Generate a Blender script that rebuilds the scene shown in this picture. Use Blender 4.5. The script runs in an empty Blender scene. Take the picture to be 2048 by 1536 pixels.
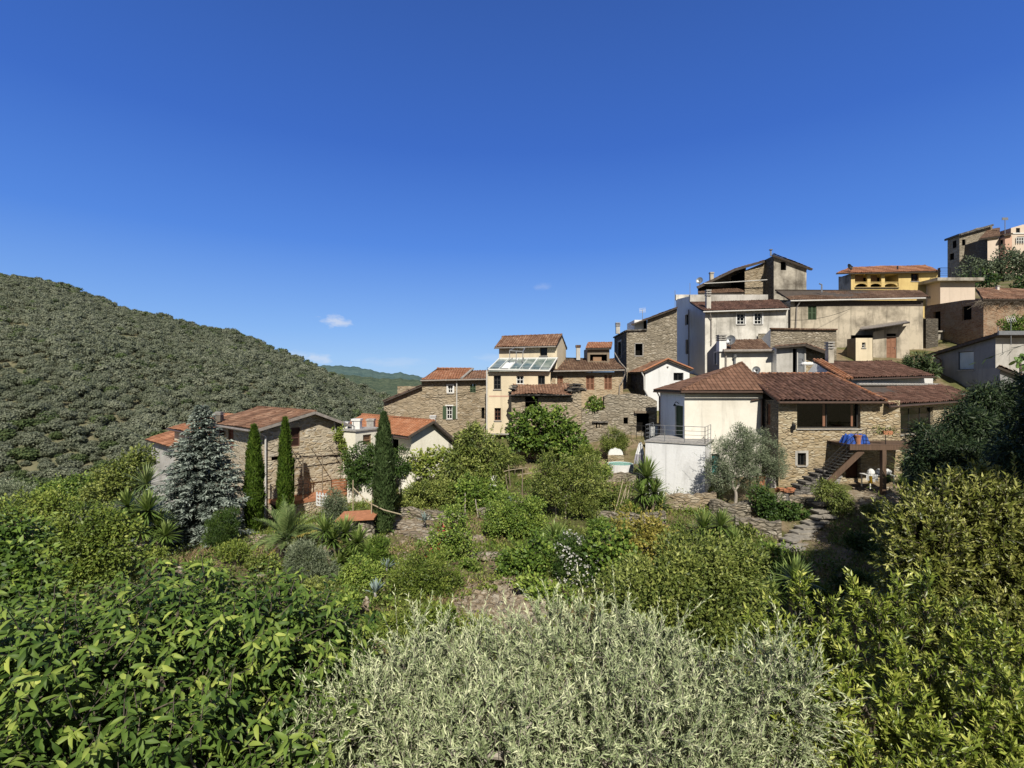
import bpy, bmesh, math, random
import numpy as np
from mathutils import Vector, Matrix
from mathutils.geometry import tessellate_polygon

random.seed(7)
RNG = np.random.default_rng(11)
F = 1000.0                      # focal length in photo pixels (2048 wide); camera at the origin, level, looking along +Y
scene = bpy.context.scene
COL = scene.collection
rad = math.radians

def P(u, v, Y):
    return Vector(((u - 1024) * Y / F, Y, (768 - v) * Y / F))

def plan(u, Y):
    return Vector(((u - 1024) * Y / F, Y))

# ------------------------------------------------------------------ objects
def tag(o, label=None, cat=None, group=None, kind=None):
    if label: o['label'] = label
    if cat: o['category'] = cat
    if group: o['group'] = group
    if kind: o['kind'] = kind
    return o

def empty(name, loc, label=None, cat=None, group=None):
    o = bpy.data.objects.new(name, None)
    COL.objects.link(o)
    o.location = loc
    o.empty_display_size = .3
    return tag(o, label, cat, group)

def wloc(o):
    v = Vector((0, 0, 0))
    while o is not None:
        v += Vector(o.location)
        o = o.parent
    return v

def link_mesh(name, me, mats, parent=None, loc=None):
    o = bpy.data.objects.new(name, me)
    COL.objects.link(o)
    for m in (mats if isinstance(mats, (list, tuple)) else [mats]):
        me.materials.append(m)
    if parent is not None:
        o.parent = parent
    elif loc is not None:
        o.location = loc
    return o

class MB:
    """collects faces in world space and links them as one mesh object"""
    def __init__(s):
        s.v, s.f, s.uv, s.m = [], [], [], []
    def poly(s, pts, mi=0, uvs=None):
        b = len(s.v)
        s.v += [tuple(p) for p in pts]
        s.f.append(list(range(b, b + len(pts))))
        s.uv.append(uvs if uvs else [(p[0] + p[1], p[2]) for p in pts])
        s.m.append(mi)
    def box(s, o, ax, ay, az, mi=0):
        o, ax, ay, az = Vector(o), Vector(ax), Vector(ay), Vector(az)
        c = [o, o+ax, o+ax+ay, o+ay, o+az, o+ax+az, o+ax+ay+az, o+ay+az]
        for q in ((0,3,2,1),(4,5,6,7),(0,1,5,4),(1,2,6,5),(2,3,7,6),(3,0,4,7)):
            s.poly([c[i] for i in q], mi)
    def cbox(s, c, sx, sy, sz, yaw=0, mi=0):
        x = Vector((math.cos(yaw), math.sin(yaw), 0)); y = Vector((-x.y, x.x, 0))
        s.box(Vector(c) - x*sx/2 - y*sy/2, x*sx, y*sy, Vector((0, 0, sz)), mi)
    def beam(s, a, b, w, h=None, mi=0):
        a, b = Vector(a), Vector(b); h = h or w
        d = (b - a)
        if d.length < 1e-6: return
        up = Vector((0, 0, 1)) if abs(d.normalized().z) < .95 else Vector((0, 1, 0))
        x = d.cross(up).normalized(); y = x.cross(d).normalized()
        s.box(a - x*w/2 - y*h/2, d, x*w, y*h, mi)
    def tube(s, pts, r, n=6, mi=0, cap=True):
        pts = [Vector(p) for p in pts]
        R = r if isinstance(r, (list, tuple)) else [r]*len(pts)
        rings = []; ref = None
        for i, p in enumerate(pts):
            d = (pts[min(i+1, len(pts)-1)] - pts[max(i-1, 0)]).normalized()
            if ref is None:
                ref = Vector((1, 0, 0)) if abs(d.x) < .8 else Vector((0, 1, 0))
            x = (ref - d*ref.dot(d)).normalized(); y = d.cross(x); ref = x
            rings.append([p + (x*math.cos(2*math.pi*k/n) + y*math.sin(2*math.pi*k/n))*R[i] for k in range(n)])
        for a, b in zip(rings, rings[1:]):
            for k in range(n):
                s.poly([a[k], a[(k+1) % n], b[(k+1) % n], b[k]], mi)
        if cap:
            s.poly(rings[0][::-1], mi); s.poly(rings[-1], mi)
    def lathe(s, c, prof, n=14, mi=0):
        c = Vector(c)
        rings = [[c + Vector((r*math.cos(2*math.pi*k/n), r*math.sin(2*math.pi*k/n), z)) for k in range(n)] for r, z in prof]
        for a, b in zip(rings, rings[1:]):
            for k in range(n):
                s.poly([a[k], a[(k+1) % n], b[(k+1) % n], b[k]], mi)
        s.poly(rings[0][::-1], mi); s.poly(rings[-1], mi)
    def build(s, name, mats, parent=None, smooth=False, origin=None):
        off = wloc(parent) if parent is not None else (Vector(origin) if origin is not None else Vector((0, 0, 0)))
        me = bpy.data.meshes.new(name)
        vv = np.array(s.v, dtype=np.float64) - np.array(off)
        me.from_pydata([tuple(x) for x in vv], [], s.f)
        uvl = me.uv_layers.new(name='UVMap')
        flat = [c for fu in s.uv for uv in fu for c in uv]
        uvl.data.foreach_set('uv', flat)
        me.polygons.foreach_set('material_index', s.m)
        if smooth: me.polygons.foreach_set('use_smooth', [True]*len(s.f))
        me.update()
        return link_mesh(name, me, mats, parent, None if parent is not None else off)

# ------------------------------------------------------------------ node helpers
def new_mat(name):
    m = bpy.data.materials.new(name); m.use_nodes = True
    nt = m.node_tree
    bs = nt.nodes['Principled BSDF']
    return m, nt, bs

def nd(nt, t, ins=None, **kw):
    n = nt.nodes.new(t)
    for k, v in kw.items(): setattr(n, k, v)
    if ins:
        for k, v in ins.items():
            if hasattr(v, 'is_output') or isinstance(v, bpy.types.NodeSocket): nt.links.new(v, n.inputs[k])
            else: n.inputs[k].default_value = v
    return n

def c4(c): return (c[0], c[1], c[2], 1)

def mixc(nt, fac, a, b, mode='MIX'):
    n = nt.nodes.new('ShaderNodeMix'); n.data_type = 'RGBA'; n.blend_type = mode
    for i, v in ((0, fac), (6, a), (7, b)):
        if isinstance(v, bpy.types.NodeSocket): nt.links.new(v, n.inputs[i])
        elif i == 0: n.inputs[0].default_value = v
        else: n.inputs[i].default_value = c4(v)
    return n.outputs[2]

def ramp(nt, fac, stops):
    n = nt.nodes.new('ShaderNodeValToRGB')
    cr = n.color_ramp
    while len(cr.elements) < len(stops): cr.elements.new(.5)
    for e, (p, c) in zip(cr.elements, stops):
        e.position = p; e.color = c4(c) if not isinstance(c, (int, float)) else (c, c, c, 1)
    nt.links.new(fac, n.inputs[0])
    return n.outputs[0]

def noise(nt, vec, scale, detail=5, rough=.55, dist=0):
    n = nd(nt, 'ShaderNodeTexNoise', {'Scale': scale, 'Detail': detail, 'Roughness': rough, 'Distortion': dist})
    if vec is not None: nt.links.new(vec, n.inputs['Vector'])
    return n

def mapping(nt, vec, scale, loc=(0, 0, 0)):
    n = nd(nt, 'ShaderNodeMapping', {'Scale': scale, 'Location': loc})
    nt.links.new(vec, n.inputs['Vector'])
    return n.outputs[0]

def bump(nt, bs, h, strength=.5, dist=.05):
    b = nd(nt, 'ShaderNodeBump', {'Strength': strength, 'Distance': dist, 'Height': h})
    nt.links.new(b.outputs[0], bs.inputs['Normal'])

def plaster(name, col, dirt=None, amt=.5, streak=.35, rough=.9):
    m, nt, bs = new_mat(name)
    dirt = dirt or tuple(x*.6 for x in col)
    ob = nd(nt, 'ShaderNodeTexCoord').outputs['Object']
    n1 = noise(nt, ob, .45, 8, .62)
    f1 = ramp(nt, n1.outputs[0], [(.44, 0.0), (.64, 1.0)])
    c = mixc(nt, 0.0, col, dirt)
    mx = c.node; fm = nd(nt, 'ShaderNodeMath', {0: f1, 1: amt}, operation='MULTIPLY'); nt.links.new(fm.outputs[0], mx.inputs[0])
    st = noise(nt, mapping(nt, ob, (1.1, 1.1, .13)), 1.3, 7, .68, 1.2)
    sf = nd(nt, 'ShaderNodeMath', {0: ramp(nt, st.outputs[0], [(.50, 0.0), (.72, 1.0)]), 1: streak*.75}, operation='MULTIPLY')
    c2 = mixc(nt, sf.outputs[0], c, tuple(x*.45 for x in dirt))
    sp = noise(nt, ob, 3.2, 6, .7)
    spf = nd(nt, 'ShaderNodeMath', {0: ramp(nt, sp.outputs[0], [(.58, 0.0), (.72, 1.0)]), 1: amt*.55}, operation='MULTIPLY')
    c3 = mixc(nt, spf.outputs[0], c2, tuple(x*.7 for x in dirt))
    nt.links.new(c3, bs.inputs['Base Color'])
    bs.inputs['Roughness'].default_value = rough
    bs.inputs['Specular IOR Level'].default_value = .2
    bump(nt, bs, noise(nt, ob, 9, 8, .7).outputs[0], .35, .04)
    return m

def stone(name, cols, mortar, sx=3.0, sy=7.0, bmp=.9, patch=None, patch_amt=.0, uvs=True):
    """coursed rubble: stretched voronoi cells with mortar joints, warped and mottled"""
    m, nt, bs = new_mat(name)
    tc = nd(nt, 'ShaderNodeTexCoord')
    uv = tc.outputs['UV'] if uvs else tc.outputs['Object']
    wn = noise(nt, uv, 1.7, 4, .6)
    wv = nd(nt, 'ShaderNodeVectorMath', {0: wn.outputs['Color'], 1: (.22, .14, .1)}, operation='MULTIPLY')
    ad = nd(nt, 'ShaderNodeVectorMath', {0: uv, 1: wv.outputs[0]}, operation='ADD')
    vec = mapping(nt, ad.outputs[0], (sx, sy, sx if uvs else sy))
    vo = nd(nt, 'ShaderNodeTexVoronoi', {'Vector': vec, 'Scale': 1.0, 'Randomness': .85}, feature='F1')
    ve = nd(nt, 'ShaderNodeTexVoronoi', {'Vector': vec, 'Scale': 1.0, 'Randomness': .85}, feature='DISTANCE_TO_EDGE')
    sep = nd(nt, 'ShaderNodeSeparateColor', {0: vo.outputs['Color']})
    k = len(cols)
    base = ramp(nt, sep.outputs[0], [((i + .5)/k, c) for i, c in enumerate(cols)])
    big = noise(nt, uv, .55, 5, .6)
    base = mixc(nt, ramp(nt, big.outputs[0], [(.42, 0.0), (.68, .75)]), base, tuple(x*.72 for x in cols[0]))
    big2 = noise(nt, uv, .28, 4, .6)
    base = mixc(nt, ramp(nt, big2.outputs[0], [(.5, 0.0), (.68, .5)]), base, tuple(min(.75, x*1.12) for x in cols[-1]))
    fine = noise(nt, uv, 14, 6, .7)
    base = mixc(nt, ramp(nt, fine.outputs[0], [(.3, .45), (.65, 0.0)]), base, tuple(x*.42 for x in cols[0]))
    ef = ramp(nt, ve.outputs['Distance'], [(.03, 1.0), (.13, 0.0)])
    col = mixc(nt, ef, base, mortar)
    if patch:
        pf = nd(nt, 'ShaderNodeMath', {0: ramp(nt, noise(nt, uv, .5, 6, .65).outputs[0], [(.5, 0.0), (.58, 1.0)]), 1: patch_amt}, operation='MULTIPLY')
        col = mixc(nt, pf.outputs[0], col, patch)
    nt.links.new(col, bs.inputs['Base Color'])
    bs.inputs['Roughness'].default_value = .95
    bs.inputs['Specular IOR Level'].default_value = .15
    h = nd(nt, 'ShaderNodeMath', {0: ramp(nt, ve.outputs['Distance'], [(0.0, 0.0), (.22, 1.0)]), 1: sep.outputs[1]}, operation='MULTIPLY')
    h2 = nd(nt, 'ShaderNodeMath', {0: fine.outputs[0], 1: .5}, operation='MULTIPLY')
    h3 = nd(nt, 'ShaderNodeMath', {0: h.outputs[0], 1: h2.outputs[0]}, operation='ADD')
    bump(nt, bs, h3.outputs[0], bmp, .08)
    return m

def tiles(name, c1, c2, c3, lichen=(.3, .27, .2), lamt=.3, pitch=.22, row=.36):
    """colour per tile, plus weathering; the tile relief itself is geometry"""
    m, nt, bs = new_mat(name)
    tc = nd(nt, 'ShaderNodeTexCoord'); uv = tc.outputs['UV']
    sc = mapping(nt, uv, (1/pitch, 1/row, 1))
    fl = nd(nt, 'ShaderNodeVectorMath', {0: sc}, operation='FLOOR')
    wn = nd(nt, 'ShaderNodeTexWhiteNoise', {'Vector': fl.outputs[0]})
    base = ramp(nt, wn.outputs['Value'], [(.1, c1), (.5, c2), (.95, c3)])
    big = noise(nt, uv, .7, 6, .65)
    base = mixc(nt, ramp(nt, big.outputs[0], [(.42, 0.0), (.7, .75)]), base, tuple(x*.62 for x in c1))
    li = noise(nt, uv, 2.6, 8, .75)
    lf = nd(nt, 'ShaderNodeMath', {0: ramp(nt, li.outputs[0], [(.55, 0.0), (.68, 1.0)]), 1: lamt}, operation='MULTIPLY')
    base = mixc(nt, lf.outputs[0], base, lichen)
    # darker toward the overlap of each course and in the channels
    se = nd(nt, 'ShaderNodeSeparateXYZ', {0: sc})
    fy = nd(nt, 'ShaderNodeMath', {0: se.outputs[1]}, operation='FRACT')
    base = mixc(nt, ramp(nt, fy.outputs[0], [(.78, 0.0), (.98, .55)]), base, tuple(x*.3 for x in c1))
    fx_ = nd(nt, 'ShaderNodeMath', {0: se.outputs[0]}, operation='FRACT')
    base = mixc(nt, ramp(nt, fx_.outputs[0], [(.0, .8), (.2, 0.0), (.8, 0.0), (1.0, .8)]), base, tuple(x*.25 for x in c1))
    nt.links.new(base, bs.inputs['Base Color'])
    bs.inputs['Roughness'].default_value = .85
    bs.inputs['Specular IOR Level'].default_value = .2
    bump(nt, bs, noise(nt, uv, 18, 5, .7).outputs[0], .3, .03)
    return m

def flat(name, col, rough=.6, metal=0, var=.25, scale=6, spec=.3):
    m, nt, bs = new_mat(name)
    ob = nd(nt, 'ShaderNodeTexCoord').outputs['Object']
    n = noise(nt, ob, scale, 6, .65)
    c = mixc(nt, ramp(nt, n.outputs[0], [(.35, 0.0), (.7, 1.0)]), tuple(x*(1-var) for x in col), tuple(min(1, x*(1+var*.5)) for x in col))
    nt.links.new(c, bs.inputs['Base Color'])
    bs.inputs['Roughness'].default_value = rough; bs.inputs['Metallic'].default_value = metal
    bs.inputs['Specular IOR Level'].default_value = spec
    bump(nt, bs, n.outputs[0], .15, .02)
    return m

def wood(name, col, dark):
    m, nt, bs = new_mat(name)
    ob = nd(nt, 'ShaderNodeTexCoord').outputs['Object']
    n = noise(nt, mapping(nt, ob, (9, 9, .8)), 2, 7, .65)
    nt.links.new(ramp(nt, n.outputs[0], [(.3, dark), (.7, col)]), bs.inputs['Base Color'])
    bs.inputs['Roughness'].default_value = .75
    bump(nt, bs, n.outputs[0], .3, .02)
    return m

def leafmat(name, c1, c2, c3, trans=.22, rough=.5, spec=.3):
    """foliage: colour from the per-leaf attribute 'var'; thin leaves let some light through"""
    m, nt, bs = new_mat(name)
    at = nd(nt, 'ShaderNodeAttribute', attribute_name='var')
    col = ramp(nt, at.outputs['Fac'], [(.05, c1), (.5, c2), (.97, c3)])
    nt.links.new(col, bs.inputs['Base Color'])
    bs.inputs['Roughness'].default_value = rough
    bs.inputs['Specular IOR Level'].default_value = spec
    if trans > 0:
        tr = nd(nt, 'ShaderNodeBsdfTranslucent')
        nt.links.new(mixc(nt, .5, col, c3), tr.inputs[0])
        mx = nd(nt, 'ShaderNodeMixShader', {0: trans, 1: bs.outputs[0], 2: tr.outputs[0]})
        nt.links.new(mx.outputs[0], nt.nodes['Material Output'].inputs[0])
    return m

M = {}
M['white'] = plaster('white_plaster', (.87, .83, .73), (.60, .55, .45), .45, .35)
M['whitecream'] = plaster('white_cream_plaster', (.88, .835, .70), (.64, .58, .46), .35, .3)
M['bluewhite'] = plaster('whitewash', (.83, .83, .82), (.64, .63, .60), .4, .3)
M['cream'] = plaster('cream_plaster', (.78, .67, .48), (.55, .46, .32), .5, .4)
M['offwhite'] = plaster('aged_white_plaster', (.79, .75, .67), (.33, .31, .27), .85, .9)
M['beige'] = plaster('old_beige_render', (.58, .505, .39), (.22, .19, .145), 1.0, .8)
M['oldgrey'] = plaster('weathered_grey_render', (.52, .475, .395), (.15, .13, .105), 1.0, .9)
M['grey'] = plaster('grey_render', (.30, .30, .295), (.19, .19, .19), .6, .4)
M['lightgrey'] = plaster('light_grey_render', (.58, .555, .51), (.32, .30, .26), .7, .6)
M['concrete'] = plaster('pale_concrete', (.86, .86, .85), (.58, .56, .52), .35, .5)
M['yellow'] = plaster('yellow_plaster', (.74, .56, .24), (.56, .40, .16), .6, .4)
M['pink'] = plaster('pink_plaster', (.62, .40, .30), (.50, .31, .23), .4, .25)
M['palepink'] = plaster('pale_pink_plaster', (.70, .58, .47), (.55, .45, .36), .4, .25)
M['stone_gold'] = stone('golden_rubble_stone', [(.44, .335, .195), (.58, .475, .31), (.67, .57, .40), (.50, .375, .21), (.70, .63, .48)], (.36, .285, .185), 3.2, 8.5)
M['stone_left'] = stone('pale_rubble_stone', [(.42, .325, .20), (.64, .54, .38), (.74, .66, .50), (.54, .40, .235), (.76, .70, .58)], (.56, .48, .36), 2.7, 7.0, .75)
M['stone_grey'] = stone('grey_rubble_stone', [(.27, .235, .175), (.42, .365, .275), (.52, .455, .35), (.33, .27, .19), (.58, .52, .42)], (.24, .205, .155), 3.0, 7.5)
M['stone_brown'] = stone('brown_rubble_stone', [(.31, .24, .155), (.47, .375, .25), (.56, .46, .33), (.38, .285, .175), (.60, .52, .40)], (.29, .24, .17), 2.8, 7.0, .9, (.44, .36, .25), .5)
M['stone_pink'] = stone('warm_rubble_stone', [(.42, .31, .195), (.56, .43, .29), (.63, .51, .36), (.47, .35, .215)], (.44, .36, .25), 3.0, 7.0, .7, (.50, .39, .26), .55)
M['stone_shaded'] = stone('shaded_rubble_stone', [(.12, .105, .085), (.19, .17, .14), (.24, .215, .175), (.15, .125, .095)], (.10, .09, .075), 3.0, 7.0)  # stone darkened for sides out of the sun: shade put into the colour
M['brickruin'] = stone('ochre_brick', [(.34, .195, .115), (.42, .26, .16), (.47, .33, .22), (.30, .165, .10)], (.36, .28, .20), 4.0, 12.0, .7, (.42, .34, .25), .6)
M['drystone'] = stone('dry_stone', [(.34, .30, .235), (.49, .44, .35), (.58, .53, .435), (.40, .33, .24)], (.11, .095, .07), 2.6, 8.0, 1.0)
M['rubble'] = stone('loose_stone', [(.36, .30, .22), (.48, .42, .32), (.58, .52, .42), (.41, .33, .23)], (.24, .185, .125), 3.0, 3.0, 1.0, uvs=False)
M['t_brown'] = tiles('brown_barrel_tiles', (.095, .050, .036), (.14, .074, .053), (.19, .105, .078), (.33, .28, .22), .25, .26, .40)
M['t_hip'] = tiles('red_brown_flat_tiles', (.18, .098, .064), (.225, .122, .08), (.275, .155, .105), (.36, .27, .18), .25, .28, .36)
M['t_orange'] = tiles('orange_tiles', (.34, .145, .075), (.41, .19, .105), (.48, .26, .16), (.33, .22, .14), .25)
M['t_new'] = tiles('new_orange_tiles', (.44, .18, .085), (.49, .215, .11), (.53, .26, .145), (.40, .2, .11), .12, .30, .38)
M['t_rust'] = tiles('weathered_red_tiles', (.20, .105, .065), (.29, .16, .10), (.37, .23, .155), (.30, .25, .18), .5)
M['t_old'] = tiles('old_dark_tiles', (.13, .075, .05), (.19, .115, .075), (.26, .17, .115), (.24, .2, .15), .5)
M['slate'] = stone('slate_slabs', [(.16, .15, .14), (.25, .23, .205), (.32, .295, .26)], (.07, .065, .06), 2, 8)
M['dark'] = flat('dark_interior', (.012, .011, .010), .95, spec=0)
M['woodbrown'] = wood('brown_painted_wood', (.16, .068, .038), (.085, .035, .02))
M['shut_brown'] = wood('brown_shutter_wood', (.125, .06, .042), (.07, .034, .025))
M['shut_pink'] = wood('faded_red_shutter_wood', (.34, .165, .095), (.23, .105, .06))
M['shut_tan'] = wood('tan_blind', (.36, .22, .125), (.27, .16, .09))
M['shut_green'] = wood('green_shutter_paint', (.075, .12, .06), (.04, .07, .035))
M['door_red'] = wood('red_brown_door', (.30, .085, .035), (.2, .05, .02))
M['oldwood'] = wood('weathered_wood', (.30, .24, .17), (.15, .11, .075))
M['bamboo'] = wood('dry_cane', (.47, .40, .27), (.30, .25, .16))
M['beamwood'] = wood('brown_beam', (.165, .10, .065), (.09, .055, .035))
M['frame_white'] = flat('white_window_paint', (.78, .78, .75), .5, var=.08)
M['frame_dark'] = flat('dark_window_frame', (.06, .058, .055), .45, var=.2)
M['metal'] = flat('grey_metal', (.32, .33, .34), .45, .5, .2)
M['black'] = flat('black_iron', (.025, .025, .027), .5, .3, .3)
M['gutter'] = flat('weathered_gutter', (.38, .34, .30), .5, .2, .3)
M['gutter_w'] = flat('white_gutter', (.66, .64, .60), .5, 0, .15)
M['gutter_b'] = flat('brown_gutter', (.13, .085, .065), .45, .2, .2)
M['soffit'] = flat('dark_soffit', (.10, .08, .065), .8, 0, .4)
M['terracotta'] = flat('terracotta', (.48, .21, .11), .8, 0, .25)
M['pavers'] = plaster('terracotta_floor', (.47, .22, .13), (.36, .16, .09), .5, .1)
M['cap'] = flat('grey_cement', (.42, .40, .37), .9, 0, .3)
M['whitepaint'] = flat('white_paint', (.80, .79, .76), .6, 0, .1)
M['cloth'] = flat('white_cloth', (.78, .78, .76), .9, 0, .1)
M['parasol'] = flat('grey_cloth', (.42, .40, .44), .9, 0, .25)
M['blue'] = flat('blue_tarpaulin', (.035, .10, .42), .4, 0, .4, 14)
M['hose'] = flat('yellow_hose', (.62, .42, .05), .5, 0, .1)
M['poolwater'] = flat('pool_water', (.18, .55, .52), .08, 0, .1, 2, .5)
M['stepstone'] = flat('step_stone', (.34, .31, .26), .9, 0, .35, 5)
M['rope'] = flat('cream_rope', (.62, .56, .42), .8, 0, .1)
m, nt, bs = new_mat('window_glass')
bs.inputs['Base Color'].default_value = (.006, .007, .008, 1); bs.inputs['Roughness'].default_value = .05
bs.inputs['Specular IOR Level'].default_value = .35
nz = noise(nt, nd(nt, 'ShaderNodeTexCoord').outputs['Object'], 1.3, 2); bump(nt, bs, nz.outputs[0], .08, .05)
M['glass'] = m
m, nt, bs = new_mat('clear_glass')
tr = nd(nt, 'ShaderNodeBsdfTransparent'); gl_ = nd(nt, 'ShaderNodeBsdfGlossy', {'Roughness': .03})
mx = nd(nt, 'ShaderNodeMixShader', {0: .06, 1: tr.outputs[0], 2: gl_.outputs[0]}); nt.links.new(mx.outputs[0], nt.nodes['Material Output'].inputs[0])
M['clearglass'] = m
m, nt, bs = new_mat('veranda_glass')
bs.inputs['Base Color'].default_value = (.13, .18, .17, 1); bs.inputs['Roughness'].default_value = .12
nz = noise(nt, nd(nt, 'ShaderNodeTexCoord').outputs['Object'], .9, 4)
nt.links.new(ramp(nt, nz.outputs[0], [(.35, (.10, .15, .14)), (.65, (.34, .38, .34))]), bs.inputs['Base Color'])
M['vglass'] = m
M['paleglass'] = flat('painted_reflection_glass', (.50, .60, .66), .15, 0, .12, 1.2, .5)  # sky reflection painted into the pane as a pale base colour
M['teal'] = flat('teal_glass', (.06, .22, .21), .15, 0, .2, 2, .5)

M['bark'] = wood('bark', (.19, .155, .12), (.07, .055, .04))
M['palebark'] = wood('pale_bark', (.48, .43, .36), (.30, .26, .21))
M['l_avocado'] = leafmat('broad_leaf', (.03, .068, .012), (.125, .20, .034), (.44, .50, .11), .09, .52, .22)
M['l_olive'] = leafmat('olive_leaf', (.065, .095, .03), (.34, .41, .20), (.78, .80, .50), .09, .5, .35)
M['l_laurel'] = leafmat('laurel_leaf', (.05, .088, .012), (.22, .285, .036), (.56, .57, .14), .09, .38, .5)
M['l_dull'] = leafmat('dull_evergreen_leaf', (.05, .07, .011), (.17, .195, .032), (.47, .46, .14), .09, .42, .45)
M['l_dark'] = leafmat('dark_leaf', (.018, .042, .010), (.045, .09, .018), (.11, .17, .035), .15)
M['l_green'] = leafmat('garden_leaf', (.04, .082, .012), (.115, .19, .028), (.33, .41, .08), .09)
M['l_mid'] = leafmat('mid_leaf', (.05, .078, .015), (.15, .19, .038), (.38, .41, .11), .09)
M['l_yellow'] = leafmat('yellow_green_leaf', (.07, .11, .016), (.19, .25, .042), (.42, .44, .10), .09)
M['l_amber'] = leafmat('yellowing_leaf', (.14, .14, .022), (.33, .30, .06), (.60, .48, .15), .25)
M['l_grey'] = leafmat('grey_leaf', (.07, .095, .05), (.17, .21, .12), (.36, .39, .26), .1)
M['l_cypress'] = leafmat('cypress_scale', (.028, .06, .007), (.08, .14, .016), (.17, .235, .04), .08)
M['l_cypress_dull'] = leafmat('dull_cypress_scale', (.03, .055, .016), (.075, .12, .04), (.15, .20, .08), .08)
M['l_spruce'] = leafmat('blue_spruce_needle', (.05, .072, .056), (.19, .235, .195), (.46, .51, .44), .04)
M['l_conifer'] = leafmat('dark_conifer', (.010, .022, .008), (.028, .05, .018), (.10, .14, .05), .05)
M['l_palm'] = leafmat('palm_leaf', (.055, .10, .03), (.16, .23, .075), (.36, .42, .16), .15, .4, .4)
M['l_yucca'] = leafmat('yucca_leaf', (.055, .10, .022), (.15, .23, .05), (.36, .44, .13), .15, .4, .4)
M['l_agave'] = leafmat('agave_leaf', (.10, .15, .14), (.19, .26, .24), (.32, .39, .36), 0, .5)
M['l_hill'] = leafmat('hill_olive', (.105, .125, .078), (.20, .222, .152), (.31, .325, .235), .26, .8, .1)
M['l_hilldark'] = leafmat('hill_oak', (.055, .08, .035), (.10, .14, .058), (.17, .205, .085), .2, .8, .1)
M['l_dry'] = leafmat('dry_grass', (.20, .15, .07), (.36, .27, .14), (.52, .42, .25), .15)
M['l_grass'] = leafmat('grass_blade', (.07, .11, .02), (.16, .21, .04), (.33, .34, .09), .2)
M['p_white'] = leafmat('white_petal', (.5, .5, .45), (.62, .61, .55), (.75, .74, .68), .1)
M['p_red'] = leafmat('red_petal', (.35, .02, .03), (.52, .04, .06), (.6, .08, .1), .1)
# ------------------------------------------------------------------ buildings
class VP:
    """a vertical wall plane from plan point A (seen on the left) to B (seen on the right)"""
    def __init__(s, A, B):
        s.A, s.B = Vector(A), Vector(B)
        s.L = (s.B - s.A).length
        s.t = (s.B - s.A)/s.L
        s.n = Vector((s.t.y, -s.t.x))
    def s_of(s, u):
        k = (u - 1024)/F
        return (k*s.A.y - s.A.x)/(s.t.x - k*s.t.y)
    def sz(s, u, v):
        q = s.s_of(u)
        return q, (768 - v)*(s.A.y + q*s.t.y)/F
    def p(s, q, z, off=0):
        return Vector((s.A.x + q*s.t.x + off*s.n.x, s.A.y + q*s.t.y + off*s.n.y, z))

def wall_face(mb, vp, poly, holes, mi=0, hole_mi=None):
    """tessellated wall polygon (s,z) with rectangular openings (s0,z0,s1,z1,depth) and their reveals"""
    loops = [[Vector((a, b, 0)) for a, b in poly]]
    flat_pts = list(poly)
    for h in holes:
        q = [(h[0], h[1]), (h[2], h[1]), (h[2], h[3]), (h[0], h[3])]
        loops.append([Vector((a, b, 0)) for a, b in q][::-1]); flat_pts += q[::-1]
    for tri in tessellate_polygon(loops):
        pp = [flat_pts[i] for i in tri]
        ar = (pp[1][0]-pp[0][0])*(pp[2][1]-pp[0][1]) - (pp[2][0]-pp[0][0])*(pp[1][1]-pp[0][1])
        if ar < 0: pp = pp[::-1]
        mb.poly([vp.p(a, b) for a, b in pp], mi, pp)
    for h in holes:
        d = -h[4]
        c = [(h[0], h[1]), (h[2], h[1]), (h[2], h[3]), (h[0], h[3])]
        for i in range(4):
            a, b = c[i], c[(i+1) % 4]
            mb.poly([vp.p(*a), vp.p(*b), vp.p(b[0], b[1], d), vp.p(a[0], a[1], d)], mi if hole_mi is None else hole_mi, [a, b, (b[0]+.2, b[1]+.2), (a[0]+.2, a[1]+.2)])

def rect_holes(vp, spec):
    u0, v0, u1, v1 = spec[:4]
    s0, s1 = vp.s_of(u0), vp.s_of(u1)
    um = (u0 + u1)/2
    return s0, vp.sz(um, v1)[1], s1, vp.sz(um, v0)[1]

def pbox(mb, vp, s0, z0, s1, z1, d0, d1, mi=0):
    """box on a wall plane between offsets d0 < d1 (outward positive)"""
    o = vp.p(s0, z0, d0)
    mb.box(o, vp.p(s1, z0, d0) - o, vp.p(s0, z0, d1) - o, Vector((0, 0, z1 - z0)), mi)

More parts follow.
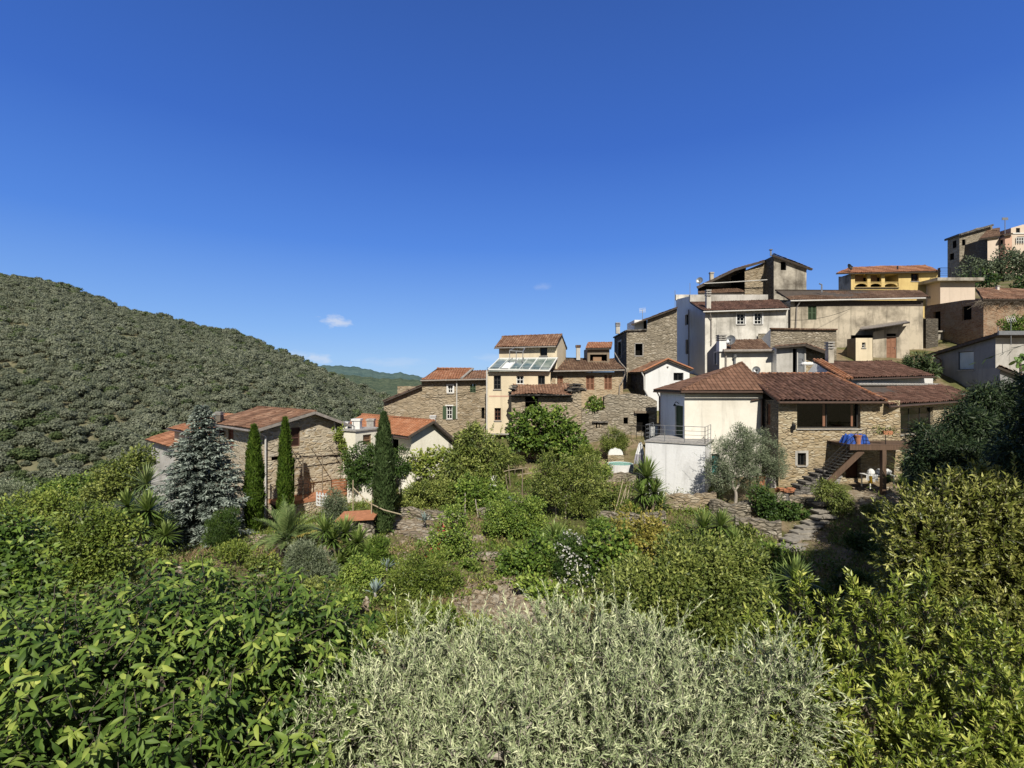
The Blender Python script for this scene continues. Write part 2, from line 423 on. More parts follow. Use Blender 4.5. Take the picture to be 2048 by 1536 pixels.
def fill_opening(parent, vp, r, kind, opt):
    s0, z0, s1, z1 = r
    w, h = s1 - s0, z1 - z0
    if kind in ('win', 'glass', 'door_glass'):
        nx, ny = opt.get('div', (2, 2)); fm = opt.get('frame', 'frame_white')
        f = opt.get('fw', .06); d = -opt.get('depth', .14)
        mb = MB()
        pbox(mb, vp, s0, z0, s0+f, z1, d-.05, d); pbox(mb, vp, s1-f, z0, s1, z1, d-.05, d)
        pbox(mb, vp, s0+f, z0, s1-f, z0+f, d-.05, d); pbox(mb, vp, s0+f, z1-f, s1-f, z1, d-.05, d)
        mt = f*.7
        for i in range(1, nx):
            x = s0 + w*i/nx; pbox(mb, vp, x-mt/2, z0+f, x+mt/2, z1-f, d-.045, d-.004)
        for j in range(1, ny):
            y = z0 + h*j/ny; pbox(mb, vp, s0+f, y-mt/2, s1-f, y+mt/2, d-.043, d-.008)
        o = mb.build('window' if kind != 'door_glass' else 'glass_door', M[fm], parent)
        pm = MB(); pm.poly([vp.p(s0+f*.5, z0+f*.5, d-.03), vp.p(s1-f*.5, z0+f*.5, d-.03), vp.p(s1-f*.5, z1-f*.5, d-.03), vp.p(s0+f*.5, z1-f*.5, d-.03)])
        pm.build('pane', M[opt.get('pane', 'glass')], o)
        if opt.get('sill', True):
            sm = MB(); pbox(sm, vp, s0-.06, z0-.07, s1+.06, z0-.004, -.02, .07); sm.build('sill', M[opt.get('sillm', 'cap')], o)
        if opt.get('surround'):
            sm = MB(); a = opt['surround']
            pbox(sm, vp, s0-a, z0, s0-.002, z1+a, -.01, .025); pbox(sm, vp, s1+.002, z0, s1+a, z1+a, -.01, .025)
            pbox(sm, vp, s0-.001, z1+.002, s1+.001, z1+a, -.01, .024)
            sm.build('surround', M[opt.get('surm', 'whitepaint')], o)
    elif kind in ('shut', 'door'):
        mb = MB(); d = -opt.get('depth', .06); k = opt.get('leaves', 2)
        for i in range(k):
            a, b = s0 + w*i/k + .008, s0 + w*(i+1)/k - .008
            f = min(.07, (b-a)*.18)
            pbox(mb, vp, a, z0, a+f, z1, d-.05, d); pbox(mb, vp, b-f, z0, b, z1, d-.05, d)
            pbox(mb, vp, a+f, z0, b-f, z0+f, d-.05, d); pbox(mb, vp, a+f, z1-f, b-f, z1, d-.05, d)
            zm = z0 + h*.45; pbox(mb, vp, a+f, zm-.035, b-f, zm+.035, d-.05, d-.003)
            z = z0 + f
            while z < z1 - f - .02:                  # louvre slats
                p0, p1 = vp.p(a+f, z, d-.045), vp.p(b-f, z, d-.045)
                q0, q1 = vp.p(a+f, z+.055, d-.012), vp.p(b-f, z+.055, d-.012)
                if kind == 'shut': mb.poly([q0, q1, vp.p(b-f, z, d-.04), vp.p(a+f, z, d-.04)])
                else: pbox(mb, vp, a+f, z, b-f, min(z+.5, z1-f), d-.05, d-.02); z += .45
                z += .075
            mb.poly([vp.p(a, z0, d-.051), vp.p(b, z0, d-.051), vp.p(b, z1, d-.051), vp.p(a, z1, d-.051)])
        o = mb.build('shutter' if kind == 'shut' else 'door', M[opt.get('mat', 'shut_brown')], parent)
        if kind == 'door':
            hb = MB(); hb.cbox(vp.p(s1-.12, z0+1.0, d+.03), .04, .04, .12); hb.build('handle', M['metal'], o)
    elif kind == 'hole':
        d = -opt.get('depth', .8)
        mb = MB(); mb.poly([vp.p(s0, z0, d), vp.p(s1, z0, d), vp.p(s1, z1, d), vp.p(s0, z1, d)])
        if opt.get('side', True):
            e = d; n = -.2
            for a, b in (((s0, z0), (s1, z0)), ((s1, z0), (s1, z1)), ((s1, z1), (s0, z1)), ((s0, z1), (s0, z0))):
                c = ((s0+s1)/2, (z0+z1)/2)
                sh = lambda q: (q[0] + (.004 if q[0] < c[0] else -.004), q[1] + (.004 if q[1] < c[1] else -.004))
                a2, b2 = sh(a), sh(b)
                mb.poly([vp.p(*a2, n), vp.p(*b2, n), vp.p(*b2, e), vp.p(*a2, e)])
        mb.build('opening', M['dark'], parent)
    # open leaves beside a window
    if opt.get('leaf'):
        for side in opt['leaf']:
            mb = MB(); lw = opt.get('leafw', w*.5)
            a = s0 - lw - .01 if side == 'l' else s1 + .01
            pbox(mb, vp, a, z0, a+lw, z1, .01, .06)
            z = z0 + .06
            while z < z1 - .08: pbox(mb, vp, a+.05, z, a+lw-.05, z+.03, .06, .075); z += .08
            mb.build('shutter', M[opt.get('leafm', 'shut_green')], parent)

class House:
    def __init__(s, name, label, cat, uc, Yc, yaw=0., ul=None, ur=None, Ll=None, Lr=None, group=None, zb=None):
        C = plan(uc, Yc); s.C = C
        s.r = Vector((math.cos(yaw), math.sin(yaw))); s.l = Vector((-math.sin(yaw), math.cos(yaw)))
        s.Lr = Lr if Lr else VP(C, C + s.r).s_of(ur)
        if Ll: s.Ll = Ll
        else:
            k = (ul - 1024)/F; s.Ll = (k*C.y - C.x)/(s.l.x - k*s.l.y)
        s.R = VP(C, C + s.r*s.Lr); s.Lf = VP(C + s.l*s.Ll, C)
        s.root = empty(name, (C.x, C.y, zb if zb is not None else 0), label, cat, group)
        s.wb = MB(); s.mats = []
    def q(s, a, b, z):
        p = s.C + s.r*a + s.l*b
        return Vector((p.x, p.y, z))
    def zc(s, v): return (768 - v)*s.C.y/F
    def z(s, v, a=0, b=0): return (768 - v)*s.q(a, b, 0).y/F
    def mi(s, m):
        if m not in s.mats: s.mats.append(m)
        return s.mats.index(m)
    def face(s, which, z0, top, mat, holes=(), hole_mat=None):
        """top: a z value, or a list of (s, z) from right to left along the wall's top"""
        vp = s.R if which == 'R' else s.Lf if which == 'L' else which
        L = vp.L
        tp = [(L, top), (0, top)] if isinstance(top, (int, float)) else list(top)
        poly = [(0, z0), (L, z0)] + tp
        hs = []
        for h in holes:
            r = rect_holes(vp, h); kind = h[4]; opt = h[5] if len(h) > 5 else {}
            dep = opt.get('wall_depth', .8 if kind == 'hole' else .25)
            hs.append((*r, dep if kind != 'hole' else opt.get('depth', .8)))
            fill_opening(s.root, vp, r, kind, opt)
        wall_face(s.wb, vp, poly, hs, s.mi(mat), s.mi(hole_mat) if hole_mat else None)
        return vp
    def far_sides(s, z0, z1r, mat, z1l=None):
        """the two walls turned away from the camera; z1r / z1l: top as z or list of (s,z)"""
        A, B, D = s.C + s.r*s.Lr, s.C + s.r*s.Lr + s.l*s.Ll, s.C + s.l*s.Ll
        s.face(VP(A, B), z0, z1l if z1l is not None else z1r, mat)
        s.face(VP(B, D), z0, z1r, mat)
    def top(s, z, mat='cap'):
        s.wb.poly([s.q(0, 0, z), s.q(s.Lr, 0, z), s.q(s.Lr, s.Ll, z), s.q(0, s.Ll, z)], s.mi(mat))
    def done(s, name='wall'):
        return s.wb.build(name, [M[m] for m in s.mats], s.root)
    def part(s, name, mb, mat, smooth=False):
        return mb.build(name, M[mat], s.root, smooth)

def roof_mesh(pts, mat, parent, amp=.045, pitch=.22, row=.36, thick=.14, name='roof', sag=.03, res=4, flat_row=.02):
    """pts: 3D polygon, first edge = eave from left to right as seen from outside. Real barrel relief, clipped to the polygon."""
    pts = [Vector(p) for p in pts]
    o = pts[0]; x = (pts[1]-pts[0]).normalized()
    n = x.cross((pts[2]-pts[0])).normalized()
    if n.z < 0: n = -n
    y = n.cross(x)
    p2 = [((p-o).dot(x), (p-o).dot(y)) for p in pts]
    x0, x1 = min(a for a, b in p2), max(a for a, b in p2); y0, y1 = min(b for a, b in p2), max(b for a, b in p2)
    step = pitch/res
    xs = np.arange(math.floor(x0/step)*step, x1+step, step)
    ys = []
    k = math.floor(y0/row)
    while k*row < y1 + row:
        ys += [k*row, k*row + row*.93]; k += 1
    ys = np.array(ys)
    bm = bmesh.new()
    g = [[bm.verts.new((a, b, 0)) for a in xs] for b in ys]
    for j in range(len(ys)-1):
        for i in range(len(xs)-1):
            bm.faces.new((g[j][i], g[j][i+1], g[j+1][i+1], g[j+1][i]))
    ar = sum(p2[i][0]*p2[(i+1) % len(p2)][1] - p2[(i+1) % len(p2)][0]*p2[i][1] for i in range(len(p2)))
    for i in range(len(p2)):
        a, b = Vector((*p2[i], 0)), Vector((*p2[(i+1) % len(p2)], 0))
        if (b-a).length < 1e-4: continue
        d = (b-a).normalized(); no = Vector((d.y, -d.x, 0))*(1 if ar > 0 else -1)
        bmesh.ops.bisect_plane(bm, geom=bm.verts[:]+bm.edges[:]+bm.faces[:], plane_co=a, plane_no=no, clear_outer=True, dist=1e-5)
    uvl = bm.loops.layers.uv.new('UVMap')
    for f in bm.faces:
        for lp in f.loops: lp[uvl].uv = (lp.vert.co.x, lp.vert.co.y)
    ph = o.x*1.7
    rr = random.Random(int(abs(o.x*97+o.z*31)))
    jit = {}
    for v in bm.verts:
        a, b = v.co.x, v.co.y
        kx, ky = math.floor(a/pitch), math.floor(b/row)
        jj = jit.setdefault((kx, ky), (rr.random()-.5)*.035*(amp/.045))
        hh = amp*abs(math.sin(math.pi*a/pitch)) + flat_row*(1-((b/row) % 1.0)) + jj
        hh += sag*(math.sin(a*.9+ph)*math.cos(b*1.3+ph*.7))
        v.co = o + x*a + y*b + n*hh
    # slab underneath
    low = [p - n*thick for p in pts]
    vs = [bm.verts.new(p + n*.005) for p in pts]; vl = [bm.verts.new(p) for p in low]
    fs = []
    m_ = len(pts)
    for i in range(m_):
        j = (i+1) % m_
        if (pts[i]-pts[j]).length < 1e-4: continue
        fs.append(bm.faces.new((vs[i], vl[i], vl[j], vs[j])))
    fs.append(bm.faces.new(vl[::-1]))
    for f in fs: f.material_index = 1
    off = wloc(parent)
    for v in bm.verts: v.co -= off
    me = bpy.data.meshes.new(name); bm.to_mesh(me); bm.free()
    return link_mesh(name, me, [M[mat], M['soffit']], parent)

def ridge(parent, pts, mat='t_orange', r=.10, name='ridge_tiles'):
    """overlapping half-round caps along an edge"""
    mb = MB()
    for a, b in zip(pts, pts[1:]):
        a, b = Vector(a), Vector(b); L = (b-a).length; k = max(1, int(L/.38))
        for i in range(k):
            p, q = a.lerp(b, i/k), a.lerp(b, (i+1.12)/k)
            mb.tube([p + Vector((0, 0, .02)), q + Vector((0, 0, .0))], [r*1.06, r*.86], 8)
    return mb.build(name, M[mat], parent, False)

def gutter(parent, a, b, mat='gutter', r=.07):
    mb = MB(); mb.tube([a, b], r, 7); return mb.build('gutter', M[mat], parent, True)

def downpipe(parent, pts, mat='gutter', r=.05):
    mb = MB(); mb.tube(pts, r, 7); return mb.build('downpipe', M[mat], parent, True)

def chimney(parent, u0, u1, vt, vb, Y, mat='offwhite', cap='slabs', d=None, capm='cap'):
    a, b = P(u0, vb, Y), P(u1, vt, Y); w = b.x - a.x; d = d or w
    mb = MB(); h = b.z - a.z
    body = h*.62 if cap == 'slabs' else h*.84
    mb.box(a, (w, 0, 0), (0, d, 0), (0, 0, body))
    o = mb.build('chimney', M[mat], parent)
    cb = MB()
    if cap == 'slabs':
        z = a.z + body
        k = 3; st = (h - body)/k
        for i in range(k):
            cb.box((a.x-.04, a.y-.04, z + st*i + st*.45), (w+.08, 0, 0), (0, d+.08, 0), (0, 0, st*.5))
            for sx in (.08, .75):
                cb.box((a.x + w*sx, a.y+.03, z + st*i + .001), (w*.17, 0, 0), (0, d-.06, 0), (0, 0, st*.45))
    else:
        cb.box((a.x-.05, a.y-.05, a.z+body+.001), (w+.1, 0, 0), (0, d+.1, 0), (0, 0, h*.16))
    cb.build('chimney_cap', M[capm], o)
    return o

def gable_house_roofs(h, eave_z, peak_z, mat, oh=.3, ohg=.25, ridge_a=.5, peak_on='R', left_eave_z=None, right_eave_z=None, **kw):
    pass
# ------------------------------------------------------------------ foliage
def unit(a):
    return a/np.maximum(np.linalg.norm(a, axis=-1, keepdims=True), 1e-9)

def rand_dirs(n, rng=RNG):
    return unit(rng.normal(size=(n, 3)))

T_LEAF = (np.array([(0, 0, 0), (.38, -.5, .10), (.5, 0, .0), (.38, .5, .10), (1, 0, -.12)], float), [(0, 1, 4, 2), (0, 2, 4, 3)])
T_QUAD = (np.array([(0, 0, 0), (.45, -.5, .05), (1, 0, 0), (.45, .5, .05)], float), [(0, 1, 2, 3)])
T_DROOP = (np.array([(0, 0, 0), (.30, -.5, .07), (.34, 0, .02), (.30, .5, .07), (.68, -.40, -.03), (.7, 0, -.09), (.68, .40, -.03), (1, 0, -.28)], float),
           [(0, 1, 2), (0, 2, 3), (1, 4, 5, 2), (2, 5, 6, 3), (4, 7, 5), (5, 7, 6)])
T_BLADE = (np.array([(0, -.35, 0), (0, .35, 0), (.5, .5, .03), (.5, -.5, .03), (1, 0, -.04)], float), [(0, 3, 2, 1), (3, 4, 2)])
T_PATCH = (np.array([(0, -.4, 0), (.1, .35, .1), (.55, .5, 0), (1, .1, -.05), (.7, -.5, .08)], float), [(0, 4, 3, 2, 1)])

class Bag:
    """many small leaves collected as arrays, linked as one mesh with a per-leaf value 'var'"""
    def __init__(s): s.V, s.Fc, s.Fn, s.A, s.n = [], [], [], [], 0
    def add(s, pos, axis, nrm, L, W, var, T=T_QUAD):
        N = len(pos)
        if N == 0: return
        a = unit(axis); b = unit(np.cross(nrm, a)); n = np.cross(a, b)
        L = np.broadcast_to(np.asarray(L, float), (N,))[:, None, None]; W = np.broadcast_to(np.asarray(W, float), (N,))[:, None, None]
        t = T[0]
        v = pos[:, None, :] + L*t[None, :, 0:1]*a[:, None, :] + W*t[None, :, 1:2]*b[:, None, :] + L*t[None, :, 2:3]*n[:, None, :]
        k = len(t)
        base = s.n + np.arange(N)*k
        for f in T[1]:
            s.Fc.append((base[:, None] + np.array(f)[None, :]).reshape(-1)); s.Fn.append(np.full(N, len(f)))
        s.V.append(v.reshape(-1, 3)); s.A.append(np.repeat(np.broadcast_to(var, (N,)), k)); s.n += N*k
    def prisms(s, p0, p1, r0, r1, var=.3):
        """thin three-sided twigs"""
        N = len(p0)
        if N == 0: return
        d = unit(p1-p0); ref = np.tile(np.array([[.3, .2, .93]]), (N, 1)); x = unit(np.cross(ref, d)); y = np.cross(d, x)
        vs = []
        for p, r in ((p0, r0), (p1, r1)):
            r = np.broadcast_to(np.asarray(r, float), (N,))[:, None]
            for k in range(3):
                an = 2*math.pi*k/3
                vs.append(p + r*(x*math.cos(an) + y*math.sin(an)))
        v = np.stack(vs, 1); base = s.n + np.arange(N)*6
        for k in range(3):
            j = (k+1) % 3
            s.Fc.append((base[:, None] + np.array([k, j, 3+j, 3+k])[None, :]).reshape(-1)); s.Fn.append(np.full(N, 4))
        s.V.append(v.reshape(-1, 3)); s.A.append(np.full(N*6, var)); s.n += N*6
    def mesh(s, name, off=(0, 0, 0)):
        V = np.concatenate(s.V) - np.array(off)[None, :]
        idx = np.concatenate(s.Fc); cnt = np.concatenate(s.Fn)
        me = bpy.data.meshes.new(name)
        me.vertices.add(len(V)); me.vertices.foreach_set('co', V.astype(np.float32).reshape(-1))
        me.loops.add(len(idx)); me.loops.foreach_set('vertex_index', idx.astype(np.int32))
        me.polygons.add(len(cnt)); st = np.concatenate([[0], np.cumsum(cnt)[:-1]])
        me.polygons.foreach_set('loop_start', st.astype(np.int32))
        try: me.polygons.foreach_set('loop_total', cnt.astype(np.int32))
        except Exception: pass
        at = me.attributes.new('var', 'FLOAT', 'POINT')
        at.data.foreach_set('value', np.concatenate(s.A).astype(np.float32))
        me.update(calc_edges=True)
        return me
    def build(s, name, mat, parent=None, loc=None):
        off = wloc(parent) if parent is not None else (loc if loc is not None else (0, 0, 0))
        return link_mesh(name, s.mesh(name, off), M[mat], parent, None if parent is not None else loc)

def blobs3(Y, blobs):
    """(u, v, ru, rv[, dY[, depth factor]]) in photo pixels at depth Y -> centre and radii in metres"""
    out = []
    for b in blobs:
        y = Y + (b[4] if len(b) > 4 else 0); df = b[5] if len(b) > 5 else .85
        c = P(b[0], b[1], y); rx, rz = b[2]*y/F, b[3]*y/F
        out.append((np.array(c), np.array([rx, df*(rx+rz)/2 if df else rx, rz])))
    return out

def on_blobs(B, n, rng, rlo=.72, rhi=1.05, back=.35, wob=.22):
    """points spread over a union of lumpy ellipsoids, thinner on the side turned away; returns points, outward directions"""
    area = np.array([(R[0]*R[1]*R[2])**(2/3) for c, R in B]); pr = area/area.sum()
    C = np.array([c for c, R in B]); RR = np.array([R for c, R in B])
    P_, D_ = [], []
    need = n; guard = 0
    while need > 0 and guard < 12:
        guard += 1
        k = int(need*2.2) + 20
        i = rng.choice(len(B), k, p=pr); d = rand_dirs(k, rng)
        keep = (d[:, 1] < .35) | (rng.random(k) < back)
        i, d = i[keep], d[keep]
        w = 1 + wob*np.sin(d[:, 0]*5.1 + i*2.3)*np.sin(d[:, 2]*4.3 + i*1.7 + 1) + wob*.6*np.sin(d[:, 0]*11 + d[:, 1]*9 + i)
        r = (rlo + (rhi-rlo)*rng.random(len(i))**.6)*w
        p = C[i] + d*RR[i]*r[:, None]
        ok = np.ones(len(i), bool)
        for j, (c, R) in enumerate(B):
            ins = (((p - c)/R)**2).sum(1) < .5
            ok &= ~(ins & (i != j))
        o = unit(d/RR[i])
        P_.append(p[ok]); D_.append(o[ok]); need -= ok.sum()
    p = np.concatenate(P_)[:n]; d = np.concatenate(D_)[:n]
    return p, d

def clumps(bag, B, rng, L, W, lai=5., rc=None, T=T_QUAD, up=.15, droop=.1, var0=.48, back=.35, dens=1., flat_=.75, rlo=.7, rhi=1.0, wob=.22):
    """foliage as many small clumps of leaves set over a union of ellipsoids, so gaps and shaded hollows stay between them"""
    sil = sum(math.pi*R[0]*R[2] for c, R in B)
    N = lai*sil/(L*W*.55)*dens
    rm = np.mean([min(R[0], R[2]) for c, R in B])
    rc = rc or rm*.34
    surf = sum(2*math.pi*R[0]*R[2]*1.3 for c, R in B)
    Mc = max(7, int(surf/(rc*rc*1.75)))
    K = max(6, int(N/Mc))
    cc, dd = on_blobs(B, Mc, rng, rlo, rhi, back, wob)
    Mc = len(cc)
    i = np.repeat(np.arange(Mc), K)
    n = len(i)
    off = rand_dirs(n, rng)*(rng.random(n)**.45)[:, None]
    rcs = rc*(.65 + .7*rng.random(Mc))[i]
    d = dd[i]
    along = (off*d).sum(1, keepdims=True)
    off = off - d*along*(1-flat_)
    pos = cc[i] + off*rcs[:, None]
    axis = d*.35 + off*.7 + rng.normal(size=(n, 3))*.45 + np.array([0, 0, up-droop])
    nrm = d*.5 + off*.28 + np.array([.08, -.38, .55]) + rng.normal(size=(n, 3))*.42
    cv = rng.normal(size=Mc)*.13
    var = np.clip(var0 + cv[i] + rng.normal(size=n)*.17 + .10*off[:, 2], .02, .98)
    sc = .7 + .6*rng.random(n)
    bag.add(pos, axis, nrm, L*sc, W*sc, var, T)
    m2 = int(n*.22)                                    # inner leaves coloured darker, painting shade into the hollows
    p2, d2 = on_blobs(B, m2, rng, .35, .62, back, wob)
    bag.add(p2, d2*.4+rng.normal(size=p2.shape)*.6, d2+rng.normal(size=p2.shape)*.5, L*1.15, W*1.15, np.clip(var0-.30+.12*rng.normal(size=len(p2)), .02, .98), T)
    return cc

def shoots(bag, twigs, base, dirs, length, nl, L, W, rng, out=.9, droop=0., T=T_LEAF, curl=.25, var0=.45, tip_up=.0, tw=.004, tipvar=.18, jl=.3, lean=None, start=.15):
    """leafy shoots: leaves set spirally along each twig"""
    S = len(base)
    dirs = unit(dirs)
    ln = length*(.6 + .8*rng.random(S))
    bend = rng.normal(size=(S, 3))*curl
    if lean is not None: bend = bend + lean
    t = np.linspace(start, 1, nl)[None, :, None]
    pts = base[:, None, :] + dirs[:, None, :]*ln[:, None, None]*t + bend[:, None, :]*ln[:, None, None]*t*t*.5
    tang = unit(dirs[:, None, :] + bend[:, None, :]*t)
    ref = unit(np.cross(tang, np.array([.31, .87, .39])[None, None, :])); ref2 = np.cross(tang, ref)
    ph = rng.random(S)[:, None]*6.28 + np.arange(nl)[None, :]*2.4
    radial = ref*np.cos(ph)[..., None] + ref2*np.sin(ph)[..., None]
    spread = out*(1.15 - .6*t)
    axis = tang + radial*spread + np.array([0, 0, -droop])[None, None, :] + rng.normal(size=(S, nl, 3))*.15
    nrm = tang*.8 - radial*.25 + rng.normal(size=(S, nl, 3))*.33 + np.array([.06, -.35, .25])
    sv = rng.normal(size=S)*.12
    var = np.clip(var0 + sv[:, None] + tipvar*(t[..., 0]-.4) + rng.normal(size=(S, nl))*.13, .02, .98)
    sz = (1-jl) + 2*jl*rng.random((S, nl)); sz = sz*(1 - .25*t[..., 0]**3)
    bag.add(pts.reshape(-1, 3), axis.reshape(-1, 3), nrm.reshape(-1, 3), (L*sz).reshape(-1), (W*sz).reshape(-1), var.reshape(-1), T)
    if twigs is not None:
        mid = base + dirs*ln[:, None]*.5 + bend*ln[:, None]*.125
        end = base + dirs*ln[:, None]*.95 + bend*ln[:, None]*.45
        twigs.prisms(base, mid, tw, tw*.8); twigs.prisms(mid, end, tw*.8, tw*.35)

def limb(mb, a, b, r0, r1, rng, wig=.06, n=7, k=6, sagz=0.):
    a, b = Vector(a), Vector(b); L = (b-a).length
    pts, rs = [], []
    w1 = Vector(rng.normal(size=3))*wig*L; w2 = Vector(rng.normal(size=3))*wig*L*.6
    for i in range(n+1):
        t = i/n
        p = a.lerp(b, t) + w1*math.sin(math.pi*t) + w2*math.sin(2*math.pi*t) + Vector((0, 0, sagz*L*math.sin(math.pi*t)))
        pts.append(p); rs.append(r0 + (r1-r0)*t**.8)
    mb.tube(pts, rs, k)
    return pts

def skeleton(base, B, rng, r=.09, fork=.4, mbx=None, extra=0, cc=None):
    """a tapered trunk that forks into limbs towards each blob, and finer branches to some clumps"""
    mb = mbx or MB()
    base = Vector(base)
    cen = Vector(np.mean([c for c, R in B], axis=0))
    f = base.lerp(cen, fork); f.x = base.x*.6 + f.x*.4
    limb(mb, base, f, r, r*.72, rng, .04, 6, 8)
    for c, R in B:
        e = Vector(c) + Vector((0, 0, R[2]*.25))
        p = limb(mb, f, e, r*.55, r*.16, rng, .07)
        if cc is not None and extra:
            near = [q for q in cc if np.linalg.norm((q-c)/R) < 1.25]
            rng.shuffle(near)
            for q in near[:extra]:
                s = p[3 + int(rng.integers(0, 4))]
                limb(mb, s, q, r*.2, r*.05, rng, .06, 4, 5)
    return mb

# ------------------------------------------------------------------ terrain
CP = [  # (u, v, depth): points of the garden ground read off the photo
 (525,1058,29),(640,1045,31.5),(430,1075,31),(300,1085,24),(200,1150,20),(100,1190,18),(0,1190,19),(0,1100,26),(200,1050,30),(300,1020,34),
 (415,1078,25),(565,1118,22),(830,1062,24.5),(770,1067,24),(850,1105,21.5),(960,1105,22),(960,1200,17),(1010,1250,15),(700,1205,17),(760,1320,14),
 (1040,1030,27),(1200,1065,23.5),(1150,1255,15),(820,960,32),(700,1000,30.5),(920,965,33),(1235,945,33.5),(1100,915,36.5),(1000,940,34),
 (1290,1000,29.5),(1420,995,28),(1560,985,28.3),(1640,988,28),(1760,990,27.5),(1900,1000,27),(2040,1000,27),(1610,1062,24),(1575,1098,22.5),(1700,1112,21),
 (1750,1175,18),(1450,1105,21.5),(1400,1255,15),(1650,1310,14),(1950,1210,17),(1480,1040,25.5),(1330,1060,24),
 (870,880,42),(780,900,42),(980,880,39.5),(1130,880,40),(1250,870,38),(1340,890,37),(1480,900,36),(1180,800,44),(1300,760,46),(1450,755,46),(1560,760,43),(1400,740,54),
 (1640,735,43),(1760,722,45),(1850,705,49),(1900,700,47),(1980,810,38),(1900,830,37.5),(2040,820,37),(1550,640,60),(1800,640,60),(1950,620,60),(2040,640,58),
 (1990,562,95),(2040,548,110),(1900,575,110),(2048,540,130)]
CPX = [( (u-1024)*Y/F, Y, (768-v)*Y/F) for u, v, Y in CP]
CPX += [(0,9,-8.7),(-8,6,-8.9),(8,6,-8.9),(0,0,-9),(-10,0,-9.5),(12,0,-9),(-10,11,-8.7),(10,10,-8.6),(-20,12,-9.3),(20,12,-8.6),(0,-8,-9),(-25,0,-11),(25,0,-8),
        (-40,38,-20),(-40,60,-34),(-22,44,-13.5),(-16,48,-13),(-12,60,-18),(-12,90,-26),(-60,90,-42),(-45,20,-17),(-60,0,-22),(10,75,-9),(10,110,-16),(30,80,4),(40,110,12),(60,60,8),(80,80,16),
        (70,30,-4),(110,60,14),(110,130,26),(60,0,-6),(120,10,2),(70,150,6),(20,150,-22),(-40,150,-48)]
CPA = np.array(CPX)
_dm = np.linalg.norm(CPA[:, None, :2] - CPA[None, :, :2], axis=2)
_A = np.block([[_dm + np.eye(len(CPA))*.15*-1, np.ones((len(CPA), 1)), CPA[:, :2]], [np.ones((1, len(CPA))), np.zeros((1, 3))], [CPA[:, :2].T, np.zeros((2, 3))]])
_w = np.linalg.solve(_A, np.concatenate([CPA[:, 2], np.zeros(3)]))

def vnoise(x, y, f, seed=0):
    a = np.sin(x*f + seed)*np.cos(y*f*1.13 + seed*1.7) + .5*np.sin(x*f*2.3 + y*f*1.1 + seed*3) + .5*np.cos(y*f*2.7 - x*f*.9 + seed*2)
    return a/2

def gz(x, y, rough=True):
    x = np.atleast_1d(np.asarray(x, float)); y = np.atleast_1d(np.asarray(y, float))
    z = np.zeros(len(x))
    for i in range(0, len(x), 20000):
        q = np.stack([x[i:i+20000], y[i:i+20000]], 1)
        d = np.linalg.norm(q[:, None, :] - CPA[None, :, :2], axis=2)
        z[i:i+20000] = d @ _w[:len(CPA)] + _w[-3] + q @ _w[-2:]
    if rough:
        z = z + .10*vnoise(x, y, 1.1, 1) + .05*vnoise(x, y, 3.1, 4)
    return z

def g1(x, y): return float(gz(x, y)[0])

def G(u, v, y0=8., y1=60.):
    """where the view ray of photo pixel (u, v) first meets the ground"""
    ys = np.arange(y0, y1, .1)
    z = gz((u-1024)*ys/F, ys); zr = (768-v)*ys/F
    k = np.nonzero(zr <= z)[0]
    Y = ys[k[0]] if len(k) else y1
    return Vector(((u-1024)*Y/F, Y, g1((u-1024)*Y/F, Y)))

def gp(u, Y, dz=0):
    x = (u-1024)*Y/F
    return Vector((x, Y, g1(x, Y)+dz))

def plant(kind, label, cat, Y, blobs, mat, L, W, lai=4.2, rc=None, T=T_QUAD, base=None, r=.06, group=None, parts=('trunk', 'crown'), bark='bark', fork=.4, extra=2, seed=None, sprigs=9, **kw):
    rng = np.random.default_rng(seed if seed is not None else int(abs(blobs[0][0]*13 + blobs[0][1]*7 + Y)))
    B = blobs3(Y, blobs)
    if base is None:
        b = gp(np.mean([q[0] for q in blobs]), Y)
    elif len(base) == 2:
        b = gp(base[0], base[1])
    else: b = Vector(base)
    root = empty(kind, b, label, cat, group)
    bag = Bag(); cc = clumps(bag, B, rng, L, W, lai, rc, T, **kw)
    if sprigs and Y < 40:                              # loose shoots that break the outline
        S = int(sprigs*len(B)); p, d = on_blobs(B, S, rng, .8, 1.02, .3); rr_ = float(np.mean([min(R[0], R[2]) for c, R in B]))
        shoots(bag, bag, p, d*.7 + np.array([0, 0, .7-kw.get('droop', 0)]) + rng.normal(size=d.shape)*.35, rr_*.75, 11, L*.9, W*.9, rng, out=.8, droop=kw.get('droop', 0), T=T, curl=.45, var0=kw.get('var0', .48)+.05, tw=.006)
    skeleton(b - Vector((0, 0, .15)), B, rng, r, fork, extra=extra, cc=cc).build(parts[0], M[bark], root, True)
    bag.build(parts[1], mat, root)
    return root
# ------------------------------------------------------------------ camera, sun, sky
cam = bpy.data.cameras.new('camera'); co = bpy.data.objects.new('camera', cam); COL.objects.link(co)
cam.sensor_width = 36; cam.lens = 36*F/2048; cam.clip_start = .1; cam.clip_end = 12000
co.location = (0, 0, 0); co.rotation_euler = (rad(90), 0, 0)
scene.camera = co
SUN_AZ, SUN_EL = rad(5), rad(43)              # azimuth: to the right of straight behind the camera
sd = Vector((math.sin(SUN_AZ)*math.cos(SUN_EL), -math.cos(SUN_AZ)*math.cos(SUN_EL), math.sin(SUN_EL)))
sl = bpy.data.lights.new('sun', 'SUN'); so = bpy.data.objects.new('sun', sl); COL.objects.link(so)
sl.energy = 5.0; sl.angle = rad(.55); sl.color = (1, .945, .84)
so.rotation_euler = (-sd).to_track_quat('-Z', 'Y').to_euler()
so.location = (0, -20, 40)

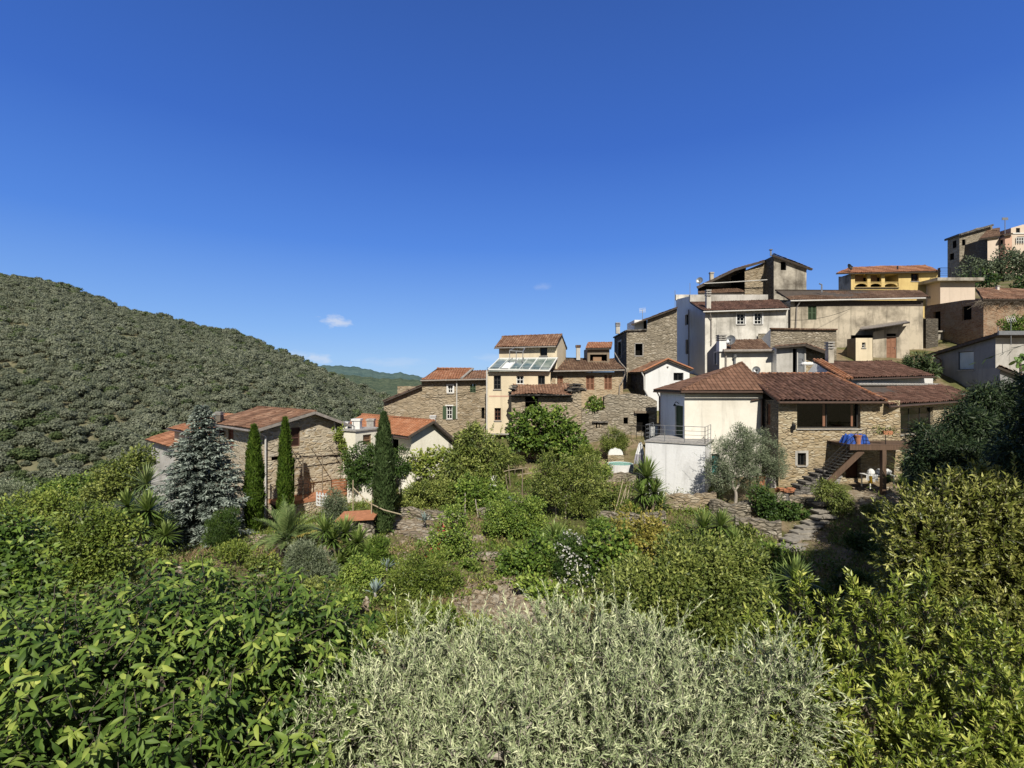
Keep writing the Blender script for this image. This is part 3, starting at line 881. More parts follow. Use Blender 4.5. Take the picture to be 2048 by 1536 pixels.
w = bpy.data.worlds.new('World'); scene.world = w; w.use_nodes = True
nt = w.node_tree
for n in list(nt.nodes): nt.nodes.remove(n)
sky = nd(nt, 'ShaderNodeTexSky'); sky.sky_type = 'NISHITA'; sky.sun_disc = False
sky.sun_elevation = SUN_EL; sky.sun_rotation = math.atan2(sd.x, sd.y)
sky.altitude = 300; sky.air_density = 1.0; sky.dust_density = .25; sky.ozone_density = 2.2
hs = nd(nt, 'ShaderNodeHueSaturation', {'Hue': .528, 'Saturation': 1.2, 'Value': 1.0, 'Color': sky.outputs[0]})
tc = nd(nt, 'ShaderNodeTexCoord')
nrmv = nd(nt, 'ShaderNodeVectorMath', {0: tc.outputs['Generated']}, operation='NORMALIZE')
sz_ = nd(nt, 'ShaderNodeSeparateXYZ', {0: nrmv.outputs[0]})
K_ = 1/.115
dry = ramp(nt, sz_.outputs[2], [(0.0, (.33*K_/10, .56*K_/10, .92*K_/10)), (.10, (.215*K_/10, .445*K_/10, .885*K_/10)), (.26, (.085*K_/10, .255*K_/10, .77*K_/10)), (.42, (.046*K_/10, .158*K_/10, .595*K_/10)), (.62, (.036*K_/10, .115*K_/10, .43*K_/10)), (.72, (.07*K_/10, .12*K_/10, .30*K_/10)), (1.0, (.075*K_/10, .095*K_/10, .15*K_/10))])
dryv = nd(nt, 'ShaderNodeVectorMath', {0: dry, 1: (10, 10, 10)}, operation='MULTIPLY')
skycol = mixc(nt, .86, hs.outputs[0], dryv.outputs[0])       # clear dry air: deeper blue, bluer horizon
sunside = ramp(nt, nd(nt, 'ShaderNodeMath', {0: nd(nt, 'ShaderNodeVectorMath', {0: nrmv.outputs[0], 1: tuple(sd)}, operation='DOT_PRODUCT').outputs['Value'], 1: .5}, operation='MULTIPLY_ADD').outputs[0], [(.0, 0.0), (.55, 0.0), (.85, .9), (1.0, 1.0)])
sunside.node.inputs[0].links[0].from_node.inputs[2].default_value = .5
skycol = mixc(nt, sunside, skycol, (1.3, 1.4, 1.6))          # the half of the sky round the sun is pale
# three small clouds low in the sky, given by their direction
for (u, v, ru, rv, amt, sd_) in ((672, 642, 34, 16, .55, 1), (640, 718, 30, 15, .40, 5), (1085, 573, 26, 10, .13, 9), (800, 725, 60, 14, .14, 13), (600, 710, 30, 12, .25, 3), (985, 715, 50, 10, .16, 7), (740, 722, 40, 9, .12, 11)):
    d = Vector(((u-1024)/F, 1, (768-v)/F)).normalized()
    df = nd(nt, 'ShaderNodeVectorMath', {0: nrmv.outputs[0], 1: tuple(d)}, operation='SUBTRACT')
    l = d.length/math.sqrt(1+((u-1024)/F)**2)
    sc = nd(nt, 'ShaderNodeVectorMath', {0: df.outputs[0], 1: (F/ru/l*1.0, 0, F/rv/l)}, operation='MULTIPLY')
    rot = nd(nt, 'ShaderNodeVectorRotate', {'Vector': sc.outputs[0], 'Axis': (0, 1, 0), 'Angle': -.25}, rotation_type='AXIS_ANGLE')
    ln = nd(nt, 'ShaderNodeVectorMath', {0: rot.outputs[0]}, operation='LENGTH')
    nz = noise(nt, mapping(nt, sc.outputs[0], (.9, .9, .9), (sd_*3.1, 0, 0)), 1.5, 7, .62)
    s1 = nd(nt, 'ShaderNodeMath', {0: nz.outputs[0], 1: 1.9}, operation='MULTIPLY')
    s2 = nd(nt, 'ShaderNodeMath', {0: s1.outputs[0], 1: ln.outputs['Value']}, operation='SUBTRACT')
    fac = ramp(nt, s2.outputs[0], [(.12, 0.0), (.75, amt)])
    skycol = mixc(nt, fac, skycol, (6.9, 7.0, 7.4))
bg = nd(nt, 'ShaderNodeBackground', {'Color': skycol, 'Strength': .115})
out = nd(nt, 'ShaderNodeOutputWorld', {0: bg.outputs[0]})
scene.view_settings.view_transform = 'Standard'; scene.view_settings.look = 'None'; scene.view_settings.exposure = 0
scene.render.engine = 'CYCLES'
cy = scene.cycles
cy.max_bounces = 6; cy.diffuse_bounces = 1; cy.glossy_bounces = 2; cy.transmission_bounces = 3; cy.transparent_max_bounces = 6
cy.caustics_reflective = False; cy.caustics_refractive = False
cy.use_denoising = True

# ------------------------------------------------------------------ ground
m, nt, bs = new_mat('garden_ground')
ob = nd(nt, 'ShaderNodeTexCoord').outputs['Object']
n1 = noise(nt, ob, .35, 8, .65); n2 = noise(nt, ob, 2.2, 8, .7); n3 = noise(nt, ob, 11, 6, .75)
c = ramp(nt, n2.outputs[0], [(.3, (.15, .105, .06)), (.5, (.27, .205, .13)), (.7, (.37, .30, .20))])
c = mixc(nt, ramp(nt, n1.outputs[0], [(.44, 0.0), (.56, .85)]), c, (.105, .12, .035))
c = mixc(nt, ramp(nt, n3.outputs[0], [(.45, 0.0), (.7, .55)]), c, (.085, .07, .04))
nt.links.new(c, bs.inputs['Base Color']); bs.inputs['Roughness'].default_value = .95; bs.inputs['Specular IOR Level'].default_value = .1
bump(nt, bs, n3.outputs[0], .8, .08)
M['ground'] = m

def axis_lines(lo, hi, fine_lo, fine_hi, fine, coarse, far):
    a = list(np.arange(fine_lo, fine_hi+1e-6, fine))
    a = list(np.arange(lo, fine_lo-1e-6, coarse)) + a + list(np.arange(fine_hi+coarse, hi+1e-6, coarse))
    return np.array([-f for f in far[::-1]] + a + list(far))
xs = axis_lines(-70, 130, -32, 44, .4, 4, [200, 400, 900, 2500, 7000]); xs = np.unique(xs)
ys = np.unique(np.array([-7000, -2000, -400, -100, -40, -20] + list(np.arange(-8, 6, 2.)) + list(np.arange(6, 46, .4)) + list(np.arange(46, 152, 4.)) + [200, 300, 600, 1200, 3000, 8000]))
gx, gy = np.meshgrid(xs, ys)
fx, fy = gx.ravel(), gy.ravel()
inn = np.clip(1 - np.maximum(np.maximum(fx-110, -55-fx), np.maximum(fy-140, -8-fy))/40, 0, 1)
zz = np.where(inn > 0, gz(np.clip(fx, -70, 130), np.clip(fy, -20, 160)), -60)
zz = zz*inn + (-62)*(1-inn)
nx = len(xs)
fc = [(j*nx+i, j*nx+i+1, (j+1)*nx+i+1, (j+1)*nx+i) for j in range(len(ys)-1) for i in range(nx-1)]
me = bpy.data.meshes.new('ground'); me.from_pydata(np.stack([fx, fy, zz], 1).tolist(), [], fc)
me.polygons.foreach_set('use_smooth', [True]*len(fc)); me.update()
tag(link_mesh('ground', me, M['ground']), kind='structure')

# ------------------------------------------------------------------ the hill across the valley
m, nt, bs = new_mat('hill_soil')
ob = nd(nt, 'ShaderNodeTexCoord').outputs['Object']
n1 = noise(nt, ob, .03, 7, .65); n2 = noise(nt, ob, .25, 6, .7)
c = ramp(nt, n2.outputs[0], [(.35, (.14, .135, .08)), (.55, (.20, .185, .115)), (.75, (.29, .245, .16))])
c = mixc(nt, ramp(nt, n1.outputs[0], [(.45, 0.0), (.6, .6)]), c, (.14, .15, .085))
nt.links.new(c, bs.inputs['Base Color']); bs.inputs['Roughness'].default_value = 1; bs.inputs['Specular IOR Level'].default_value = 0
M['hillsoil'] = m
RU = np.array([-700, -300, 0, 60, 120, 190, 250, 320, 400, 470, 540, 600, 650, 700, 760, 830, 900, 1000, 1150])
RV = np.array([430, 490, 553, 560, 571, 596, 620, 636, 655, 667, 696, 720, 745, 768, 792, 815, 850, 900, 960])
RY = np.array([470, 470, 470, 470, 465, 460, 450, 445, 440, 430, 420, 410, 400, 390, 370, 340, 310, 280, 260])
def hill(u, t):
    """world points of the hillside: t = 0 at the valley floor, 1 on the crest"""
    u = np.asarray(u, float); t = np.asarray(t, float)
    Yr = np.interp(u, RU, RY); Vr = np.interp(u, RU, RV)
    zr = (768-Vr)*Yr/F
    Y = 125 + (Yr-125)*t
    X = (u-1024)*Y/F
    zb = -36.
    tt = np.minimum(t, 1)
    z = zb + (zr-zb)*(tt**.93) + 4.5*np.sin(tt*math.pi)*vnoise(X, Y, .017, 2)*tt*(1-tt)*3 - np.maximum(t-1, 0)*160
    return X, Y, z
uu = np.linspace(-700, 1150, 130); tt_ = np.concatenate([np.linspace(0, 1, 46), [1.08, 1.3, 1.7]])
U_, T_ = np.meshgrid(uu, tt_)
X, Y, Z = hill(U_.ravel(), T_.ravel())
n_ = len(uu)
fc = [(j*n_+i, j*n_+i+1, (j+1)*n_+i+1, (j+1)*n_+i) for j in range(len(tt_)-1) for i in range(n_-1)]
me = bpy.data.meshes.new('hill'); me.from_pydata(np.stack([X, Y, Z], 1).tolist(), [], fc)
me.polygons.foreach_set('use_smooth', [True]*len(fc)); me.update()
tag(link_mesh('hill', me, M['hillsoil']), kind='structure')

# olive trees on it: each a cloud of small leaf clumps
def hill_tree_template(rng, k=600):
    lob = rng.normal(size=(4, 3))*np.array([.15, .15, .08]) + np.array([0, 0, .46]); lob[:, :2] = np.clip(lob[:, :2], -.2, .2); lob[:, 2] = np.clip(lob[:, 2], .36, .56); lob[0] = (0, 0, .46)
    i = rng.integers(0, 4, k); d = rand_dirs(k, rng); d[:, 2] = np.abs(d[:, 2])*1.0 - .5*(rng.random(k) < .35)
    rad_l = np.array([.40, .32, .30, .28])[i][:, None]
    p = lob[i] + d*rad_l*np.array([1, 1, .92])*(.82+.2*rng.random((k, 1)))
    ax = rng.normal(size=(k, 3)); nr = d + rng.normal(size=(k, 3))*.16
    return p, ax, nr
NT = 10500
hu = RNG.uniform(-120, 930, NT*4); ht = RNG.random(NT*4)
Yq = 125 + (np.interp(hu, RU, RY)-125)*ht
keep = RNG.random(len(hu)) < (Yq/470)**1.0
hu, ht = hu[keep], ht[keep]
X, Y, Z = hill(hu, ht)
clear = vnoise(X, Y, .028, 3) > .86                # a few clearings where the soil shows
for (cu, cv, cr) in ((255, 678, 22), (150, 690, 16), (122, 676, 10), (35, 656, 26), (235, 730, 12), (210, 706, 10)):
    pu, pv = 1024 + X/Y*F, 768 - Z/Y*F
    clear |= (np.abs(pu-cu) < cr) & (np.abs(pv-cv) < cr*.28)
X, Y, Z, ht = X[~clear], Y[~clear], Z[~clear], ht[~clear]
# keep neighbours apart
cell = {}
sel = []
for i in range(len(X)):
    k = (int(X[i]//3.8), int(Y[i]//3.8))
    if k in cell: continue
    cell[k] = 1; sel.append(i)
sel = np.array(sel)
X, Y, Z, ht = X[sel], Y[sel], Z[sel], ht[sel]
S = (2.9 + 3.0*RNG.random(len(X)))*(1 + .12*RNG.normal(size=len(X))); S = np.clip(S, 2.5, 7)*(1+.18*vnoise(X, Y, .05, 4))
visible = ((1024 + X/Y*F) > -30) & ((768 - Z/Y*F) < 1000) & ((1024 + X/Y*F) < 760)
order = np.argsort(np.where(visible, Y, 1e9))
near, rest = order[:290], order[290:]
temps = [hill_tree_template(RNG) for _ in range(8)]
tm = []
for q, (p, ax, nr) in enumerate(temps):
    b = Bag(); qq = rand_dirs(70); b.add(np.array([0, 0, .42])+qq*.24, rand_dirs(70), qq, .26, .22, np.full(70, .12), T_PATCH); b.add(p, ax, nr, .092, .07, np.clip(.5+.2*RNG.normal(size=len(p))+.25*(p[:, 2]-.5), .02, .98), T_PATCH)
    tm.append(b.mesh('olive_crown'))
for me_ in tm[:6]: me_.materials.append(M['l_hill'])
for me_ in tm[6:]: me_.materials.append(M['l_hilldark'])
for j, i in enumerate(near):
    o = bpy.data.objects.new('olive_tree', tm[int(RNG.integers(0, 7)) if RNG.random() < .93 else 7]); COL.objects.link(o)
    o.location = (X[i], Y[i], Z[i]-.3); o.scale = (S[i]*1.15, S[i]*1.15, S[i]*(.75+.25*RNG.random())); o.rotation_euler = (0, 0, RNG.random()*6.28)
    tag(o, 'rounded grey-green olive tree low on the hillside across the valley', 'olive tree', 'olive trees on the lower hillside')
for grove, mat_, pick in (('olive_grove', 'l_hill', 0), ('woodland', 'l_hilldark', 1)):
    bag = Bag()
    for i in rest:
        dk = (RNG.random() < .07 + .28*max(0, ht[i]-.86)/.14) 
        if int(dk) != pick: continue
        k = 600 if Y[i] < 230 else 260
        p, ax, nr = temps[int(RNG.integers(0, 8))]
        a = RNG.random()*6.28; ca, sa = math.cos(a), math.sin(a)
        R = np.array([[ca, -sa, 0], [sa, ca, 0], [0, 0, 1]])
        s = S[i]*1.15
        pos = (p[:k] @ R.T)*np.array([s, s, s*.85]) + np.array([X[i], Y[i], Z[i]-.3])
        bag.add(pos, ax[:k] @ R.T, nr[:k] @ R.T, s*(.092 if k == 600 else .125), s*(.07 if k == 600 else .095), np.clip(.45+.13*RNG.normal()+.16*float(vnoise(X[i], Y[i], .021, 7))+.17*RNG.normal(size=k)+.25*(p[:k, 2]-.5), .02, .98), T_PATCH)
    tag(bag.build(grove, mat_), 'mass of olive trees covering the hillside' if pick == 0 else 'darker oaks and pines along the top of the olive hillside', 'trees', kind='stuff')
# far ridges beyond
def ridge_mesh(name, pts, Y, depth, mat_):
    us = np.linspace(pts[0][0], pts[-1][0], 120)
    vs = np.interp(us, [p[0] for p in pts], [p[1] for p in pts]) + .9*np.sin(us*.21) + .6*np.sin(us*.53+1)
    rows = []
    for t in np.linspace(0, 1, 14):
        yy = Y - depth*(1-t)
        x = (us-1024)*yy/F; zt = (768-vs)*Y/F
        z = -62 + (zt+62)*t**.9 + 6*np.sin(t*math.pi)*vnoise(x, np.full_like(x, yy), .02, 5)
        rows.append(np.stack([x, np.full_like(x, yy), z], 1))
    x = (us-1024)*(Y+300)/F; rows.append(np.stack([x, np.full_like(x, Y+300), np.full_like(x, -62)], 1))
    V = np.concatenate(rows); k = len(us)
    fc = [(j*k+i, j*k+i+1, (j+1)*k+i+1, (j+1)*k+i) for j in range(len(rows)-1) for i in range(k-1)]
    me = bpy.data.meshes.new(name); me.from_pydata(V.tolist(), [], fc); me.polygons.foreach_set('use_smooth', [True]*len(fc)); me.update()
    return tag(link_mesh(name, me, M[mat_]), kind='structure')
def hazy(name, a, b, scale):
    m, nt, bs = new_mat(name)
    ob = nd(nt, 'ShaderNodeTexCoord').outputs['Object']
    n = noise(nt, ob, scale, 8, .7)
    nt.links.new(ramp(nt, n.outputs[0], [(.38, a), (.62, b)]), bs.inputs['Base Color'])
    bs.inputs['Roughness'].default_value = 1; bs.inputs['Specular IOR Level'].default_value = 0
    bump(nt, bs, n.outputs[0], 1, 6); return m
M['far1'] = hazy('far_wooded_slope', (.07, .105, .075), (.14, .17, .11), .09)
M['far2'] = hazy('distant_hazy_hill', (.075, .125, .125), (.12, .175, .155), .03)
ridge_mesh('distant_hills', [(560, 745), (640, 731), (672, 731), (715, 734), (742, 740), (775, 747), (800, 745), (845, 754), (900, 768), (1000, 790)], 1700, 700, 'far2')
ridge_mesh('hills', [(560, 760), (640, 744), (700, 750), (760, 757), (800, 757), (850, 762), (900, 775), (1000, 800)], 900, 380, 'far1')
# ------------------------------------------------------------------ the houses
def tops(vp, pts):
    """(u, v) photo points from right to left -> (s, z) along the wall's top, clamped to the wall"""
    out = []
    for u, v in pts:
        a, z = vp.sz(u, v); out.append((min(max(a, 0), vp.L), z))
    return out

# --- white house with the hipped roof
h = House('white_hip_roofed_house', 'white house with brown pyramid tiled roof and tall green door beside a concrete terrace', 'house', 1369, 31, 0, ul=1320, ur=1525, zb=-6.8)
ze = -.40
h.face('L', -6.8, ze+.02, 'bluewhite', [(1350, 811, 1366, 877, 'shut', {'mat': 'shut_green', 'depth': .08})])
h.face('R', -6.8, ze+.02, 'white', [(1423, 908, 1439, 951, 'win', {'pane': 'teal', 'frame': 'frame_dark', 'div': (1, 2), 'sill': False})])
h.far_sides(-6.8, ze, 'white')
wall = h.done()
A = [h.q(-.38, -.42, ze), h.q(h.Lr+.22, -.42, ze), h.q(h.Lr+.22, h.Ll+.38, ze), h.q(-.38, h.Ll+.38, ze)]
ap = h.q(4.72, 2.55, 1.44)
roof = roof_mesh([A[0], A[1], ap], 't_hip', h.root, .022, .28, .36, sag=.012)
roof_mesh([A[3], A[0], ap], 't_hip', h.root, .022, .28, .36, sag=.012)
roof_mesh([A[2], A[3], ap], 't_hip', h.root, .022, .28, .36, sag=.012, res=2)
roof_mesh([A[1], A[2], ap], 't_hip', h.root, .022, .28, .36, sag=.012, res=2)
ridge(roof, [A[0]+Vector((.05, .05, 0)), ap], 't_hip', .09); ridge(roof, [A[1]+Vector((-.02, .05, 0)), ap], 't_hip', .08)
mb = MB(); mb.beam(A[0]+Vector((0, 0, -.16)), A[1]+Vector((0, 0, -.16)), .03, .10); mb.beam(A[3]+Vector((0, 0, -.16)), A[0]+Vector((0, 0, -.16)), .03, .10); h.part('fascia', mb, 'gutter_b')
mb = MB()
for i in range(12):                                  # small white corbels under the eave
    s = .25 + i*.4; pbox(mb, h.R, s, ze-.20, s+.28, ze-.13, .005, .16)
h.part('corbels', mb, 'gutter_w')
gutter(h.root, A[0]+Vector((0, -.06, -.10)), A[1]+Vector((0, -.06, -.10)), 'gutter_b', .06)
downpipe(h.root, [h.q(h.Lr-.75, -.10, ze-.62), h.q(h.Lr-.1, -.10, ze-.52), h.q(h.Lr-.1, -.09, -2.95)], 'gutter_b', .05)
downpipe(h.root, [h.Lf.p(.15, ze-.1, .3), h.Lf.p(.12, ze-.5, .08), h.Lf.p(.12, -3.2, .08)], 'gutter_b', .045)
mb = MB(); p = h.Lf.p(h.Ll-1.0, -1.25, .02); mb.tube([p, p+Vector((-.18, 0, .12)), p+Vector((-.26, 0, .02))], .025, 6); mb.lathe(p+Vector((-.26, 0, -.16)), [(.03, .16), (.10, .05), (.09, 0)], 10); h.part('wall_lamp', mb, 'black')

# --- the concrete terrace block
t = House('concrete_terrace', 'pale concrete terrace block with thin iron railing and rain stains beside the white house', 'terrace', 1410, 28.3, rad(60), ul=1290.7, ur=1422, zb=-7.0)
tz = -3.46
t.face('L', -7.4, tz, 'concrete'); t.face('R', -7.4, tz, 'bluewhite', ); t.far_sides(-7.4, tz, 'concrete'); t.done('wall')
mb = MB(); mb.box(t.q(-.06, -.06, tz), t.q(t.Lr+1.6, -.06, tz)-t.q(-.06, -.06, tz), t.q(-.06, t.Ll+.06, tz)-t.q(-.06, -.06, tz), (0, 0, .07)); t.part('floor_slab', mb, 'cap')
def railing(parent, pts, hgt, mat='black', bars=4, r=.014, post=.022, name='railing', post_step=1.2):
    mb = MB()
    for a, b in zip(pts, pts[1:]):
        a, b = Vector(a), Vector(b); k = max(1, round((b-a).length/post_step))
        for i in range(k+1):
            p = a.lerp(b, i/k); mb.tube([p, p+Vector((0, 0, hgt))], post, 6)
        for j in range(bars):
            zz_ = Vector((0, 0, hgt*(j+1)/bars - (.0 if j == bars-1 else .02))); mb.tube([a+zz_, b+zz_], r*(1.4 if j == bars-1 else 1), 5)
    return mb.build(name, M[mat], parent)
railing(t.root, [t.q(1.9, t.Ll, tz+.07), t.q(0, t.Ll-.02, tz+.07), t.q(0, 0, tz+.07), t.q(2.1, 0, tz+.07)], .95, 'metal', 4, .012, .02)

# --- stone house with the picture window
s = House('stone_house_with_picture_window', 'honey stone house with wide dark picture window above a wooden balcony', 'house', 1557, 29.3, 0, Ll=6, ur=1800, zb=-6.5)
ze = -.99
s.face('R', -7.2, ze+.03, 'stone_gold', [(1594, 806, 1721, 857, 'glass', {'div': (2, 1), 'frame': 'frame_dark', 'fw': .07, 'depth': .22, 'sillm': 'cap', 'pane': 'clearglass'}),
        (1595, 906, 1611.6, 931, 'win', {'div': (2, 1), 'frame': 'frame_dark', 'surround': .14, 'surm': 'lightgrey', 'fw': .04}),
        (1691, 912, 1722, 957, 'door', {'mat': 'woodbrown', 'depth': .3, 'wall_depth': .4})])
s.face('L', -7.2, ze+.03, 'stone_shaded', [(1534, 808, 1541, 850, 'shut', {'mat': 'woodbrown', 'leaves': 1})])
s.far_sides(-7.2, ze, 'stone_gold'); s.done()
E0, E1 = s.q(-.22, -.42, ze), Vector((.7476*28.9, 28.88, ze))
R1, R0 = Vector((20.95, 33.2, .68)), s.q(-.22, 3.9, .68)
sroof = roof_mesh([E0, E1, R1, R0], 't_brown', s.root, .095, .26, .40, sag=.035)
ridge(sroof, [E1+Vector((.03, .05, .04)), R1+Vector((0, 0, .05))], 't_orange', .11)
ridge(sroof, [R0, R1], 't_orange', .09)
mb = MB(); mb.tube([E0+Vector((0, 0, .05)), R0+Vector((0, 0, .05))], .09, 8); mb.build('verge_tiles', M['t_brown'], sroof)
gutter(s.root, E0+Vector((0, -.07, -.09)), E1+Vector((0, -.07, -.09)), 'gutter_b', .065)
bk = roof_mesh([Vector((R1.x, 36.2, ze)), s.q(-.22, 6.9, ze), R0, R1], 't_brown', s.root, .095, .26, .40, res=2)
# wall lamp, curtains
mb = MB(); p = s.R.p(1.05-.25, -2.35, .02)
mb.lathe(p+Vector((0, -.16, -.35)), [(.02, 0), (.09, .06), (.11, .3), (.03, .4)], 8); mb.tube([p+Vector((0, -.16, .05)), p+Vector((0, -.06, .12)), p], .02, 6); s.part('wall_lantern', mb, 'black')
mb = MB(); r4 = rect_holes(s.R, (1590, 803, 1726, 859)); k4 = [(r4[0]-.3, r4[1]-.3), (r4[2]+.3, r4[1]-.3), (r4[2]+.3, r4[3]+.02), (r4[0]-.3, r4[3]+.02)]
mb.poly([s.R.p(a, b, -2.6) for a, b in k4])
for a, b in zip(k4, k4[1:]+k4[:1]): mb.poly([s.R.p(*a, -.27), s.R.p(*b, -.27), s.R.p(*b, -2.6), s.R.p(*a, -2.6)])
s.part('room', mb, 'dark')
mb = MB()
for cu, wd in ((1652, .13), (1709, .10)):
    a0, _ = s.R.sz(cu, 830)
    for i in range(7): mb.tube([s.R.p(a0+i*wd/7, -2.5, -.30), s.R.p(a0+i*wd/7, -1.2, -.30)], .022, 5)
s.part('curtain', mb, 'shut_pink')

# east wing of the stone house, turned away to the right
wg = House('glazed_stone_wing', 'low stone wing with glazed doors under a brown tiled roof behind dark conifers', 'house', 1797, 29.9, rad(28), Ll=4.5, ur=1925, zb=-6)
wz = -1.12
wg.face('R', -6.5, wz, 'stone_gold', [(1801, 815, 1866, 866, 'glass', {'div': (3, 1), 'frame': 'frame_dark', 'fw': .05, 'pane': 'glass'})])
wg.face('L', -6.5, wz, 'stone_gold'); wg.far_sides(-6.5, wz, 'stone_gold'); wg.done()
e0, e1 = P(1779, 810.5, 28.85), P(1965, 798, 34.4); r1, r0 = P(1880, 769.5, 37.3), P(1716, 769, 31.6)
wr = roof_mesh([e0, e1, r1, r0], 't_brown', wg.root, .095, .26, .40, sag=.03)
gutter(wg.root, e0+Vector((0, -.05, -.1)), e1+Vector((0, -.05, -.1)), 'gutter_b', .05)
ridge(wr, [r0, r1], 'cap', .09)

# upper house behind with clerestory strip
up = House('clerestory_house', 'low house with white clerestory strip and brown roof edged by bright orange tiles', 'house', 1693, 34.2, rad(24), Ll=5, ur=1866, zb=-2)
zu = .33
up.face('R', -2, zu+.1, 'whitepaint'); up.face('L', -2, tops(up.Lf, [(1693, 757), (1660, 742), (1629, 726)]), 'bluewhite'); up.far_sides(-2, zu, 'white'); up.done()
e0, e1 = P(1688, 757.5, 33.6), P(1869, 752, 37.2); r1, r0 = P(1782, 723, 40), P(1627, 720, 36.6)
ur_ = roof_mesh([e0, e1, r1, r0], 't_brown', up.root, .095, .26, .40, sag=.03)
mb = MB()
for k, (dx, rr_) in enumerate(((0, .11), (.26, .09), (.5, .09))):
    a, b = e0+Vector((dx+.03, .0, .05)), r0+Vector((dx+.03, 0, .05))
    for i in range(11): mb.tube([b.lerp(a, i/11), b.lerp(a, (i+1.1)/11)], [rr_*.85, rr_*1.05], 8)
mb.build('verge_tiles', M['t_orange'], ur_)
gutter(up.root, e0+Vector((0, -.05, -.08)), e1+Vector((0, -.05, -.08)), 'gutter_b', .05)
mb = MB(); pbox(mb, up.R, .2, zu-.75, 2.4, zu-.08, .004, .03); pbox(mb, up.R, 2.7, zu-.75, 4.9, zu-.08, .004, .03); up.part('clerestory_panel', mb, 'whitepaint')
chimney(up.root, 1657, 1668, 683, 726, 36.2, 'oldgrey', 'slabs')
mb = MB(); q0 = P(1607, 727, 36.4)
for i in range(7): mb.lathe(q0+Vector((i*.17, .05*i, -.12)), [(.16, 0), (.2, .1), (.1, .2+.04*(i % 2))], 7)
up.part('mortar_cap', mb, 'whitepaint')

# --- farmhouse on the left
f = House('stone_farmhouse', 'stone farmhouse with brown shutters and low orange roof behind the blue spruce', 'house', 525, 29, rad(48), ul=430, ur=692, zb=-8.6)
ze = f.zc(856); pkz = f.z(825, f.Lr*.55, 0) - .05
f.face('R', -9, [(f.Lr, ze+.02), (f.Lr*.55, pkz), (0, ze)], 'stone_left', [(581, 855, 600, 893, 'shut', {'mat': 'shut_brown', 'leaves': 1}),
        (585, 919, 592, 985, 'hole', {'depth': .5}), (547.5, 1003, 552.5, 1040, 'door', {'mat': 'door_red', 'leaves': 1}), (543, 913, 560, 921, 'hole', {'depth': .3})])
f.face('L', -9, ze, 'stone_left', [(456.5, 858, 467, 896, 'shut', {'mat': 'door_red', 'leaves': 1})])
f.face(VP(f.C+f.r*f.Lr, f.C+f.r*f.Lr+f.l*f.Ll), -9, ze, 'stone_left')
f.face(VP(f.C+f.r*f.Lr+f.l*f.Ll, f.C+f.l*f.Ll), -9, [(f.Lr, ze), (f.Lr*.45, pkz), (0, ze)], 'stone_left'); f.done()
oh, og = .55, .55
sl_ = (pkz-ze)/(f.Lr*.55)
A0, A1 = f.q(-oh, f.Ll+.3, ze-oh*sl_+.1), f.q(-oh, -og, ze-oh*sl_+.1)
B0, B1 = f.q(f.Lr*.55, f.Ll+.3, pkz+.12), f.q(f.Lr*.55, -og, pkz+.12)
C0, C1 = f.q(f.Lr+.5, -og, ze-.3), f.q(f.Lr+.5, f.Ll+.3, ze-.3)
fr = roof_mesh([A0, A1, B1, B0], 't_rust', f.root, .04, .24, .36, sag=.03)
roof_mesh([C0, C1, B0, B1], 't_rust', f.root, .04, .24, .36, sag=.03)
ridge(fr, [B1, B0], 't_rust', .1)
mb = MB(); mb.beam(A1+Vector((0, 0, -.06)), B1+Vector((0, 0, -.06)), .04, .17); mb.beam(B1+Vector((0, 0, -.06)), C0+Vector((0, 0, -.06)), .04, .17); f.part('verge_board', mb, 'gutter')
mb = MB()
for i in range(1, 8):
    a = f.q(-.5+i*.85, -og+.03, 0); zz_ = (ze + (a.x*0) + sl_*min(-.5+i*.85, f.Lr*.55) if -.5+i*.85 < f.Lr*.55 else pkz-(pkz-ze)/(f.Lr*.45)*(-.5+i*.85-f.Lr*.55))
    mb.beam(f.q(-.5+i*.85, -og+.05, zz_-.06), f.q(-.5+i*.85, 0, zz_-.06), .09, .11)
f.part('rafters', mb, 'soffit')
gutter(f.root, A0+Vector((0, -.03, -.12)), A1+Vector((0, -.03, -.12)), 'gutter', .07)
downpipe(f.root, [A1+Vector((.05, .05, -.14)), f.q(.12, -.12, ze-.5), f.q(.12, -.12, -8.3)], 'gutter_w', .05)
downpipe(f.root, [f.q(f.Lr-.9, -.12, ze+.2), f.q(f.Lr-.75, -.12, ze-.9), f.q(f.Lr-.2, -.12, ze-1.3), f.q(f.Lr+.3, -.15, ze-3.3)], 'gutter_w', .05)
chimney(fr, 428, 440.5, 824, 843, 32.6, 'oldgrey', 'slabs')
mb = MB(); a0, z0_ = f.R.sz(599, 910); 
for i in range(9):
    u = 597 + i*8.5; a0, z0_ = f.R.sz(u, 908.5 - .25*i); a1_, z1_ = f.R.sz(u+8.2, 908.5-.25*(i+1)); pbox(mb, f.R, a0, z0_-.10, a1_, z0_+.02, .003, .10+.02*(i % 3))
f.part('stone_ledge', mb, 'stone_left')
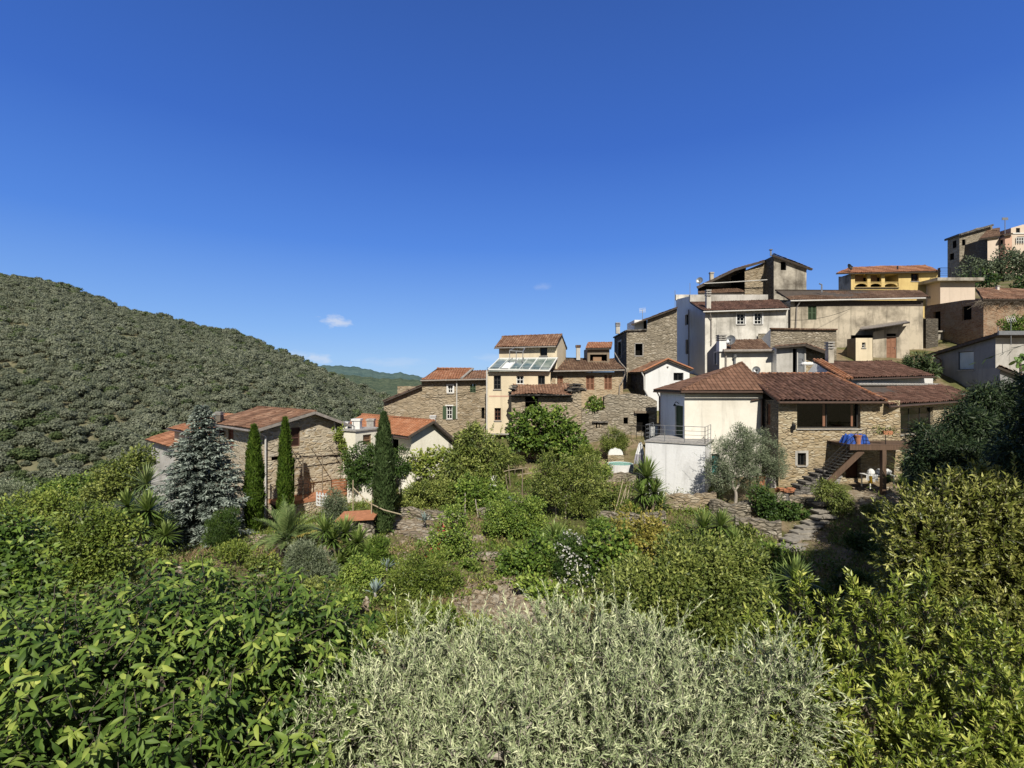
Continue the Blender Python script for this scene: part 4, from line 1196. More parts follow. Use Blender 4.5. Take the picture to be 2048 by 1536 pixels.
# balcony on the gable side
bz = f.z(992, 2.2, -.8)
mb = MB(); bl = f.Lr - .5
mb.box(f.q(.35, -1.55, bz-.22), f.q(.35+bl, -1.55, 0)-f.q(.35, -1.55, 0), f.q(.35, -.003, 0)-f.q(.35, -1.55, 0), (0, 0, .2)); mb_ = f.part('balcony_slab', mb, 'terracotta')
mb = MB(); mb.box(f.q(.38, -1.52, bz-2.6), f.q(.35+bl-.05, -1.52, 0)-f.q(.38, -1.52, 0), f.q(.38, -1.25, 0)-f.q(.38, -1.52, 0), (0, 0, 2.38)); f.part('balcony_wall', mb, 'stone_left')
railing(f.root, [f.q(.4, -.1, bz), f.q(.4, -1.5, bz), f.q(2.0, -1.5, bz)], .9, 'black', 3, .012, .02)
mb = MB()
for i in range(5): mb.beam(f.q(3.5, -1.49, bz+.12+i*.17), f.q(.35+bl, -1.49, bz+.12+i*.17), .025, .13)
f.part('slat_screen', mb, 'terracotta')
mb = MB()
for a in (1.7, 2.9, 4.1, .35+bl-.05):
    mb.tube([f.q(a, -1.47, bz), f.q(a, -1.47, bz+2.45)], .03, 6); mb.tube([f.q(a, -1.6, bz+2.42), f.q(a, -.02, bz+2.75)], .025, 6)
mb.tube([f.q(.35, -1.47, bz+2.42), f.q(.35+bl, -1.47, bz+2.42)], .03, 6); mb.tube([f.q(.35, -.75, bz+2.58), f.q(.35+bl, -.75, bz+2.58)], .025, 6)
f.part('pergola', mb, 'oldwood')
# stepped lower wings on the far side
g_ = House('rendered_lean_to_house', 'cream rendered low house with orange roof attached to the stone farmhouse behind the spruce', 'house', 430, 32.7, rad(48), ul=349, Lr=4.2, zb=-8.6)
z1 = g_.z(861, 0, g_.Ll*.6)
g_.face('L', -9, z1, 'cream', [(366, 905, 376, 925, 'hole', {'depth': .3})]); g_.face('R', -9, z1, 'stone_left'); g_.far_sides(-9, z1, 'stone_left'); g_.done()
rr0 = roof_mesh([g_.q(-.4, g_.Ll+.3, z1-.02), g_.q(-.4, 0, z1-.02), g_.q(3.4, 0, z1+1.0), g_.q(3.4, g_.Ll+.3, z1+1.0)], 't_orange', g_.root, .04, .24, .36)
gutter(g_.root, g_.q(-.46, g_.Ll+.3, z1-.1), g_.q(-.46, 0, z1-.1), 'gutter_b', .06)
k_ = House('grey_stone_outbuilding', 'small pale stone outbuilding with a sagging tile roof at the far end of the farmhouse', 'outbuilding', 349, 37.0, rad(48), ul=302, Lr=3.6, zb=-9.5)
z1 = k_.z(886, 0, k_.Ll*.5)
k_.face('L', -12, z1, 'lightgrey'); k_.face('R', -12, z1, 'lightgrey'); k_.far_sides(-12, z1, 'lightgrey'); k_.done()
roof_mesh([k_.q(-.35, k_.Ll+.4, z1+.02), k_.q(-.35, -.05, z1+.02), k_.q(3.2, -.05, z1+1.0), k_.q(3.2, k_.Ll+.4, z1+1.0)], 't_orange', k_.root, .04, .24, .36, sag=.08)

# --- white house with the new orange roof
c_ = House('white_orange_roofed_house', 'white house with bright orange roof and bare gable behind the single cypress', 'house', 823, 32, rad(44), ul=692, ur=908, zb=-6.5)
ze = c_.zc(868); pa = c_.VPp = c_.R.s_of(861); pkz = (768-845)*(c_.R.A.y+pa*c_.R.t.y)/F
zr_ = (768-886)*(c_.R.A.y+c_.Lr*c_.R.t.y)/F
c_.face('R', -7.5, [(c_.Lr, zr_), (pa, pkz), (0, ze)], 'whitecream', [(897, 872, 902, 900, 'shut', {'mat': 'whitepaint', 'leaves': 1, 'depth': .05})])
c_.face('L', -7.5, ze, 'whitecream', [(778, 878, 797, 925, 'hole', {'depth': .9}), (742, 872, 756, 892, 'shut', {'mat': 'shut_tan', 'leaves': 1})])
c_.far_sides(-7.5, min(ze, zr_), 'whitecream'); c_.done()
sl_ = (pkz-ze)/pa; sr_ = (pkz-zr_)/(c_.Lr-pa)
A0, A1, B1, B0 = c_.q(-.5, c_.Ll+.2, ze-.5*sl_+.12), c_.q(-.5, -.4, ze-.5*sl_+.12), c_.q(pa, -.4, pkz+.12), c_.q(pa, c_.Ll+.2, pkz+.12)
C0, C1 = c_.q(c_.Lr+.5, -.4, zr_-.5*sr_+.12), c_.q(c_.Lr+.5, c_.Ll+.2, zr_-.5*sr_+.12)
rf = roof_mesh([A0, A1, B1, B0], 't_new', c_.root, .03, .30, .38, sag=.0)
roof_mesh([C0, C1, B0, B1], 't_new', c_.root, .03, .30, .38, sag=.0)
ridge(rf, [B1, B0], 't_new', .1)
mb = MB(); mb.beam(A1+Vector((0, 0, -.05)), B1+Vector((0, 0, -.05)), .04, .16); mb.beam(B1+Vector((0, 0, -.05)), C0+Vector((0, 0, -.05)), .04, .16); c_.part('verge_board', mb, 'soffit')
gutter(c_.root, A0+Vector((0, -.03, -.12)), A1+Vector((0, -.03, -.12)), 'gutter_b', .06)
chimney(rf, 860, 870.5, 831, 845, 34.6, 'whitepaint', 'slabs', capm='whitepaint')
mb = MB(); mb.tube([c_.q(-.85, .9, -7), c_.q(-.85, .9, ze-.1)], .05, 8); c_.part('post', mb, 'black')
railing(c_.root, [c_.q(-1.2, 1.4, -5.2), c_.q(-1.2, -.2, -5.2), c_.q(-.1, -.3, -5.2)], .8, 'black', 2)
mb = MB(); mb.box(c_.q(-1.3, -.35, -7.5), c_.q(-.003, -.35, 0)-c_.q(-1.3, -.35, 0), c_.q(-1.3, 2.0, 0)-c_.q(-1.3, -.35, 0), (0, 0, 2.28)); c_.part('porch', mb, 'whitecream')
b_ = House('flat_roofed_annex', 'cream flat-roofed annex with tan blind and stubby chimneys beside the orange roof', 'house', 711, 31.0, rad(60), ul=684, ur=762, zb=-7.5)
zt = b_.zc(863)
b_.face('L', -8, zt, 'whitecream'); b_.face('R', -8, zt, 'whitecream', [(726, 869, 743, 889, 'shut', {'mat': 'shut_tan', 'leaves': 1})]); b_.far_sides(-8, zt, 'whitecream'); b_.done()
mb = MB(); mb.box(b_.q(-.1, -.1, zt+.002), b_.q(b_.Lr+.1, -.1, 0)-b_.q(-.1, -.1, 0), b_.q(-.1, b_.Ll+.1, 0)-b_.q(-.1, -.1, 0), (0, 0, .09)); b_.part('roof_slab', mb, 'cap')
chimney(b_.root, 704, 719.5, 838, 862, 31.6, 'whitepaint', 'plain', capm='whitepaint'); chimney(b_.root, 683.5, 695, 844, 862, 32.4, 'whitepaint', 'plain', capm='whitepaint'); chimney(b_.root, 733, 747, 838, 860, 33.6, 'cap', 'plain')
railing(b_.root, [b_.q(.1, .3, zt+.09), b_.q(.1, b_.Ll-.1, zt+.09)], .5, 'metal', 2)

# --- stone house in the middle distance
d_ = House('long_stone_house', 'long brown stone house with green shutters and orange tile roof behind the white gable', 'house', 767.6, 42, 0, Ll=5, ur=976, zb=-4.5)
d_.face('R', -6, tops(d_.R, [(976, 757.5), (843.2, 760), (843, 771.5), (767.6, 801)]), 'stone_brown', [
    (896, 771, 905.6, 786, 'win', {'surround': .12}), (940, 768, 951.5, 785, 'shut', {'mat': 'shut_green', 'depth': .03}),
    (893, 812, 904.5, 838, 'win', {'surround': .10, 'div': (2, 3), 'leaf': 'lr', 'leafw': .3}), (963, 815, 969, 837, 'hole', {'depth': .3})])
d_.face(VP(d_.C+d_.l*5, d_.C), -6, -1.4, 'stone_brown'); d_.far_sides(-6, -.2, 'stone_brown'); d_.done()
mb = MB(); a, z_ = d_.R.sz(843, 762); b2, _ = d_.R.sz(976, 760); pbox(mb, d_.R, a, z_-.95, b2, z_-.05, .002, .012); 
rf = roof_mesh([P(841, 760.5, 41.6), P(923, 757.5, 41.6), P(946, 737.5, 45.2), P(874, 737, 45.2)], 't_orange', d_.root, .05, .24, .36, sag=.03)
roof_mesh([P(923.5, 759, 41.6), P(977, 757.5, 41.6), P(977, 741, 45.2), P(946, 741, 45.2)], 't_rust', d_.root, .05, .24, .36, sag=.03)
ridge(rf, [P(923, 757, 41.6), P(946, 737.2, 45.2)], 'cap', .1); ridge(rf, [P(874, 737, 45.2), P(946, 737.5, 45.2)], 't_orange', .09)
roof_mesh([P(765, 802, 46.5), P(766.5, 802.5, 41.6), P(843, 771, 41.6), P(842, 770, 46.5)], 't_old', d_.root, .04, .24, .36, thick=.1)
mb = MB(); mb.poly([P(874, 737, 45.2), P(841, 760.5, 41.6), P(843, 759, 47)]); d_.part('roof_end', mb, 'soffit')
gutter(d_.root, P(841, 761.5, 41.55), P(977, 758.8, 41.55), 'gutter', .07)
downpipe(d_.root, [P(913.5, 762, 41.8), P(913.5, 838, 41.9)], 'gutter_w', .05)

# --- cream tower house with the glass veranda
t_ = House('cream_tower_house', 'tall cream house with red band, sloping glass veranda and small upper storey', 'house', 975, 40, 0, Ll=6, ur=1101, zb=-5)
zt = t_.zc(743)
t_.face('R', -6.2, zt, 'cream', [(987.4, 751, 1001.8, 778.5, 'win', {'div': (2, 3), 'frame': 'frame_dark'}), (1033, 751, 1047.5, 768, 'win', {'frame': 'frame_white'}), (1076, 751, 1090, 769, 'win', {'frame': 'frame_dark', 'div': (2, 1)}),
    (989, 816, 1001.8, 841, 'win', {'div': (2, 3), 'frame': 'woodbrown', 'surround': .05, 'surm': 'cream'}), (988, 872, 1019, 918, 'hole', {'depth': 1.5})])
t_.face(VP(t_.C+t_.l*6, t_.C), -6.2, zt, 'cream'); t_.far_sides(-6.2, zt, 'cream'); t_.done()
mb = MB(); a, z_ = t_.R.sz(978, 792.5); b2, _ = t_.R.sz(1024, 792.5); pbox(mb, t_.R, .12, z_-.05, b2, z_+.06, .002, .012); t_.part('painted_band', mb, 'pink')
mb = MB(); a, z_ = t_.R.sz(977, 868); pbox(mb, t_.R, 0, z_-.05, 1.9, z_+.06, .003, .12); t_.part('ledge', mb, 'cap')
gq0, gq1, gq2, gq3 = P(977, 739, 39.6), P(1099, 741, 39.6), P(1114.5, 716.5, 42.4), P(999, 717.5, 42.4)
mb = MB(); mb.poly([gq0, gq1, gq2, gq3]); gl = t_.part('glass_roof', mb, 'vglass')
mb = MB()
for i in range(7):
    a, b = gq0.lerp(gq1, i/6), gq3.lerp(gq2, i/6); mb.beam(a+Vector((0, 0, .04)), b+Vector((0, 0, .04)), .10 if i % 2 == 0 else .05, .07)
mb.beam(gq0, gq1, .08, .1); mb.beam(gq3, gq2, .1, .16)
mb.build('glazing_bars', M['frame_white'], gl)
mb = MB(); mb.poly([gq0, Vector((gq0.x, gq0.y, zt)), Vector((gq1.x, gq1.y, zt)), gq1]); mb.poly([gq0, gq3, Vector((gq3.x, gq3.y, zt)), Vector((gq0.x, gq0.y, zt))]); mb.build('veranda_front', M['vglass'], gl)
mb = MB(); mb.poly([gq0.lerp(gq1, .2).lerp(gq3.lerp(gq2, .2), .02)+Vector((0, 0, .09)), gq0.lerp(gq1, .33).lerp(gq3.lerp(gq2, .33), .02)+Vector((0, 0, .09)), gq0.lerp(gq1, .33).lerp(gq3.lerp(gq2, .33), .55)+Vector((0, 0, .09)), gq0.lerp(gq1, .2).lerp(gq3.lerp(gq2, .2), .55)+Vector((0, 0, .09))]); mb.build('blind', M['cloth'], gl)
railing(t_.root, [t_.q(-.02, -.06, zt), t_.q(t_.Lr, -.06, zt)], .3, 'black', 2, .012, .015)
downpipe(t_.root, [t_.q(-.05, -.1, zt+.1), t_.q(-.05, -.1, -5.6)], 'gutter_w', .06)
# glazed dormer on the veranda
mb = MB(); q0, q1 = P(1020, 722, 40.9), P(1045, 724, 40.9); q2, q3 = P(1019, 701, 40.9), P(1046, 703, 40.9); q4, q5 = P(1030, 695, 41.9), P(1050, 696, 41.9)
for a, b in ((q0, q2), (q1, q3), (q2, q3), (q2, q4), (q3, q5), (q4, q5), (q0.lerp(q1, .5), q2.lerp(q3, .5))): mb.beam(a, b, .06)
o = mb.build('glass_dormer', M['metal'], gl); 
u_ = House('cream_upper_storey', 'cream upper storey with rust-red tiled roof rising behind the glass veranda', 'house', 1114, 42.5, rad(70), ul=998, ur=1132, zb=0)
ze = u_.zc(691.5); pa = u_.Lr*.5; pkz = (768-672)*(u_.R.A.y+pa*u_.R.t.y)/F
u_.face('L', -.5, ze, 'cream', [(1080, 695, 1094.5, 711.5, 'win', {'div': (2, 1), 'frame': 'frame_dark'})])
u_.face('R', -.5, [(u_.Lr, ze), (pa, pkz), (0, ze)], 'cream'); u_.far_sides(-.5, ze, 'cream'); u_.done()
rf = roof_mesh([u_.q(-.35, u_.Ll+.3, ze-.02), u_.q(-.35, -.05, ze-.02), u_.q(pa, -.05, pkz+.12), u_.q(pa, u_.Ll+.3, pkz+.12)], 't_rust', u_.root, .05, .24, .36, sag=.04)
roof_mesh([u_.q(u_.Lr+.3, -.05, ze), u_.q(u_.Lr+.3, u_.Ll+.3, ze), u_.q(pa, u_.Ll+.3, pkz+.12), u_.q(pa, -.05, pkz+.12)], 't_rust', u_.root, .05, .24, .36)
ridge(rf, [u_.q(pa, -.05, pkz+.12), u_.q(pa, u_.Ll+.3, pkz+.12)], 't_rust', .09)
gutter(u_.root, u_.q(-.4, u_.Ll+.3, ze-.1), u_.q(-.4, 0, ze-.1), 'gutter', .06)

# --- stone house with three red shutters
v_ = House('red_shuttered_stone_house', 'warm stone house with three faded red shutters and dark brown roof', 'house', 1100, 42.5, 0, Ll=5.5, ur=1246, zb=-3)
zt = v_.zc(744)
v_.face('R', -4.5, zt, 'stone_pink', [(1111, 752, 1126, 772, 'shut', {'mat': 'shut_pink'}), (1172, 751, 1188.5, 779.6, 'shut', {'mat': 'shut_pink'}), (1208.6, 750, 1223.8, 779, 'shut', {'mat': 'shut_pink'})])
v_.face(VP(v_.C+v_.l*5.5, v_.C), -4.5, zt, 'stone_pink'); v_.far_sides(-4.5, zt, 'stone_pink'); v_.done()
rf = roof_mesh([P(1098.5, 742, 42.1), P(1249.5, 739.5, 42.1), P(1229, 717.5, 45.3), P(1113, 714.5, 45.3)], 't_old', v_.root, .05, .23, .36, sag=.05)
mb = MB(); mb.poly([P(1229, 717.5, 45.3), P(1249.5, 739.5, 42.1), P(1244, 740, 48)]); v_.part('roof_end', mb, 't_old')
gutter(v_.root, P(1098.5, 743, 42.0), P(1249.5, 740.5, 42.0), 'gutter', .07)
downpipe(v_.root, [P(1249, 741, 42.05), P(1250, 748, 42.2), P(1244, 764, 42.3), P(1239.5, 770, 42.35), P(1238, 793, 42.35)], 'gutter', .05)
chimney(rf, 1153, 1160.5, 690, 720, 44.4, 'lightgrey', 'plain', capm='t_old')
a_ = House('roof_altana', 'small wooden roof room with orange tiles perched on the dark brown roof', 'roof room', 1175, 44.2, 0, Ll=2.2, ur=1219, zb=1.8)
z1, z0 = a_.zc(697), 1.6
a_.face('R', z0, z1, 'oldwood', [(1180, 709, 1214, 722.5, 'hole', {'depth': .9})]); a_.face('L', z0, z1, 'oldwood') if False else a_.face(VP(a_.C+a_.l*2.2, a_.C), z0, z1, 'oldwood'); a_.far_sides(z0, z1, 'oldwood'); a_.done()
roof_mesh([P(1171, 696.5, 43.9), P(1222.5, 696, 43.9), P(1225, 684, 46.3), P(1176, 685, 46.3)], 't_orange', a_.root, .04, .22, .36)
mb = MB(); pbox(mb, a_.R, *(a_.R.sz(1187, 723)), *(a_.R.sz(1204, 713)), -.3, -.24); a_.part('panel', mb, 'shut_tan')

# --- ruined stone barn below
n_h = House('ruined_stone_barn', 'low ruined stone barn with broken red tile roof and open hayloft above the fig tree', 'barn', 1023, 37.5, 0, Ll=4, ur=1163, zb=-5)
zt = n_h.zc(789)
n_h.face('R', -6, tops(n_h.R, [(1163, 783), (1143, 783), (1142.8, 789), (1023, 789)]), 'stone_brown', [(1050.4, 791, 1076, 822, 'hole', {'depth': 1.2})])
n_h.face(VP(n_h.C+n_h.l*4, n_h.C), -6, zt, 'stone_brown'); n_h.far_sides(-6, zt, 'stone_brown'); n_h.done()
rf = roof_mesh([P(1022, 790, 37.1), P(1144, 790, 37.1), P(1138, 768, 40), P(1026, 769.5, 40)], 't_rust', n_h.root, .05, .24, .34, sag=.09)
mb = MB()
for v in (804, 815):
    a, z_ = n_h.R.sz(1050, v); b2, _ = n_h.R.sz(1076.5, v); mb.tube([n_h.R.p(a, z_, -.1), n_h.R.p(b2, z_+.04, -.1)], .04, 6)
n_h.part('loft_bars', mb, 'oldwood')
rng = np.random.default_rng(5); mb = MB()
for i in range(46):                                   # heap of slates on the corner pier
    c = P(1151+rng.normal()*6.5, 783-rng.random()*18*(1-abs(rng.normal())*.3), 37.6+rng.random()*.8)
    mb.cbox(c, .5+.4*rng.random(), .4+.3*rng.random(), .05, rng.random()*3)
for i in range(30):
    c = P(1023+rng.random()*8, 791-rng.random()*20, 37.4+rng.random()*2); mb.cbox(c, .4, .4, .05, rng.random()*3)
for i in range(26):
    c = P(1022+i*4.8, 790.5, 37.05+rng.random()*.06); mb.cbox(c, .35+.2*rng.random(), .3, .04, rng.normal()*.2)
n_h.part('slate_heap', mb, 'slate')

r_ = House('ruined_garden_wall', 'tall grey ruined stone wall with gaping window and niche above the pool', 'ruin', 1163.5, 38, 0, Ll=.6, ur=1314, zb=-5)
r_.face('R', -6.2, tops(r_.R, [(1314, 802), (1300, 794), (1280, 789), (1262, 787), (1240, 790), (1222, 788), (1209, 793), (1207, 821), (1190, 822), (1176, 818), (1163.5, 815)]), 'stone_grey', [
    (1273, 826, 1299, 864, 'hole', {'depth': .55}), (1247, 835, 1256, 848, 'hole', {'depth': .5}), (1188, 845, 1203, 856, 'hole', {'depth': .4})])
tp = tops(r_.R, [(1314, 802), (1300, 794), (1280, 789), (1262, 787), (1240, 790), (1222, 788), (1209, 793), (1207, 821), (1190, 822), (1176, 818), (1163.5, 815)])
for a, b in zip(tp, tp[1:]): r_.wb.poly([r_.R.p(*a), r_.R.p(a[0], a[1], -.6), r_.R.p(b[0], b[1], -.6), r_.R.p(*b)], r_.mi('stone_grey'))
r_.far_sides(-6.2, -2.0, 'stone_grey'); r_.done()
mb = MB(); a, z_ = r_.R.sz(1268, 824.5); b2, _ = r_.R.sz(1301, 824.5); pbox(mb, r_.R, a, z_-.06, b2, z_+.1, -.3, .25); r_.part('lintel', mb, 'oldwood')
mb = MB(); a, z_ = r_.R.sz(1184, 843.5); b2, _ = r_.R.sz(1216, 842.5); pbox(mb, r_.R, a, z_-.05, b2, z_+.04, .002, .2); r_.part('ledge', mb, 'slate')
mb = MB()
for u in (1190, 1196, 1201):
    a, z_ = r_.R.sz(u, 855); pbox(mb, r_.R, a-.06, z_, a+.06, z_+.35, -.2, .02)
r_.part('niche_stones', mb, 'stone_brown')

# --- stone tower
w_ = House('grey_stone_tower_house', 'tall grey stone house with one dark square window and stepped roofline', 'house', 1253.3, 46, 0, ul=1228.6, ur=1354, zb=-1)
w_.face('R', -1.5, tops(w_.R, [(1354, 617), (1294.2, 638), (1294, 660), (1253.3, 662)]), 'stone_grey', [(1270.5, 687.5, 1285, 711, 'hole', {'depth': .6})])
w_.face('L', -1.5, w_.zc(662), 'stone_shaded', [(1236.5, 684, 1242.5, 716, 'win', {'div': (1, 2), 'surround': .18, 'surm': 'oldgrey', 'frame': 'frame_dark'})])
w_.far_sides(-1.5, w_.zc(662), 'stone_grey'); w_.top(w_.zc(664)); w_.done()
mb = MB()
for (ua, va), (ub, vb) in (((1270.5-1.6, 687.5-1.6), (1270.5-.1, 711)), ((1285.1, 686), (1286.6, 711)), ((1268.9, 685.9), (1286.6, 687.3)), ((1268.9, 711.1), (1286.6, 713))):
    a, zb_ = w_.R.sz(ua, vb); b2, za_ = w_.R.sz(ub, va); pbox(mb, w_.R, a, zb_, b2, za_, -.05, .03)
w_.part('window_surround', mb, 'cap')
roof_mesh([P(1263.5, 648, 52), P(1262.5, 649, 45.6), P(1355, 614.5, 45.6), P(1353, 614, 52)], 't_old', w_.root, .03, .24, .36, thick=.1)
mb = MB(); a = P(1269, 659, 46.6); mb.box(a, (1.15, 0, 0), (0, 3, 0), (0, 0, .9)); w_.part('attic_wall', mb, 'bluewhite')
mb = MB(); a = P(1287.5, 658, 46.55); mb.box(a, (.3, 0, 0), (0, .05, 0), (0, 0, .75)); w_.part('attic_window', mb, 'dark')
mb = MB(); p0 = w_.Lf.p(0, w_.zc(664), .06); p1 = w_.Lf.p(w_.Ll, w_.zc(661.5), .06); mb.beam(p0, p1, .15, .12); mb.beam(P(1252.5, 661, 45.9), P(1294, 659.3, 45.9), .14, .12); w_.part('coping', mb, 'slate')
chimney(w_.root, 1232.5, 1240, 645, 667, 48, 'lightgrey', 'slabs')
downpipe(w_.root, [P(1229, 705, 47.5), P(1240, 724, 46.6), P(1252.5, 738, 45.9), P(1253, 744, 45.9)], 'gutter', .05)

# --- white shed with the red roof
x_ = House('white_gabled_shed', 'small white gabled shed with dark square window and red tile roof among stone walls', 'house', 1290.5, 41, 0, ul=1254, ur=1379, zb=-2)
pa = x_.R.s_of(1334); pkz = x_.zc(721); zl, zr_ = x_.zc(742), x_.zc(738)
x_.face('R', -2.4, [(x_.Lr, zr_), (pa, pkz), (0, zl)], 'bluewhite', [(1347, 745.5, 1367, 761, 'win', {'div': (2, 1), 'frame': 'frame_dark', 'sill': False})])
x_.face('L', -2.4, zl, 'stone_shaded'); x_.far_sides(-2.4, min(zl, zr_), 'lightgrey'); x_.done()
roof_mesh([x_.q(-.25, x_.Ll+.2, zl-.05), x_.q(-.25, -.25, zl-.05), x_.q(pa, -.25, pkz+.1), x_.q(pa, x_.Ll+.2, pkz+.1)], 't_rust', x_.root, .04, .22, .36)
roof_mesh([x_.q(x_.Lr+.2, -.25, zr_-.02), x_.q(x_.Lr+.2, x_.Ll+.2, zr_-.02), x_.q(pa, x_.Ll+.2, pkz+.1), x_.q(pa, -.25, pkz+.1)], 't_rust', x_.root, .04, .22, .36)
mb = MB(); mb.tube([x_.q(-.25, -.27, zl), x_.q(pa, -.27, pkz+.14), x_.q(x_.Lr+.2, -.27, zr_)], .07, 7); x_.part('verge_tiles', mb, 'terracotta')
downpipe(x_.root, [x_.q(-.3, -.1, zl-.1), x_.q(-.12, -.1, zl-.5), x_.q(-.1, -.1, zl-1.5), x_.q(.4, -.12, zl-2.4), x_.q(.9, -.2, zl-3.1)], 'gutter_w', .06)
mb = MB(); p = x_.R.p(pa+.05, x_.zc(735), .03); mb.lathe(p, [(.06, 0), (.09, .06), (.06, .12)], 10); x_.part('gable_vent', mb, 'cap')

# --- tall white house
y_ = House('tall_white_house', 'tall weathered white house with two small four-light windows under brown tiles', 'house', 1410, 47, 0, ul=1352, ur=1576, zb=0)
y_.face('R', -1.5, y_.zc(620), 'offwhite', [(1474, 627, 1489.6, 648.6, 'win', {'div': (2, 3), 'surround': .12}), (1509, 626, 1524, 648, 'win', {'div': (2, 3), 'surround': .12})])
y_.face('L', -1.5, tops(y_.Lf, [(1410, 621), (1381, 604), (1380.8, 592), (1352, 599)]), 'bluewhite', [(1370, 629, 1377, 650, 'hole', {'depth': .3}), (1371, 679, 1378, 708, 'hole', {'depth': .3})])
y_.far_sides(-1.5, y_.zc(620), 'offwhite'); y_.done()
e0, e1, r1, r0 = P(1408, 622, 46.6), P(1577.5, 616.5, 46.6), P(1556, 599, 50.4), P(1380, 603.5, 50.4)
yr = roof_mesh([e0, e1, r1, r0], 't_brown', y_.root, .05, .23, .38, sag=.03)
gutter(y_.root, e0+Vector((-.1, -.06, -.1)), e1+Vector((0, -.06, -.1)), 'gutter_w', .07)
downpipe(y_.root, [e0+Vector((.55, 0, -.12)), y_.q(.55, -.1, y_.zc(640)), y_.q(.55, -.1, y_.zc(690))], 'gutter', .06)
downpipe(y_.root, [y_.Lf.p(y_.Ll*.5, y_.zc(606), .08), y_.Lf.p(y_.Ll*.5, 1.0, .08)], 'gutter', .05)
chimney(yr, 1413.5, 1422, 579, 617, 47.4, 'offwhite', 'slabs')
mb = MB(); a = P(1380, 603, 50.4); mb.box(a, (14.3*.55, 0, 0), (0, .3, 0), (0, 0, .7)); y_.part('parapet', mb, 'lightgrey')
mb = MB(); a = P(1352, 600, 55); mb.box(a, P(1381, 600, 55)-a, (0, .3, 0), (0, 0, .6)); y_.part('back_parapet', mb, 'offwhite')

# --- small white house in front of it
z_h = House('small_white_house', 'small white house with satellite dish and thick chimney below the tall white house', 'house', 1439, 41.5, 0, ul=1414, ur=1550, zb=0)
zt = z_h.zc(703)
z_h.face('R', -1.5, zt, 'white'); z_h.face('L', -1.5, tops(z_h.Lf, [(1439, 700), (1434.5, 683), (1414, 706)]), 'grey', [(1429, 705, 1434, 728, 'win', {'div': (1, 1), 'surround': .08})])
z_h.far_sides(-1.5, zt, 'white'); z_h.done()
zr2 = roof_mesh([P(1446, 700.5, 41.2), P(1545, 699.5, 41.2), P(1523, 679, 43.8), P(1440, 681, 43.8)], 't_old', z_h.root, .04, .22, .36)
gutter(z_h.root, P(1447, 702, 41.1), P(1545, 701, 41.1), 'gutter', .12)
downpipe(z_h.root, [P(1450, 703, 41.2), P(1452, 712, 41.4), P(1452, 735, 41.4)], 'gutter', .07)
chimney(z_h.root, 1438.5, 1453, 669, 703, 41.35, 'bluewhite', 'slabs')
mb = MB(); p = P(1470, 728, 41.3); mb.tube([p, p+Vector((0, 0, .45))], .07, 8); mb.lathe(p+Vector((0, 0, .45)), [(.08, 0), (.16, .12), (.09, .14), (.14, .3), (.05, .34)], 10); z_h.part('flue', mb, 'metal')

# --- stone parapet and grey shelter
q_ = House('stone_parapet_terrace', 'raised terrace with rough grey stone parapet between white walls', 'terrace wall', 1541, 44.5, 0, ul=1516, ur=1673, zb=0)
q_.face('R', 1, q_.zc(658), 'stone_grey'); q_.face('L', 1, tops(q_.Lf, [(1541, 658), (1528, 672), (1516, 684)]), 'bluewhite'); q_.far_sides(1, q_.zc(662), 'stone_grey'); q_.done()
mb = MB(); mb.beam(P(1540, 657, 44.4), P(1674, 659, 44.4), .2, .12); q_.part('coping', mb, 't_old')
o_ = House('grey_shelter', 'grey rendered shelter with dark doorway and low pitched roof against a stone gable', 'shelter', 1553, 40.8, 0, Ll=3, ur=1612, zb=0)
o_.face('R', -1.2, tops(o_.R, [(1612, 690), (1553, 694)]), 'lightgrey', [(1585.5, 697, 1594, 746, 'hole', {'depth': .8}), (1596, 698, 1609, 745, 'door', {'mat': 'metal', 'leaves': 1})])
o_.face(VP(o_.C+o_.l*3, o_.C), -1.2, o_.zc(694), 'whitepaint'); o_.far_sides(-1.2, o_.zc(692), 'lightgrey'); o_.done()
o2 = VP(plan(1610, 41.2), plan(1652, 41.2))
st_ = House('stone_gable_end', 'short golden stone gable end beside the grey shelter', 'house', 1611.5, 41.2, 0, Ll=3, ur=1657, zb=0)
st_.face('R', -1.2, tops(st_.R, [(1657, 706), (1611.5, 691)]), 'stone_gold', [(1644, 716, 1652, 740, 'hole', {'depth': .4})]); st_.far_sides(-1.2, st_.zc(706), 'stone_gold'); st_.done()
roof_mesh([P(1661, 705.5, 40.3), P(1659, 704, 45), P(1612, 686.5, 45), P(1612, 688, 40.3)], 't_old', st_.root, .03, .22, .36, thick=.22)
roof_mesh([P(1550, 691.5, 45), P(1549, 693, 40.3), P(1611.5, 688, 40.3), P(1611.5, 686.5, 45)], 't_old', o_.root, .03, .22, .36, thick=.16)

# --- top house with single slope roof
m_h = House('high_plastered_house', 'highest village house of patched grey render with single slope roof and small dark window', 'house', 1547.6, 54, 0, ul=1529, ur=1613, zb=5)
m_h.face('R', 4, tops(m_h.R, [(1613, 537), (1547.6, 511)]), 'oldgrey', [(1561.3, 523, 1572.5, 540.5, 'hole', {'depth': .4})])
m_h.face('L', 4, m_h.zc(511), 'stone_shaded'); m_h.far_sides(4, m_h.zc(545), 'oldgrey', m_h.zc(540)); m_h.done()
roof_mesh([P(1626, 537.5, 53.6), P(1621, 537.5, 58.5), P(1545, 508, 58.5), P(1546, 509, 53.6)], 't_old', m_h.root, .03, .22, .36, thick=.2)
mb = MB(); mb.beam(P(1548, 513, 53.95), P(1614, 538.5, 53.95), .05, .25); m_h.part('fascia', mb, 'lightgrey')
mb = MB(); p = P(1541.6, 512, 55); mb.tube([p, p+Vector((0, 0, .6))], .09, 8); mb.lathe(p+Vector((0, 0, .6)), [(.1, 0), (.19, .05), (.19, .12), (.08, .16)], 10); m_h.part('flue', mb, 'metal')
